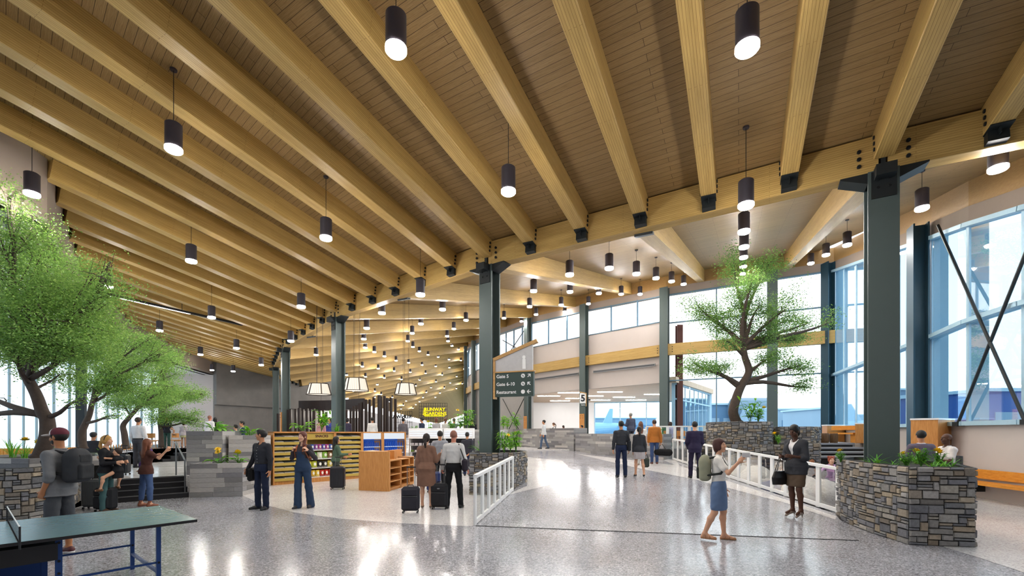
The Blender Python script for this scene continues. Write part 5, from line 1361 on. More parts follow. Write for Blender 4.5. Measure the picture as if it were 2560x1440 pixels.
def plant(kind, p, h, label, sd, group, flowers=0, name='potted_plant', n=None, dark=0.0, fsize=1.0, pot=0):
    r = random.Random(sd); t = thing(name, label, 'plant', p, 0, group); V, Fc, C = [], [], []; st = MB()
    if kind == 'fern':
        for k in range(n or 26):
            az = r.uniform(0, 2*PI); L = h*r.uniform(.8, 1.5); up = r.uniform(.5, 1.35)
            blade(V, Fc, C, (r.uniform(-.06, .06), r.uniform(-.06, .06), 0), az, L, h*.045, up, r.uniform(.7, 1.7), r.uniform(.15, .75)-dark)
    elif kind == 'leafy':
        for k in range(n or 9):
            az = r.uniform(0, 2*PI); lean = r.uniform(.05, .5); hh = h*r.uniform(.6, 1.1); top = Vector((math.cos(az)*lean*hh, math.sin(az)*lean*hh, hh))
            st.tube([(0, 0, 0), top*.5+Vector((0, 0, .05*h)), top], .006*max(1, h), 5)
            for j in range(9):
                f = .35+.65*j/8; q = top*f; blade(V, Fc, C, q, r.uniform(0, 2*PI), h*r.uniform(.26, .42), h*.05, r.uniform(-.1, .8), r.uniform(.4, 1.2), r.uniform(.2, .9)-dark, 5)
    elif kind == 'palm':
        for k in range(n or 6):
            az = r.uniform(0, 2*PI); lean = r.uniform(.05, .35); hh = h*r.uniform(.7, 1.1); top = Vector((math.cos(az)*lean*hh, math.sin(az)*lean*hh, hh)); st.tube([(0, 0, 0), top*.5, top], .008, 5)
            for c_ in (1., .72, .45):
                for j in range(8): blade(V, Fc, C, top*c_, 2*PI*j/8+r.uniform(-.3, .3), h*r.uniform(.3, .42), h*.028, r.uniform(-.1, .6), r.uniform(.6, 1.4), r.uniform(.45, 1.)-dark, 5)
    elif kind == 'hosta':
        for k in range(n or 13):
            az = r.uniform(0, 2*PI); L0 = h*r.uniform(.4, .8); up = r.uniform(.5, 1.3); q = Vector((math.cos(az)*math.cos(up)*L0, math.sin(az)*math.cos(up)*L0, math.sin(up)*L0)); st.tube([(0, 0, 0), q*.6+Vector((0, 0, .03)), q], .007, 5)
            blade(V, Fc, C, q, az, h*r.uniform(.5, .75), h*.16, up-.5, r.uniform(.6, 1.2), r.uniform(.25, .8)-dark, 6)
    elif kind == 'grass':
        for k in range(n or 30): blade(V, Fc, C, (r.uniform(-.05, .05), r.uniform(-.05, .05), 0), r.uniform(0, 2*PI), h*r.uniform(.8, 1.3), h*.02, r.uniform(.9, 1.5), r.uniform(.2, 1.1), r.uniform(.4, .95)-dark, 5)
    for k in range(flowers):
        az = r.uniform(0, 2*PI); ln = r.uniform(.1, .5)*h; q = Vector((math.cos(az)*ln, math.sin(az)*ln, h*r.uniform(.85, 1.25))); st.tube([(0, 0, 0), q*.6+Vector((0, 0, .05)), q], .006, 5)
        inst('flower', ME_flower, t, q, (fsize,)*3, (r.uniform(-.5, .9), r.uniform(-.6, .6), az))
    if pot: m = MB(); m.lathe([(.001, -pot), (.16, -pot), (.22, -.02), (.22, .0), (.19, .0), (.19, -.03), (.001, -.03)], 16); m.build('pot', plain('clay_pot_grey', '7d7a78', .8, 0, .1, 8), t)
    if st.v: st.build('stems', M_stem, t)
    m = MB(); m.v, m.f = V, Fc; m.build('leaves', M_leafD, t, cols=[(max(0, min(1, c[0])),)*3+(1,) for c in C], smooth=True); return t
z = 1.16
for i, (x, y, h, k, fl, lab) in enumerate([(6.55, 8.85, .30, 'leafy', 1, 'leafy plant with yellow flower at the left tip of the right planter'), (6.55, 8.0, .34, 'fern', 0, 'fern in front of the nearest steel column'),
        (6.62, 7.45, .36, 'leafy', 1, 'leafy plant with a yellow flower just right of the nearest column'), (7.15, 7.3, .34, 'fern', 0, 'fern at the front right corner of the right planter'),
        (7.45, 7.75, .34, 'leafy', 2, 'tall leafy plant with two yellow flowers before the sitting men'), (7.0, 7.6, .46, 'leafy', 0, 'tallest leafy stems beside the nearest steel column'),
        (7.7, 8.4, .38, 'fern', 1, 'fern with a yellow flower behind the nearest steel column'), (6.45, 7.5, .22, 'fern', 0, 'low fern on the left rim of the right planter'), (6.85, 7.2, .28, 'fern', 0, 'low fern at the front rim of the right planter')]):
    plant(k, (x, y, z), h*.66, lab, 100+i, 'plants in the right stone planter', fl, 'planter_plant', None, .12, 1.5)
z = 1.13
for i, (x, y, h, k, fl, lab) in enumerate([(-.22, 12.85, .62, 'palm', 1, 'palm like plant just right of the gate sign column'), (.12, 13.2, .6, 'palm', 1, 'palm like plant with yellow flower at the right of the middle planter'),
        (-.05, 13.9, .55, 'palm', 1, 'palm like plant at the back of the middle planter'), (-.95, 13.9, .4, 'fern', 0, 'fern behind the gate sign column')]):
    plant(k, (x, y, z), h, lab, 130+i, 'plants in the middle stone planter', fl, 'planter_plant', None, -.05, 1.4)
for i, (x, y, zz, h, k, fl, lab) in enumerate([(-8.3, 12.6, .85, .34, 'hosta', 2, 'broad leaved plant with yellow flowers in the low board planter, left one'), (-7.85, 12.75, .85, .28, 'hosta', 2, 'broad leaved plant with yellow flowers in the low board planter, right one'),
        (-9.2, 13.7, 1.74, .40, 'hosta', 0, 'broad leaved plant on top of the tall board planter, left one'), (-9.1, 14.0, 1.74, .34, 'hosta', 0, 'broad leaved plant on top of the tall board planter, right one'),
        (-8.6, 14.6, 1.61, .40, 'hosta', 0, 'big leaved plant on the long board wall before the man in the navy suit'), (-9.2, 15.5, 1.61, .34, 'hosta', 0, 'big leaved plant at the back of the long board wall'),
        (-10.6, 10.1, 1.17, .36, 'grass', 2, 'bright yellow lily left of the man in the red cap'), (-11.0, 10.0, 1.17, .34, 'grass', 1, 'grass like lily at the left of the low plant bed'), (-11.7, 10.4, 1.17, .46, 'grass', 0, 'grass tuft at the left edge of the picture'),
        (-11.6, 11.3, 1.17, .42, 'fern', 0, 'fern under the largest left tree'), (-10.1, 11.0, 1.17, .3, 'fern', 0, 'low fern right of the largest tree trunk')]):
    plant(k, (x, y, zz), h, lab, 150+i, 'plants in the left planters', fl, 'planter_plant', None, -.1 if k == 'grass' else .0, 1.9)
for i, (px, Yp, zz, h, k, lab) in enumerate([(1258, 31.5, 1.95, .9, 'palm', 'pale plant behind the board wall left of the cross brace'), (1292, 30.8, 1.95, 1.0, 'leafy', 'leafy plant behind the board wall at the cross brace'), (1268, 33.5, 1.95, .8, 'palm', 'small plant behind the board wall right of the sign column'),
        (1150, 22, 1.85, .8, 'palm', 'plant right of the food coolers under the far columns, left one'), (1172, 22, 1.85, .9, 'palm', 'plant right of the food coolers under the far columns, right one'), (1130, 23, 1.7, .7, 'leafy', 'plant behind the right food cooler'),
        (1075, 24, 1.6, .6, 'palm', 'plant behind the food coolers under the neon sign'), (1035, 24, 1.6, .5, 'leafy', 'plant behind the left food cooler'),
        (812, 19.5, 1.75, .75, 'leafy', 'tall loose plant above the shelf wall left of the third column'), (765, 19., 1.72, .45, 'hosta', 'broad leaved plant above the snack shelf'), (850, 19.5, 1.74, .3, 'fern', 'low fern above the shelf wall right of the third column'),
        (1875, 16.6, 2.1, .8, 'leafy', 'leafy plant right of the right tree trunk'), (1895, 16.9, 2.1, .6, 'leafy', 'smaller leafy plant with flowers beside the right tree'), (1945, 14.55, 1.36, .3, 'leafy', 'yellow flowered plant behind the dark blazer woman'), (1670, 20.2, 1.65, .4, 'fern', 'fern on the lower board wall behind the orange jacket')]):
    p = (xat(px, Yp), Yp, zz)
    if 8 <= i <= 10: q = SA+sdv*online(px)+Vector((-sdv.y, sdv.x))*.28; p = (q.x, q.y, 1.79)
    if i == 14: q = wl2[-1].lerp(wl2[-2], .3)+(offs(wl2, -.4)[-1]-wl2[-1]); p = (q.x, q.y, 1.64)
    plant(k, p, h, lab, 180+i, 'plants around the hall', 1 if i in (3, 6, 12, 13) else 0, 'planter_plant', None, -.1, 2.2, zz-.8 if i < 8 else 0)
# ------------------------------------------------------------------ figures: implicit bodies turned into one skin each
class Field:
    def __init__(s, h): s.h = h; s.P = []
    def add(s, fn, lo, hi, k=.02, op='u'): s.P.append((fn, np.array(lo, float), np.array(hi, float), k, op)); return s
    def cap(s, a, b, ra, rb, k=.02, op='u', sq=None):
        a = np.array(a, float); b = np.array(b, float); R = max(ra, rb)
        d = b-a; L2_ = max(1e-9, d @ d)
        def fn(x, y, z):
            px, py, pz = x-a[0], y-a[1], z-a[2]
            t = np.clip((px*d[0]+py*d[1]+pz*d[2])/L2_, 0, 1)
            return np.sqrt((px-t*d[0])**2+(py-t*d[1])**2+(pz-t*d[2])**2)-(ra+(rb-ra)*t)
        return s.add(fn, np.minimum(a, b)-R, np.maximum(a, b)+R, k, op)
    def ell(s, c, r, R=None, k=.02, op='u'):
        c = np.array(c, float); r = np.array(r, float); M = np.eye(3) if R is None else np.array(R, float); m = min(r); B = np.abs(M) @ r
        def fn(x, y, z):
            px, py, pz = x-c[0], y-c[1], z-c[2]
            q = [(px*M[0, i]+py*M[1, i]+pz*M[2, i])/r[i] for i in range(3)]
            n = np.sqrt(q[0]**2+q[1]**2+q[2]**2); g = np.sqrt((q[0]/r[0])**2+(q[1]/r[1])**2+(q[2]/r[2])**2)
            return n*(n-1)/np.maximum(g, 1e-6)
        return s.add(fn, c-B, c+B, k, op)
    def loft(s, a, u, v, w, prof, k=.02, op='u', fold=0.0):
        """prof: rows (distance along w, half width u, half depth v, offset v)"""
        a = np.array(a, float); u, v, w = (np.array(q, float) for q in (u, v, w)); P = np.array(prof, float)
        ts, wx, wy, oy = P.T; R = max(wx.max(), wy.max()+abs(oy).max()); e0, e1 = a+w*ts[0], a+w*ts[-1]
        def fn(x, y, z):
            px, py, pz = x-a[0], y-a[1], z-a[2]
            t = px*w[0]+py*w[1]+pz*w[2]; pu = px*u[0]+py*u[1]+pz*u[2]; pv = px*v[0]+py*v[1]+pz*v[2]
            X = np.interp(t, ts, wx); Y = np.interp(t, ts, wy); pv = pv-np.interp(t, ts, oy)
            n = np.sqrt((pu/X)**2+(pv/Y)**2)
            if fold: n = n+fold*np.sin(9*np.arctan2(pv, pu)+t*6)*np.clip((t-ts[0])/(ts[-1]-ts[0]) if fold > 0 else 1, 0, 1)
            d = (n-1)*np.minimum(X, Y)
            return np.maximum(d, np.maximum(ts[0]-t, t-ts[-1]))
        return s.add(fn, np.minimum(e0, e1)-R, np.maximum(e0, e1)+R, k, op)
    def rbx(s, c, hf, R=None, r=.03, k=.02, op='u'):
        c = np.array(c, float); hf = np.array(hf, float); M = np.eye(3) if R is None else np.array(R, float); B = np.abs(M) @ hf; r = min(r, hf.min()*.98)
        def fn(x, y, z):
            px, py, pz = x-c[0], y-c[1], z-c[2]
            q = [np.abs(px*M[0, i]+py*M[1, i]+pz*M[2, i])-(hf[i]-r) for i in range(3)]
            return np.sqrt(np.maximum(q[0], 0)**2+np.maximum(q[1], 0)**2+np.maximum(q[2], 0)**2)+np.minimum(np.maximum(np.maximum(q[0], q[1]), q[2]), 0)-r
        return s.add(fn, c-B, c+B, k, op)
    def mesh(s, wr=0.0, clip=None):
        h = s.h; adds = [p for p in s.P if p[4] == 'u']
        lo = np.min([p[1] for p in adds], 0)-3*h-.01; hi = np.max([p[2] for p in adds], 0)+3*h+.01
        n = np.ceil((hi-lo)/h).astype(int)+1
        ax = [lo[i]+h*np.arange(n[i]) for i in range(3)]; Fd = np.full(n, 1.0, np.float32)
        for fn, l, q, k, op in s.P:
            m = k+3*h
            i0 = np.clip(np.floor((l-m-lo)/h).astype(int), 0, n-1); i1 = np.clip(np.ceil((q+m-lo)/h).astype(int)+1, 1, n)
            if np.any(i1 <= i0): continue
            sl_ = tuple(slice(a, b) for a, b in zip(i0, i1))
            x = ax[0][sl_[0]][:, None, None]; y = ax[1][sl_[1]][None, :, None]; z = ax[2][sl_[2]][None, None, :]
            d = fn(x, y, z); f = Fd[sl_]
            if op == 'u': r = np.minimum(f, d)-(np.maximum(k-np.abs(f-d), 0)**2/(4*k) if k > 0 else 0)
            else:
                d = -d; r = np.maximum(f, d)+(np.maximum(k-np.abs(f-d), 0)**2/(4*k) if k > 0 else 0)
            Fd[sl_] = r
        if wr:
            x = ax[0][:, None, None]; y = ax[1][None, :, None]; z = ax[2][None, None, :]
            Fd += wr*(np.sin(z*46+np.sin(x*19+y*13)*2.2)*np.sin(x*21-y*17+z*11)+.6*np.sin(z*23+x*31+np.cos(y*27)*2))
        if clip is not None:
            z = ax[2][None, None, :]; Fd = np.maximum(Fd, (clip-z))
        return surface_nets(Fd, lo, h)
def surface_nets(Fd, lo, h):
    S = Fd < 0; nx, ny, nz = Fd.shape
    c = np.zeros((nx-1, ny-1, nz-1), np.int8)
    for i in (0, 1):
        for j in (0, 1):
            for k in (0, 1): c += S[i:nx-1+i, j:ny-1+j, k:nz-1+k]
    cell = (c > 0) & (c < 8); idx = np.argwhere(cell); N = len(idx)
    if N == 0: return np.zeros((0, 3)), np.zeros((0, 4), int)
    ids = np.full(cell.shape, -1, np.int32); ids[cell] = np.arange(N)
    acc = np.zeros((N, 3)); cnt = np.zeros(N); I, J, K = idx.T
    for axis in range(3):
        o = [a for a in range(3) if a != axis]
        for a in (0, 1):
            for b in (0, 1):
                d0 = [0, 0, 0]; d0[o[0]] = a; d0[o[1]] = b; d1 = list(d0); d1[axis] = 1
                f0 = Fd[I+d0[0], J+d0[1], K+d0[2]]; f1 = Fd[I+d1[0], J+d1[1], K+d1[2]]; m = (f0 < 0) != (f1 < 0)
                t = np.where(m, f0/np.where(m, f0-f1, 1), 0); p = np.zeros((N, 3)); p[:, o[0]] = a; p[:, o[1]] = b; p[:, axis] = t
                acc += p*m[:, None]; cnt += m
    V = lo+(idx+acc/np.maximum(cnt, 1)[:, None])*h; Q = []
    for axis in range(3):
        o = [a for a in range(3) if a != axis]
        A = np.swapaxes(S, 0, axis) if axis else S
        s0 = [slice(1, -1)]*3; s0[axis] = slice(0, -1); s1 = [slice(1, -1)]*3; s1[axis] = slice(1, None)
        e = S[tuple(s0)] != S[tuple(s1)]; pts = np.argwhere(e); off = np.ones(3, int); off[axis] = 0; pts = pts+off
        if not len(pts): continue
        neg = S[pts[:, 0], pts[:, 1], pts[:, 2]]
        q = []
        for (a, b) in ((0, 0), (1, 0), (1, 1), (0, 1)):
            r = pts.copy(); r[:, o[0]] -= 1-a; r[:, o[1]] -= 1-b; q.append(ids[r[:, 0], r[:, 1], r[:, 2]])
        q = np.stack(q, 1); flip = neg if axis != 1 else ~neg
        q[~flip] = q[~flip][:, ::-1]; Q.append(q)
    return V, np.concatenate(Q)
def mesh_from(V, Q, name, mat, parent):
    me = bpy.data.meshes.new(name); nV, nQ = len(V), len(Q)
    me.vertices.add(nV); me.vertices.foreach_set('co', V.astype(np.float32).ravel())
    me.loops.add(nQ*4); me.loops.foreach_set('vertex_index', Q.astype(np.int32).ravel())
    me.polygons.add(nQ); me.polygons.foreach_set('loop_start', np.arange(0, nQ*4, 4, dtype=np.int32)); me.polygons.foreach_set('loop_total', np.full(nQ, 4, np.int32))
    me.update(calc_edges=True); me.validate(); me.shade_smooth()
    for m in (mat if isinstance(mat, list) else [mat]): me.materials.append(m)
    o = bpy.data.objects.new(name, me); COL.objects.link(o); o.parent = parent; return o
def unit(v): v = np.array(v, float); return v/np.linalg.norm(v)
def rot(axis, a):
    return np.array(Matrix.Rotation(a, 3, axis))
SKIN = {'light': 'c99b7e', 'tan': 'b98462', 'olive': 'a9744f', 'brown': '8a5836', 'dark': '4f3224', 'ruddy': 'c07f68', 'pale': 'd6aa90'}
FEMALE = dict(sh=.148, hip=[(-.10, .148, .105, -.01), (-.02, .168, .122, -.012), (.05, .154, .108, -.005), (.14, .122, .088, .0), (.25, .130, .098, .006), (.36, .142, .102, .010), (.42, .135, .088, .0), (.47, .100, .070, -.006), (.51, .062, .056, -.008), (.54, .050, .05, -.008)])
MALE = dict(sh=.172, hip=[(-.10, .148, .108, -.005), (-.02, .162, .120, -.008), (.06, .154, .113, .0), (.14, .146, .106, .004), (.25, .156, .112, .008), (.35, .172, .120, .008), (.42, .160, .102, .0), (.47, .118, .080, -.006), (.51, .074, .064, -.008), (.54, .056, .056, -.008)])
class Person: pass
def skeleton(H, female, pose):
    s = H/1.78; J = Person(); J.s = s; B = FEMALE if female else MALE; J.B = B
    g = lambda k, d: pose.get(k, d)
    w = unit(g('spine', (0, 0, 1))); tw = g('twist', 0.0); u = np.array((math.cos(tw), math.sin(tw), 0.)); u = unit(u-w*(u @ w)); v = np.cross(w, u)
    J.u, J.v, J.w = u, v, w; J.P = np.array((0, 0, .96*s)); J.N = J.P+w*.54*s
    hip = B['hip']; J.prof = [(a*s, b*s, c*s, d*s) for a, b, c, d in hip]
    J.hipL, J.hipR = J.P+np.array((-.085, 0, -.03))*s, J.P+np.array((.085, 0, -.03))*s
    J.shL, J.shR = J.N-u*B['sh']*s-w*.098*s, J.N+u*B['sh']*s-w*.098*s
    for sd, sg in (('L', -1), ('R', 1)):
        ua = unit(g('ua'+sd, (sg*.16, -.02, -1))); fa = unit(g('fa'+sd, (sg*.06, .14, -1)))
        sh = getattr(J, 'sh'+sd); e = sh+ua*.285*s; wr = e+fa*.25*s
        setattr(J, 'el'+sd, e); setattr(J, 'wr'+sd, wr); setattr(J, 'hd'+sd, unit(g('hd'+sd, fa)))
        th = unit(g('th'+sd, (sg*.03, .02, -1))); sk = unit(g('sk'+sd, (sg*.01, -.03, -1))); hp = getattr(J, 'hip'+sd)
        kn = hp+th*.44*s; an = kn+sk*.415*s; setattr(J, 'kn'+sd, kn); setattr(J, 'an'+sd, an)
        fy = g('fy'+sd, -sg*.12); fd = np.array((math.sin(fy)*-1 if False else -math.sin(fy), math.cos(fy), g('fz'+sd, 0.0))); setattr(J, 'fd'+sd, unit(fd))
    dz = .085*s-min(J.anL[2], J.anR[2]) if 'pelvis' not in pose else pose['pelvis']-J.P[2]
    dz += g('heel', 0.0)
    for k in ('P', 'N', 'hipL', 'hipR', 'shL', 'shR', 'elL', 'elR', 'wrL', 'wrR', 'knL', 'knR', 'anL', 'anR'): setattr(J, k, getattr(J, k)+np.array((0, 0, dz)))
    hy, hp_ = g('head', (0, 0)); Rh = rot('Z', hy+tw) @ rot('X', hp_); J.Rh = Rh; J.C = J.N+w*.035*s+(Rh @ np.array((0, .018, .125)))*s
    return J
def hand(f, J, sd, curl, k=.006):
    s = J.s; sg = -1 if sd == 'L' else 1; wr = getattr(J, 'wr'+sd); d = getattr(J, 'hd'+sd)
    fa = unit(wr-getattr(J, 'el'+sd)); fwd = J.pn.get(sd)
    pn = np.array(fwd, float) if fwd is not None else np.array((-sg*1.0, 0.15, 0.0))     # palm faces the body
    pn = unit(pn-d*(pn @ d)); wd = np.cross(d, pn)*(-sg)                                  # towards the thumb side
    if fwd is None and wd[1] < 0: wd = -wd
    R = np.stack([wd, pn, d], 1)
    f.ell(wr+d*.048*s, np.array((.040, .0155, .052))*s, R, .012)
    f.cap(wr-fa*.02*s, wr+d*.02*s, .026*s, .026*s, .012)
    rad = max(.0085*s, f.h*1.05)
    for i, (off, L, cu) in enumerate(((.030, .070, 1.), (.010, .078, 1.05), (-.010, .073, 1.1), (-.029, .058, 1.2))):
        q = wr+d*.088*s+wd*off*s; a = curl*cu*.5+.06*i; dd = d*1.
        for seg, fr in enumerate((.45, .32, .23)):
            c, sn = math.cos(a), math.sin(a); dv = unit(d*c+pn*sn+wd*off*1.5*(1-min(1, curl)))
            e = q+dv*L*fr*s; f.cap(q, e, rad, rad*.94, k); q = e; a += curl*cu*.75
    q = wr+d*.022*s+wd*.034*s; dv = unit(d*.75+wd*.62+pn*.25); e = q+dv*.042*s; f.cap(q, e, rad*1.25, rad*1.05, .008)
    dv2 = unit(dv*.8+d*.3+pn*(.3+.5*min(1, curl))); f.cap(e, e+dv2*.034*s, rad*1.05, rad*.92, k)
def ring(f, c, u, v, r0, r1, th, k=.01, n=14):
    pts = [np.array(c)+u*r0*math.cos(2*PI*i/n)+v*r1*math.sin(2*PI*i/n) for i in range(n)]
    for i in range(n): f.cap(pts[i], pts[(i+1) % n], th, th, k)
def person(label, loc, yaw, H, female=False, skin='light', hair=('short', '1a1512'), top=None, bottom=None, shoes=('shoe', '1c1a1a'), pose=None, h=.012, detail=0, cat='person', group=None, extra=None):
    pose = pose or {}; J = skeleton(H, female, pose); J.pn = {'L': pose.get('pnL'), 'R': pose.get('pnR')}; s = J.s; child = H < 1.35
    t = thing('person', label, cat, loc, yaw, group); ms = skinmat('skin_'+skin, SKIN[skin]); hs = 1.0 if not child else 1.22
    def prof(e, lo=-9, hi=9, ex=0): return [(a, b+e, c+e, d) for a, b, c, d in J.prof if lo*s <= a <= hi*s]
    # --- body: one continuous skin
    f = Field(h); dfl = -.010 if top else 0
    f.loft(J.P, J.u, J.v, J.w, prof(dfl), .03)
    f.cap(J.N-J.w*.04*s, J.C-(J.Rh @ np.array((0, .012, .07)))*s, .054*s if not female else .045*s, .052*s if not female else .043*s, .03)
    Rh = J.Rh; C = J.C; hh = s*hs
    def hp(x, y, z): return C+Rh @ (np.array((x, y, z))*hh)
    fw = .94 if female else 1.0
    f.ell(hp(0, -.014, .030), np.array((.075*fw, .095, .088))*hh, Rh, .02); f.ell(hp(0, .026, -.038), np.array((.058*fw, .064, .076))*hh, Rh, .03)
    f.cap(hp(-.012, .066, -.098), hp(.012, .066, -.098), .019*hh, .019*hh, .025)
    f.cap(hp(0, .090, .016), hp(0, .108, -.026), .0085*hh, .0125*hh, .010)
    f.cap(hp(-.034, .080, .028), hp(.034, .080, .028), .0095*hh, .0095*hh, .014)
    for sg in (-1, 1):
        f.ell(hp(sg*.036*fw, .062, -.030), np.array((.024,)*3)*hh, None, .025); f.ell(hp(sg*.031, .088, .010), np.array((.016, .012, .010))*hh, Rh, .006, 's')
        f.ell(hp(sg*.076*fw, -.006, -.008), np.array((.011, .022, .031))*hh, Rh, .008)
    f.ell(hp(0, .088, -.062), np.array((.024, .012, .010))*hh, Rh, .008)
    if female and not child:
        for sg in (-1, 1): f.ell(J.P+J.w*.36*s+J.u*sg*.068*s+J.v*.075*s, np.array((.062, .058, .06))*s, None, .04)
    am = .9 if female else 1.05
    for sd in 'LR':
        sh, el, wr = (getattr(J, q+sd) for q in ('sh', 'el', 'wr')); ds = -.006 if top else 0
        f.cap(sh, el, (.050*am+ds)*s, (.039*am+ds*.5)*s, .035); f.cap(el, wr, .038*am*s, .026*am*s, .02); hand(f, J, sd, pose.get('curl'+sd, .45))
        hp0, kn, an, fd = (getattr(J, q+sd) for q in ('hip', 'kn', 'an', 'fd'))
        lg = -.012 if bottom and bottom[0] in ('trousers', 'jeans', 'wide', 'capri') else 0
        f.cap(hp0, kn, (.082+lg)*s, (.052+lg)*s, .04); m_ = kn+(an-kn)*.3-J.v*.014*s*(1 if abs((an-kn)[1]) < .2 else .3); f.cap(kn, m_, (.050+lg)*s, (.053+lg)*s, .03); f.cap(m_, an, (.052+lg)*s, .033*s, .03)
        he = an-fd*.035*s-np.array((0, 0, .05))*s; toe = an+fd*.145*s-np.array((0, 0, .06-.0*fd[2]))*s
        f.cap(an, he, .033*s, .026*s, .02); f.cap(he, toe, .026*s, .022*s, .02); f.cap(an, toe, .030*s, .020*s, .03)
    V, Q = f.mesh(); mesh_from(V, Q, 'body', ms, t)
    # --- face
    if detail >= 1:
        for sg in (-1, 1):
            m = MB(); m.ell(tuple(hp(sg*.031, .0665, .010)), (.0125*hh,)*3, 10, 6); e = m.build('eye', plain('eye_white', 'd8d2cc', .2), t, smooth=True)
            m = MB(); m.ell(tuple(hp(sg*.031, .0765, .009)), tuple(np.array((.0066, .0040, .0066))*hh), 8, 5, Matrix(Rh.tolist())); m.build('iris', plain('iris_dark', '1d120c', .15), e)
            m = MB(); m.tube([tuple(hp(sg*(.016+.012*i),   .0905-.004*i*i*.9, .030+.004*(1-(i-1)**2))) for i in range(3)], .0038*hh, 5); m.build('eyebrow', plain('brow_'+hair[1], hair[1], .8), t)
        m = MB(); m.tube([tuple(hp(x, .0985-abs(x)*.35, -.062+.002*math.cos(x*120))) for x in (-.022, -.011, 0, .011, .022)], [.002*hh, .0050*hh, .0055*hh, .0050*hh, .002*hh], 6)
        m.build('lips', skinmat('lips_'+skin, {'dark': '5b2f2a', 'brown': '7c4436'}.get(skin, 'a9564c')), t, smooth=True)
    # --- hair
    hk, hc_ = hair[0], hair[1]
    if hk not in ('none',):
        f = Field(min(h, .009)); e = .012 if hk != 'stubble' else .004
        f.ell(hp(0, -.016, .032), np.array((.076*fw+e, .096+e, .090+e))*hh, Rh, .015)
        if hk in ('bob', 'long', 'pony', 'bun', 'buns'): f.ell(hp(0, -.03, -.005), np.array((.080*fw+e*.7, .080, .085))*hh, Rh, .02)
        if hk == 'short': f.ell(hp(0, .03, .10), np.array((.065, .06, .034))*hh, Rh, .02); f.ell(hp(0, -.045, .0), np.array((.07, .06, .07))*hh, Rh, .02)
        if hk == 'bob':
            f.ell(hp(0, -.045, -.055), np.array((.078, .058, .075))*hh, Rh, .03)
            for sg in (-1, 1): f.ell(hp(sg*.072, .02, -.03), np.array((.018, .035, .06))*hh, Rh, .02)
        if hk == 'long':
            f.loft(hp(0, -.062, .02), Rh[:, 0], Rh[:, 1], -np.array((0, 0, 1.)), [(0, .075*hh, .05*hh, 0), (.12*hh, .085*hh, .05*hh, -.01*hh), (.30*hh, .095*hh, .04*hh, -.035*hh), (.40*hh, .06*hh, .025*hh, -.04*hh)], .03, fold=.06)
            for sg in (-1, 1): f.cap(hp(sg*.072, .0, .02), hp(sg*.085, -.01, -.15), .024*hh, .022*hh, .02)
        if hk == 'pony':
            f.ell(hp(0, -.115, -.01), np.array((.026, .026, .026))*hh, None, .015); f.cap(hp(0, -.125, -.02), hp(.0, -.135, -.12), .026*hh, .034*hh, .02); f.cap(hp(0, -.135, -.12), hp(0, -.10, -.26), .034*hh, .012*hh, .02)
        if hk == 'side':
            f.ell(hp(0, -.05, -.02), np.array((.074, .055, .07))*hh, Rh, .02); f.cap(hp(-.06, -.03, -.06), hp(-.085, .06, -.19), .032*hh, .030*hh, .02); f.cap(hp(-.085, .06, -.19), hp(-.08, .10, -.30), .03*hh, .012*hh, .02)
        if hk == 'bun': f.ell(hp(0, -.10, .07), np.array((.045,)*3)*hh, None, .015)
        if hk == 'buns':
            for sg in (-1, 1): f.ell(hp(sg*.07, -.03, .10), np.array((.036,)*3)*hh, None, .012)
        if hk == 'sleek': f.ell(hp(0, -.07, -.05), np.array((.062, .06, .09))*hh, Rh, .03)
        f.ell(hp(0, .078, -.030), np.array((.066*fw, .062, .092 if hk != 'short' else .098))*hh, Rh, .012, 's')
        if hk in ('short', 'stubble', 'crew'):
            f.ell(hp(0, .0, -.105), np.array((.2, .2, .055))*hh, Rh, .01, 's')
            for sg in (-1, 1): f.ell(hp(sg*.085, .012, -.015), np.array((.022, .03, .05))*hh, Rh, .008, 's')
        V, Q = f.mesh(.0016)
        if len(V): mesh_from(V, Q, 'hair', plain('hair_'+hc_, hc_, .55, 0, .3, 60, .5), t)
    if len(hair) > 2 and hair[2] == 'beard':
        f = Field(min(h, .008)); f.ell(hp(0, .030, -.052), np.array((.061, .066, .068))*hh, Rh, .02); f.ell(hp(0, .062, .02), np.array((.075, .075, .062))*hh, Rh, .01, 's'); f.ell(hp(0, .10, -.060), np.array((.02, .02, .008))*hh, Rh, .005, 's')
        f.ell(hp(0, -.06, -.04), np.array((.2, .07, .2))*hh, Rh, .01, 's'); V, Q = f.mesh(); mesh_from(V, Q, 'beard', plain('hair_'+hc_, hc_, .6), t)
    # --- clothes
    hc2 = max(h*.95, .008)
    def sleeves(f, e, kind, sh_=1.0):
        for sd in 'LR':
            sh, el, wr = (getattr(J, q+sd) for q in ('sh', 'el', 'wr'))
            if kind == 'none': continue
            q = el if kind != 'short' else sh+(el-sh)*.62
            f.cap(sh, q, (.052*am+e)*s, ((.041 if kind != 'short' else .050)*am+e)*s, .03)
            if kind in ('long', 'roll'):
                q2 = el+(wr-el)*(.93 if kind == 'long' else .22); f.cap(el, q2, (.040*am+e)*s, ((.030 if kind == 'long' else .043)*am+e)*s, .02)
    def bust(f, e):
        if female and not child:
            for sg in (-1, 1): f.ell(J.P+J.w*.36*s+J.u*sg*.066*s+J.v*.075*s, np.array((.064+e, .058+e, .062+e))*s, None, .05)
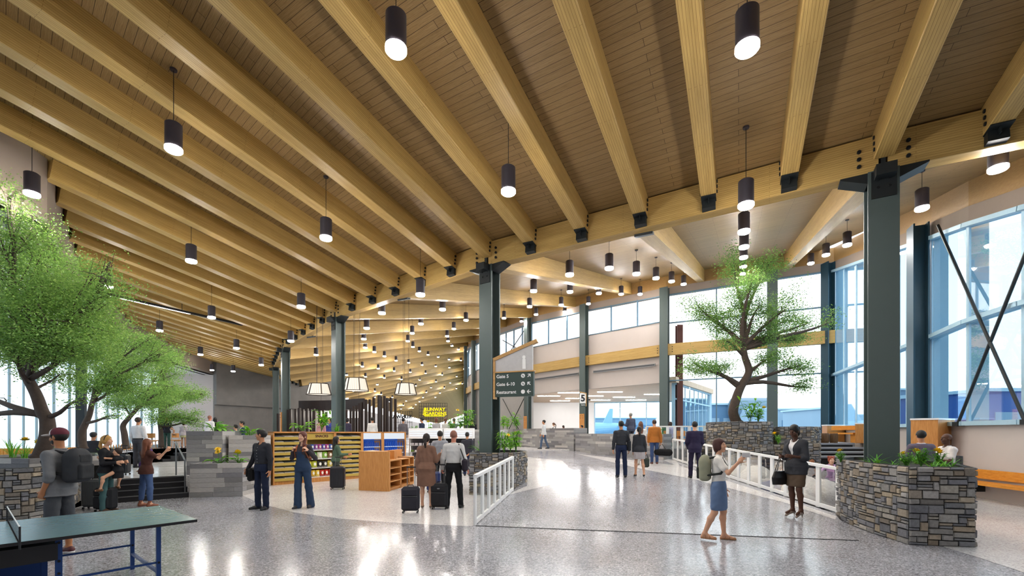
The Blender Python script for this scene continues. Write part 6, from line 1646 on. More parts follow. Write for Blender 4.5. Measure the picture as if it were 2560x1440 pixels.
    def wedge(f, e, zlo, wtop, op='s'):
        """V opening of a jacket or collar"""
        Pz, u, v, w = J.P, J.u, J.v, J.w
        def fn(x, y, z):
            px, py, pz = x-Pz[0], y-Pz[1], z-Pz[2]; a = px*u[0]+py*u[1]+pz*u[2]; b = px*v[0]+py*v[1]+pz*v[2]; c = px*w[0]+py*w[1]+pz*w[2]
            half = np.clip((c-zlo*s)/((.52-zlo)*s), 0, 1.3)*wtop*s
            return np.maximum(np.abs(a)-half, np.maximum(.03*s-b, zlo*s-c))
        f.add(fn, J.P+J.w*zlo*s-.3*s, J.N+.2*s, .004, op)
    def topgarment(spec, name):
        kind, colr, slv = spec[0], spec[1], spec[2]; hem = spec[3] if len(spec) > 3 else -.02; e = spec[4] if len(spec) > 4 else .012
        f = Field(hc2); eh = lambda a: (.005 if hem >= 0 and a < (hem+.09)*s else e)+(.006 if a > .46*s else 0); pr = [(a, b+eh(a)*s, c+eh(a)*s, d) for a, b, c, d in J.prof if a >= hem*s-1e-6]
        if hem < J.prof[0][0]/s: b0 = J.prof[0]; wd = .088 if kind == 'coat' else .05 if kind == 'dress' else .054; pr = [(hem*s, b0[1]+wd*s, b0[2]+(.075 if kind == 'coat' else .04 if kind == 'dress' else .050)*s, 0)]+[(a, b+((.026 if kind != 'coat' else .045)*s if a < .08*s else .02*s if kind == 'coat' and a < .3*s else 0), c+((.026 if kind != 'coat' else .04)*s if a < .08*s else .015*s if kind == 'coat' and a < .3*s else 0), d) for a, b, c, d in pr]
        else:
            xs = np.array(J.prof); e2 = .005 if hem >= 0 else e+.034; pr = [(hem*s, np.interp(hem*s, xs[:, 0], xs[:, 1])+e2*s, np.interp(hem*s, xs[:, 0], xs[:, 2])+e2*s, np.interp(hem*s, xs[:, 0], xs[:, 3]))]+[(p[0], p[1]+(.016*s if hem < 0 and p[0] < .1*s else 0), p[2]+(.016*s if hem < 0 and p[0] < .1*s else 0), p[3]) for p in pr if p[0] > hem*s+.01]
        pr = [p for p in pr if p[0] <= .535*s]
        f.loft(J.P, J.u, J.v, J.w, pr, .03, fold=(.03 if kind in ('coat', 'dress') else 0)); bust(f, e); sleeves(f, e, slv)
        f.cap(J.shL, J.shR, .046*s+e*.5, .046*s+e*.5, .06); f.cap(J.shL, J.N-J.w*.035*s, .034*s+e*.5, .03*s+e*.5, .05); f.cap(J.shR, J.N-J.w*.035*s, .034*s+e*.5, .03*s+e*.5, .05)
        if kind in ('shirt', 'polo'): ring(f, J.N-J.w*.012*s, J.u, J.v, .064*s, .062*s, .013*s, .01)
        if kind in ('turtle',): ring(f, J.N+J.w*.02*s, J.u, J.v, .054*s, .054*s, .016*s, .02)
        if kind in ('blazer', 'suit', 'vest', 'coat', 'jacket'):
            ring(f, J.N-J.w*.03*s, J.u, J.v, .080*s, .070*s, .014*s, .01)
            if kind in ('blazer', 'suit', 'vest'): wedge(f, e, .14, .085)
        f.cap(J.N+J.v*.05*s-J.w*.02*s, J.N+J.w*.2*s, .060*s if female and kind in ('tee', 'blouse') else .050*s, .06*s, .005, 's')
        V, Q = f.mesh(.0022 if kind not in ('suit', 'coat', 'blazer') else .0014); return mesh_from(V, Q, name, cloth('cloth_'+colr, colr), t)
    if top:
        for i, sp in enumerate(top): topgarment(sp, sp[0] if sp[0] not in ('polo', 'turtle', 'tee') else {'polo': 'polo_shirt', 'turtle': 'turtleneck', 'tee': 't_shirt'}[sp[0]])
    if bottom:
        kind, colr = bottom[0], bottom[1]; f = Field(hc2); e = .018
        if kind in ('trousers', 'jeans', 'wide', 'shorts', 'capri'):
            pr = [(a, b+e*s, c+e*s, d) for a, b, c, d in J.prof if a <= .075*s]
            f.loft(J.P, J.u if 'twist' not in pose else np.array((1., 0, 0)), np.array((0, 1., 0)) if 'twist' in pose else J.v, J.w, pr, .03)
            for sd in 'LR':
                hp0, kn, an = (getattr(J, q+sd) for q in ('hip', 'kn', 'an')); fl = {'wide': .085, 'jeans': .050, 'trousers': .056, 'capri': .052, 'shorts': .08}[kind]*s
                f.cap(hp0, kn, .092*s, (.064 if kind != 'wide' else .078)*s, .04)
                if kind == 'shorts': f.cap(hp0+(kn-hp0)*.5, kn-np.array((0, 0, .01)), .082*s, .077*s, .03)
                else:
                    q = an if kind != 'capri' else kn+(an-kn)*.72
                    if kind == 'wide': q = an-np.array((0, 0, .03*s))
                    f.cap(kn, q, (.064 if kind != 'wide' else .076)*s, fl, .03); mq = kn+(q-kn)*.35-J.v*.010*s; f.cap(kn, mq, .062*s, .060*s, .03); f.cap(mq, q, .060*s, fl*.95, .03)
            V, Q = f.mesh(.0026)
            z0 = .012
            mesh_from(V, Q, 'trousers' if kind != 'shorts' else 'shorts', cloth('cloth_'+colr, colr), t)
        elif kind in ('skirt', 'fullskirt'):
            zh = bottom[2]; b0 = J.prof[1]; z_ = (zh-J.P[2]); fu = .05 if kind == 'fullskirt' else .0
            mid = (J.knL+J.knR)/2-J.P; k_ = z_/min(-.1, mid[2]) if True else 0
            pr = [(z_, (.158+fu)*s, (.118+fu*.8)*s, mid[1]*k_*.9), (z_*.55, (.172+fu*.6)*s, (.128+fu*.5)*s, mid[1]*k_*.45), (-.05*s, (.176+fu*.2)*s, .130*s, -.008*s), (.05*s, .164*s, .118*s, 0), (.10*s, .142*s, .104*s, 0)]
            f.loft(J.P, J.u, J.v, J.w, pr, .02, fold=(-.04 if kind == 'fullskirt' else 0))
            for sd in 'LR':
                hp0, kn = getattr(J, 'hip'+sd), getattr(J, 'kn'+sd); an = getattr(J, 'an'+sd); q = hp0+(kn-hp0)*min(1, (hp0[2]-zh-.05)/max(.05, hp0[2]-kn[2])); f.cap(hp0, q, .098*s, .082*s, .05)
                if zh < kn[2]: f.cap(kn, kn+(an-kn)*min(.35, (kn[2]-zh)/.4), .075*s, .07*s, .05)
            f.add(lambda x, y, z: z-zh+0*x+0*y, (-.6, -.6, zh-.3), (.6, .6, zh), .002, 's')
            V, Q = f.mesh(.002); mesh_from(V, Q, 'skirt', cloth('cloth_'+colr, colr), t)
        if kind in ('trousers', 'jeans') and top and top[0][0] in ('shirt',) and len(top[0]) > 3 and top[0][3] > -.02:
            f = Field(.009); xs = np.array(J.prof); b_ = .07*s
            ring(f, J.P+J.w*b_, J.u, J.v, np.interp(b_, xs[:, 0], xs[:, 1])+.014*s, np.interp(b_, xs[:, 0], xs[:, 2])+.014*s, .012*s, .004, 20); V, Q = f.mesh(); mesh_from(V, Q, 'belt', plain('belt_black', '17150f', .5), t)
    if shoes:
        kind, colr = shoes[0], shoes[1]
        for sd in 'LR':
            f = Field(min(h, .009)); an, fd = getattr(J, 'an'+sd), getattr(J, 'fd'+sd); dn = np.array((0, 0, 1.)); sdv_ = unit(np.cross(fd, dn)); hz = pose.get('heel', 0.0)
            he = an-fd*.04*s-dn*.052*s; toe = an+fd*.165*s-dn*.062*s
            if hz and kind in ('heel',): toe = toe-dn*hz*.8
            if kind in ('shoe', 'boot', 'sneaker', 'heel'):
                rr = 1.0 if kind != 'heel' else .82
                f.cap(he, an+fd*.06*s-dn*.045*s, .037*rr*s, .040*rr*s, .03); f.cap(an+fd*.06*s-dn*.05*s, toe, .042*rr*s, .028*rr*s, .03)
                if kind != 'heel': f.cap(he+dn*.02*s, an-dn*(.01 if kind != 'boot' else -.06)*s, .036*s, .040*s, .03)
                if kind == 'heel': f.cap(he-dn*.02*s, np.array((he[0], he[1], .006)), .014*s, .006, .01)
                if kind == 'heel': f.ell(an+fd*.045*s-dn*.005*s, np.array((.036, .05, .035))*s, None, .01, 's')
            else:                                                           # sandal: sole with straps
                f.cap(he-dn*.022*s, toe-dn*.008*s, .030*s, .034*s, .01); f.add(lambda x, y, z, zz=he[2]-.012*s: zz-z, he-.3, toe+.3, .003, 's') if False else None
                for q in (.30, .62): c = he+(toe-he)*q; ring(f, c+dn*.004*s, sdv_, dn, .038*s, .032*s, .006, .004, 10)
                ring(f, an+dn*.005, sdv_, fd, .036*s, .036*s, .006, .004, 12)
            zmin = min(he[2], toe[2]) - .03*s
            V, Q = f.mesh(0, clip=max(zmin, 0.002) if kind != 'heel' else .002); o = mesh_from(V, Q, {'sandal': 'sandal', 'boot': 'boot'}.get(kind, 'shoe'), plain('leather_'+colr, colr, .45), t)
            if kind == 'sneaker':
                f = Field(.008); f.cap(he-dn*.022*s, an+fd*.06*s-dn*.075*s, .041*s, .045*s, .02); f.cap(an+fd*.06*s-dn*.075*s, toe-dn*.008*s, .045*s, .034*s, .02); f.ell(an+dn*.02*s+fd*.05*s, np.array((.3, .3, .085))*s, None, .003, 's')
                V, Q = f.mesh(0, clip=.002); mesh_from(V, Q, 'sole', M_white, o)
    t_J = J; PEOPLE.append((t, J)); return t, J
PEOPLE = []
def wpos(t, p): return wm(t) @ Vector(tuple(float(q) for q in p))
# ------------------------------------------------------------------ things people carry
def rbox(t, name, c, d, mat, b=.03, rz=0, world=False):
    m = MB(); m.bbox(c, d, b, rz); return m.build(name, mat, t, world=world, smooth=False)
def suitcase(label, p, yaw, hgt, w, dp, col, handle=.4, soft=True, badge=False, tilt=0.0):
    t = thing('suitcase', label, 'suitcase', p, yaw, 'wheeled suitcases'); mat = cloth('case_'+col, col, bump=.1) if soft else plain('case_'+col, col, .4)
    if tilt: t.rotation_euler = (tilt, 0, yaw)
    f = Field(.012); f.ell((0, 0, .06+hgt/2), (.001,)*3) if False else None
    rbox(t, 'shell', (0, 0, .05+hgt/2), (w, dp, hgt), mat, .045)
    if soft:
        rbox(t, 'front_pocket', (0, -dp/2-.012, .05+hgt*.33), (w*.86, .05, hgt*.52), mat, .022); rbox(t, 'top_pocket', (0, -dp/2-.008, .05+hgt*.78), (w*.86, .04, hgt*.28), mat, .018)
        m = MB(); m.tube([(-w*.42, -dp/2-.03, .05+hgt*.62), (w*.42, -dp/2-.03, .05+hgt*.62)], .004, 6); m.build('zip', M_grey, t)
    else:
        for k in range(9): m = MB(); m.bar((-w*.42+k*w*.105, -dp/2-.002, .05+hgt*.08), (-w*.42+k*w*.105, -dp/2-.002, .05+hgt*.92), .012, .012, (0, 1, 0)); m.build('ridge', mat, t)
    if badge: m = MB(); m.ell((0, -dp/2-.03, .05+hgt*.8), (.035, .006, .016), 14, 6); m.build('badge', M_grey, t)
    for sx in (-1, 1):
        for sy in (-1, 1): m = MB(); m.tube([(sx*w*.4-.012, sy*dp*.38, .025), (sx*w*.4+.012, sy*dp*.38, .025)], .025, 12); m.build('wheel', M_black, t)
    m = MB(); m.tube([(-.06, dp*.1, .05+hgt), (-.055, dp*.1, .08+hgt), (.055, dp*.1, .08+hgt), (.06, dp*.1, .05+hgt)], .011, 8); m.build('carry_handle', M_black, t)
    if handle:
        for sx in (-1, 1): m = MB(); m.cyl((sx*.085, dp*.32, .05+hgt*.9), (sx*.085, dp*.32, .05+hgt+handle), .008, 8); m.build('handle_rod', M_grey, t)
        m = MB(); m.bbox((0, dp*.32, .05+hgt+handle), (.21, .03, .03), .01); m.build('pull_handle', M_black, t)
    return t
def fbag(name, label, cat, p, yaw, parts, group='bags carried by people'):
    """soft bag: parts = list of (part name, [(op, args)...], material)"""
    t = thing(name, label, cat, p, yaw, group)
    for pn_, prims, mat, hh in parts:
        f = Field(hh)
        for a in prims: getattr(f, a[0])(*a[1:])
        V, Q = f.mesh(.0012); mesh_from(V, Q, pn_, mat, t)
    return t
def backpack(label, t, J, col, w=.15, hgt=.24, dp=.10, c2=None, tb=.36):
    """worn on the back of person t; placed in the wearer's frame"""
    s = J.s; c = J.P+J.w*(tb-.06)*s-J.v*(.125+dp*.9)*s; mat = cloth('pack_'+col, col, bump=.2); m2 = cloth('pack_'+(c2 or col), c2 or col, bump=.2); R = np.stack([J.u, J.v, J.w], 1)
    q = thing('backpack', label, 'backpack', wpos(t, c-J.w*hgt*s), t.rotation_euler.z, 'backpacks worn by people'); o = c-J.w*hgt*s
    L = lambda p: np.array(p)-o
    def mk(n, mt, fn, hh=.010): f = Field(hh); fn(f); V, Q = f.mesh(.0015); mesh_from(V, Q, n, mt, q)
    mk('sack', mat, lambda f: (f.rbx(L(c-J.w*hgt*.12*s), np.array((w, dp*.9, hgt*.85))*s, R, .075*s), f.rbx(L(c+J.w*hgt*.35*s), np.array((w*.86, dp*.72, hgt*.62))*s, R, .09*s, .05)))
    mk('front_pocket', m2, lambda f: f.rbx(L(c-J.v*dp*.88*s-J.w*hgt*.36*s), np.array((w*.72, dp*.34, hgt*.44))*s, R, .03*s))
    mk('top_pocket', m2, lambda f: f.rbx(L(c-J.v*dp*.70*s+J.w*hgt*.38*s), np.array((w*.62, dp*.26, hgt*.26))*s, R, .025*s))
    m = MB(); m.tube([tuple(L(c+J.w*hgt*.93*s+J.u*q_*s+J.w*(.02-abs(q_)*.4)*s)) for q_ in (-.05, -.03, 0, .03, .05)], .008, 6); m.build('carry_loop', m2, q)
    for sg in (-1, 1):
        def st(f, sg=sg):
            pts = [c+J.w*hgt*.7*s+J.u*sg*.06*s+J.v*dp*.6*s, J.N-J.w*.035*s+J.u*sg*.10*s-J.v*.035*s, J.N-J.w*.06*s+J.u*sg*.115*s+J.v*.055*s, J.P+J.w*.36*s+J.u*sg*.125*s+J.v*.125*s, J.P+J.w*.22*s+J.u*sg*.155*s+J.v*.04*s, c-J.w*hgt*.55*s+J.u*sg*w*.8*s]
            for a, b in zip(pts, pts[1:]): f.cap(L(a), L(b), .019*s, .019*s, .01)
        mk('strap', m2, st)
    return q
def strap(parent, pts, r, mat, name='strap'):
    m = MB(); m.tube([tuple(map(float, p)) for p in pts], r, 6); return m.build(name, mat, parent, world=True, smooth=True)
# ------------------------------------------------------------------ the cast
def fl(px, py, z=0.0): p = gp(px, py, z); return (p.x, p.y, z)
def pl(px, Y, z): return (xat(px, Y), Y, z)
def rampfoot(px, py):
    lo, hi = 5., 60.
    for _ in range(60):
        Y = (lo+hi)/2; x = xat(px, Y)
        if zat(py, Y) > rampz(x, Y): lo = Y
        else: hi = Y
    return (xat(px, Y), Y, rampz(xat(px, Y), Y)+.004)
DEG = PI/180
# man with cap
t, J = person('man in grey shirt and red white cap standing sideways behind the table tennis table', fl(150, 1386), 92*DEG, 1.80, False, 'olive', ('crew', '1c1612', 'beard'), [('shirt', '6d6f72', 'roll', -.13, .016)], ('shorts', '3f4247'), ('sneaker', '4c1f24'),
    dict(uaL=(-.22, -.30, -1), faL=(.10, .46, -.9), curlL=.9, uaR=(.2, -.1, -1), faR=(.05, .5, -.8), thL=(-.04, .06, -1), skL=(0, -.06, -1), thR=(.04, -.02, -1), head=(0, -.02)), .008, 1)
hh = J.s
def headp(J, x, y, z): return J.C+J.Rh @ (np.array((x, y, z))*J.s)
f = Field(.008); f.ell(headp(J, 0, -.012, .052), np.array((.092, .112, .088))*hh, J.Rh, .01); f.ell(headp(J, 0, 0, -.05), np.array((.3, .3, .085))*hh, J.Rh, .004, 's'); V, Q = f.mesh()
cp = thing('baseball_cap', 'red and white baseball cap on the man beside the table', 'cap', wpos(t, headp(J, 0, 0, .03)), t.rotation_euler.z); off_ = np.array(headp(J, 0, 0, .03))
front = V[:, 1] > headp(J, 0, .035, 0)[1]
o = mesh_from(V-off_, Q, 'crown', [plain('cap_maroon', '5d2230', .8), plain('cap_white', 'd5d0ce', .8)], cp)
fm = front[Q].all(1); o.data.polygons.foreach_set('material_index', fm.astype(np.int32))
f = Field(.007); f.ell(headp(J, 0, .135, .033)-off_, np.array((.072, .085, .012))*hh, J.Rh @ rot('X', -.12), .01); V, Q = f.mesh(); mesh_from(V, Q, 'bill', plain('cap_white', 'd5d0ce', .8), cp)
backpack('dark grey backpack on the man in the cap', t, J, '35373b', .155, .25, .125, '2b2d30')
# woman carrying a girl
t, J = person('blond woman in black top and teal trousers carrying a small girl', fl(266, 1279), -80*DEG, 1.68, True, 'light', ('pony', 'b58a4a'), [('tee', '1c1c20', 'long', -.05)], ('trousers', '3d5a5c'), ('shoe', '4a3528'),
    dict(uaL=(-.2, .15, -1), faL=(.25, .95, .10), uaR=(.2, .15, -1), faR=(-.3, .95, .1), curlL=.8, curlR=.8, head=(.1, .05)), .010, 1)
f = Field(.007); ring(f, headp(J, 0, -.01, .045), J.Rh[:, 0], unit(J.Rh[:, 1]*.3+J.Rh[:, 2]), .085*J.s, .093*J.s, .009, .003, 18); V, Q = f.mesh(); mesh_from(V, Q, 'headband', M_black, t)
c = wpos(t, J.P+J.v*.24*J.s+J.w*.0)
t2, J2 = person('small girl in a black dress held on the hip by the blond woman', (c.x, c.y, c.z-.60), 95*DEG, 1.05, True, 'light', ('bun', '2a1c14'), [('dress', '17171a', 'none', -.30)], None, ('shoe', '6a4a30'),
    dict(thL=(-.7, .55, -.5), skL=(-.05, .15, -1), thR=(.7, .55, -.5), skR=(.05, .15, -1), uaL=(-.5, .8, .1), faL=(.3, .9, .1), uaR=(.5, .8, .1), faR=(-.3, .9, .1), pelvis=.60, head=(.9, 0)), .010, 0)
# woman in brown with a baby
t, J = person('woman in brown t-shirt and jeans pointing to the right with a baby', fl(366, 1266), -22*DEG, 1.60, True, 'light', ('long', '6a3a22'), [('tee', '4e3029', 'short', -.10, .016)], ('capri', '40557c'), ('boot', '7d4a34'),
    dict(uaR=(.9, .25, -.45), faR=(.55, .35, .75), curlR=.9, uaL=(-.6, .35, -.6), faL=(.2, .9, .35), thL=(-.16, -.02, -1), skL=(-.05, -.05, -1), thR=(.16, .0, -1), skR=(.05, -.03, -1), spine=(.03, .0, 1)), .010, 0)
f = Field(.012); c = wpos(t, J.P+J.w*.30*J.s+J.v*.14*J.s-J.u*.16*J.s)
t2, J2 = person('baby in a purple suit held by the woman in brown', (c.x, c.y, c.z-.30), 150*DEG, .72, False, 'light', ('crew', '6b4a34'), [('tee', '5b3f7c', 'long', -.06)], ('trousers', '5b3f7c'), None, dict(thL=(-.5, .6, -.6), skL=(0, .1, -1), thR=(.5, .6, -.6), skR=(0, .1, -1), pelvis=.30, head=(.5, .0)), .009, 0)
# man in black shirt
t, J = person('man in black shirt and navy trousers standing with a black shoulder bag', fl(655, 1273), 160*DEG, 1.81, False, 'tan', ('short', '14110f'), [('shirt', '2b2c33', 'long', .03, .013)], ('trousers', '1b2338'), ('shoe', '1a1b1f'),
    dict(uaR=(.32, -.05, -1), faR=(.42, .25, -.9), curlR=.4, uaL=(-.22, -.06, -1), faL=(-.05, .12, -1), head=(-60*DEG, 0), thL=(-.06, .02, -1), thR=(.08, .02, -1), fyL=.25, fyR=-.5), .008, 1)
for k in range(6): m = MB(); p_ = J.P+J.w*(.1+.065*k)*J.s+J.v*(np.interp(.1+.065*k, [p[0]/J.s for p in J.prof], [p[2]/J.s+p[3]/J.s for p in J.prof])+.015)*J.s; m.ell(tuple(p_), (.006, .004, .006), 8, 5); m.build('button', M_white, t)
ap = J.P+J.u*.26*J.s-J.w*.02
q = thing('shoulder_bag', 'black shoulder bag at the hip of the man in the black shirt', 'bag', wpos(t, ap-J.w*.32), t.rotation_euler.z+.3, 'bags carried by people'); rbox(q, 'body', (0, 0, .15), (.12, .36, .30), cloth('bag_black', '141416', bump=.15), .04); rbox(q, 'flap', (.062, 0, .2), (.03, .34, .2), cloth('bag_black', '141416'), .012)
strap(q, [wpos(t, ap-J.w*.04+J.v*.12), wpos(t, J.P+J.w*.25+J.u*.14+J.v*.14), wpos(t, J.shR-J.u*.06+J.v*.05+J.w*.06), wpos(t, J.shR-J.u*.06-J.v*.05+J.w*.06), wpos(t, J.P+J.w*.25+J.u*.17-J.v*.12), wpos(t, ap-J.w*.04-J.v*.12)], .014, M_black)
# woman in overalls
t, J = person('woman in blue denim overalls walking towards the viewer', fl(757, 1270), 176*DEG, 1.77, True, 'pale', ('side', '5c2a20'), [('turtle', '3a363c', 'long', .02)], ('wide', '2b3c56'), ('shoe', '2a2a30'),
    dict(uaL=(-.55, -.15, -1), faL=(.42, .55, .75), uaR=(.55, -.15, -1), faR=(-.42, .55, .75), curlL=1., curlR=1., thR=(.02, .10, -1), skR=(.02, -.02, -1), thL=(-.10, -.05, -1), skL=(-.02, -.2, -1), head=(-.12, 0)), .008, 1)
f = Field(.009); e_ = .020
f.loft(J.P, J.u, J.v, J.w, [(a, b+e_, c+e_, d) for a, b, c, d in J.prof if -.03*J.s < a < .30*J.s]+[(.36*J.s, .135, .125, .03)], .02)
f.add(lambda x, y, z: np.maximum(y-.02+0*x, (J.P[2]+.15*J.s)-z+0*x), J.P+np.array((-.4, -.4, .1)), J.P+np.array((.4, .4, .6)), .004, 's')
f.add(lambda x, y, z: np.maximum(.095-np.abs(x), (J.P[2]+.2*J.s)-z+0*y), J.P+np.array((-.4, -.4, .1)), J.P+np.array((.4, .4, .6)), .004, 's')
V, Q = f.mesh(.002); mesh_from(V, Q, 'overall_bib', cloth('cloth_2b3c56', '2b3c56'), t)
for sg in (-1, 1):
    strap(t, [wpos(t, J.P+J.w*.36*J.s+J.u*sg*.08+J.v*.15), wpos(t, J.N-J.w*.07+J.u*sg*.095+J.v*.085), wpos(t, J.N-J.w*.03+J.u*sg*.10), wpos(t, J.P+J.w*.4*J.s+J.u*sg*.08-J.v*.12)], .018, cloth('bag_strap_tan', 'a8603e'), 'bag_strap')
backpack('tan strapped backpack worn by the woman in overalls', t, J, '7a4a34', .11, .18, .07)
# woman in green at the papers
t, J = person('woman in green sweater with long black hair reaching to the newspapers', (xat(840, 14.3), 14.3, 0), -50*DEG, 1.62, True, 'tan', ('long', '14100e'), [('tee', '4e6454', 'long', -.06, .016)], ('trousers', '4a5450'), ('shoe', '1d1c1c'),
    dict(uaR=(.25, .3, -1), faR=(.1, .95, .05), uaL=(-.2, .25, -1), faL=(.1, .9, -.3)), .011, 0)
suitcase('black hard suitcase standing behind the woman in green', (xat(849, 13.9), 13.75, 0), 8*DEG, .66, .43, .25, '26262c', .28, False)
# coat woman, bald man, tee man, dark man
t, J = person('woman in brown coat with dark ponytail seen from behind', fl(1066, 1272), -4*DEG, 1.69, True, 'pale', ('pony', '1d100e'), [('coat', '7a5b4c', 'long', -.44, .028)], None, ('heel', '6e5a4e'),
    dict(uaL=(-.22, -.12, -1), faL=(-.1, -.15, -1), curlL=1.3, uaR=(.32, .1, -1), faR=(.2, .6, .45), thR=(.05, .05, -1), skR=(.03, -.12, -1), heel=.03), .009, 0)
hp_ = wpos(t, J.wrL+J.hdL*.07)
q = suitcase('dark soft suitcase pulled by the woman in the brown coat', (hp_.x-.02, hp_.y-.42, 0), 5*DEG, .52, .38, .24, '2c2b33', .42, True, False)
t, J = person('bald man in white shirt and black trousers seen from behind', fl(1134, 1270), -6*DEG, 1.80, False, 'ruddy', ('stubble', '8a5a4a'), [('shirt', 'c4c4c4', 'long', .04, .018)], ('trousers', '16161a'), ('shoe', '141416'),
    dict(uaL=(-.3, -.05, -1), faL=(-.12, .3, -1), curlL=1.3, uaR=(.3, -.05, -1), faR=(.2, .35, -.9), thL=(-.09, -.08, -1), skL=(-.02, -.12, -1), thR=(.11, .12, -1), skR=(.06, -.02, -1)), .009, 0)
hp_ = wpos(t, J.wrL+J.hdL*.08)
suitcase('black soft suitcase with oval badge beside the bald man', (hp_.x-.02, hp_.y-.22, 0), -3*DEG, .54, .38, .24, '26262a', .42, True, True)
ap = J.P+J.u*.28*J.s; q = thing('shoulder_bag', 'dark shoulder bag hanging on the right side of the bald man', 'bag', wpos(t, ap-J.w*.12), t.rotation_euler.z, 'bags carried by people')
rbox(q, 'body', (0, 0, .15), (.13, .36, .30), cloth('bag_plum', '28222c', bump=.15), .05); strap(q, [wpos(t, ap+J.w*.15+J.v*.12), wpos(t, J.shR+J.w*.07+J.v*.04-J.u*.04), wpos(t, J.shR+J.w*.07-J.v*.05-J.u*.04), wpos(t, ap+J.w*.15-J.v*.12)], .013, M_black)
t, J = person('man in grey t-shirt queueing left of the bald man', (xat(1100, 13.9), 13.9, 0), 12*DEG, 1.80, False, 'tan', ('crew', '1a1614'), [('tee', '8e9098', 'short', -.07, .018)], ('trousers', '1c1d22'), ('shoe', '18181a'), dict(uaL=(-.3, .1, -1), faL=(.1, .8, -.2)), .012, 0)
suitcase('blue suitcase between the coat woman and the man in grey', (xat(1086, 13.2), 13.1, 0), 0, .55, .40, .24, '24346a', .3, False)
t, J = person('man in dark shirt queueing at the food cooler with his hands behind him', (xat(1168, 18.1), 18.1, 0), -5*DEG, 1.76, False, 'tan', ('short', '15110f'), [('shirt', '33333c', 'long', -.06, .016)], ('trousers', '20294a'), ('shoe', '18181a'), dict(uaL=(-.25, -.2, -1), faL=(.5, -.35, -.8), uaR=(.25, -.2, -1), faR=(-.5, -.35, -.8)), .013, 0)
# walking man far right of the sign
t, J = person('man in white shirt and jeans walking along the grey board wall', (xat(1360, 26.3), 26.3, .80), 78*DEG, 1.72, False, 'tan', ('crew', '17130f'), [('shirt', 'cdd0d2', 'long', -.09, .016)], ('jeans', '4a5c74'), ('shoe', '1b1b1d'),
    dict(thL=(-.03, .34, -1), skL=(0, .12, -1), thR=(.03, -.20, -1), skR=(0, -.42, -1), uaR=(.15, .2, -1), faR=(0, .5, -.8), uaL=(-.15, -.2, -1)), .014, 0)
person('woman in dark vest looking down in the gate lounge', pl(1386, 33, .80), 85*DEG, 1.70, True, 'light', ('pony', '5a3a26'), [('tee', 'd8d4d0', 'long'), ('vest', '24242a', 'none', -.1, .025)], ('trousers', '2a2a30'), ('shoe', '1b1b1d'), dict(uaL=(-.1, .3, -1), faL=(.1, .9, .2), uaR=(.1, .3, -1), faR=(-.1, .9, .2), head=(0, -.4)), .016)
person('woman in purple top looking down in the gate lounge', pl(1410, 34, .80), 70*DEG, 1.52, True, 'tan', ('bob', '33241c'), [('tee', '3d3448', 'short')], ('trousers', '2a2a30'), ('shoe', '1b1b1d'), dict(uaL=(-.1, .3, -1), faL=(.1, .9, .2), head=(0, -.4)), .016)
person('dark haired person sitting low behind the board wall at the gate column', pl(1455, 30, .65), 60*DEG, 1.60, True, 'tan', ('short', '15110f'), [('tee', '55303a', 'long')], ('trousers', '2a2a30'), ('shoe', '1b1b1d'), {}, .018)
person('grey haired man in dark jacket standing on the gate deck', pl(1577, 23.2, 1.0), 20*DEG, 1.78, False, 'tan', ('crew', '8a867e'), [('jacket', '44485a', 'long', -.14, .03)], ('trousers', '33343a'), ('shoe', '1b1b1d'), dict(uaL=(-.2, .2, -1), faL=(.2, .8, .1)), .014)
# couple
t, J = person('man in charcoal shirt and navy trousers walking away up the ramp', rampfoot(1553, 1193), -2*DEG, 1.83, False, 'tan', ('short', '0f0d0c'), [('shirt', '34363c', 'long', .03, .014)], ('trousers', '1d2742'), ('shoe', '1a1d28'),
    dict(thL=(-.05, .06, -1), skL=(-.02, -.1, -1), thR=(.06, -.04, -1), skR=(.02, -.08, -1), uaL=(-.2, .05, -1), uaR=(.22, -.05, -1)), .011, 0)
ap = J.P+J.u*.24*J.s; q = thing('laptop_bag', 'slim dark laptop bag at the right hip of the man on the ramp', 'bag', wpos(t, ap-J.w*.14), t.rotation_euler.z, 'bags carried by people'); rbox(q, 'body', (0, 0, .17), (.09, .30, .34), cloth('bag_slate', '2a2d33'), .03)
strap(q, [wpos(t, ap+J.w*.18+J.v*.1), wpos(t, J.shR+J.w*.06+J.v*.04-J.u*.03), wpos(t, J.shR+J.w*.06-J.v*.05-J.u*.03), wpos(t, ap+J.w*.18-J.v*.1)], .012, M_black)
t, J = person('woman in charcoal blazer and grey skirt walking away up the ramp', rampfoot(1598, 1194), -4*DEG, 1.60, True, 'light', ('pony', '120e0d'), [('suit', '303238', 'long', -.10, .018)], ('fullskirt', 'a8a2a4', .60), ('heel', '161416'),
    dict(thL=(-.05, .12, -1), skL=(-.02, .0, -1), thR=(.07, -.10, -1), skR=(.05, -.30, -1), heel=.05, uaR=(.22, -.05, -1), faR=(.08, .0, -1), curlR=1.2), .011, 0)
hp_ = wpos(t, J.wrR+J.hdR*.09); q = thing('tote_bag', 'dark olive handbag in the right hand of the blazer couple woman', 'bag', (hp_.x, hp_.y, hp_.z-.42), 0, 'bags carried by people'); rbox(q, 'body', (0, 0, .15), (.20, .14, .30), cloth('bag_olive', '3a3f38'), .04); strap(q, [(hp_.x-.07, hp_.y, hp_.z-.14), (hp_.x-.03, hp_.y, hp_.z), (hp_.x+.03, hp_.y, hp_.z), (hp_.x+.07, hp_.y, hp_.z-.14)], .009, M_black)
person('woman with brown hair and pale top behind the couple on the ramp', rampfoot(1602, 1163), 175*DEG if False else -8*DEG, 1.74, True, 'light', ('long', '5e3a2a'), [('tee', 'd6d2d0', 'short')], ('trousers', 'c0bcb8'), ('shoe', '8a7a6a'), {}, .014)
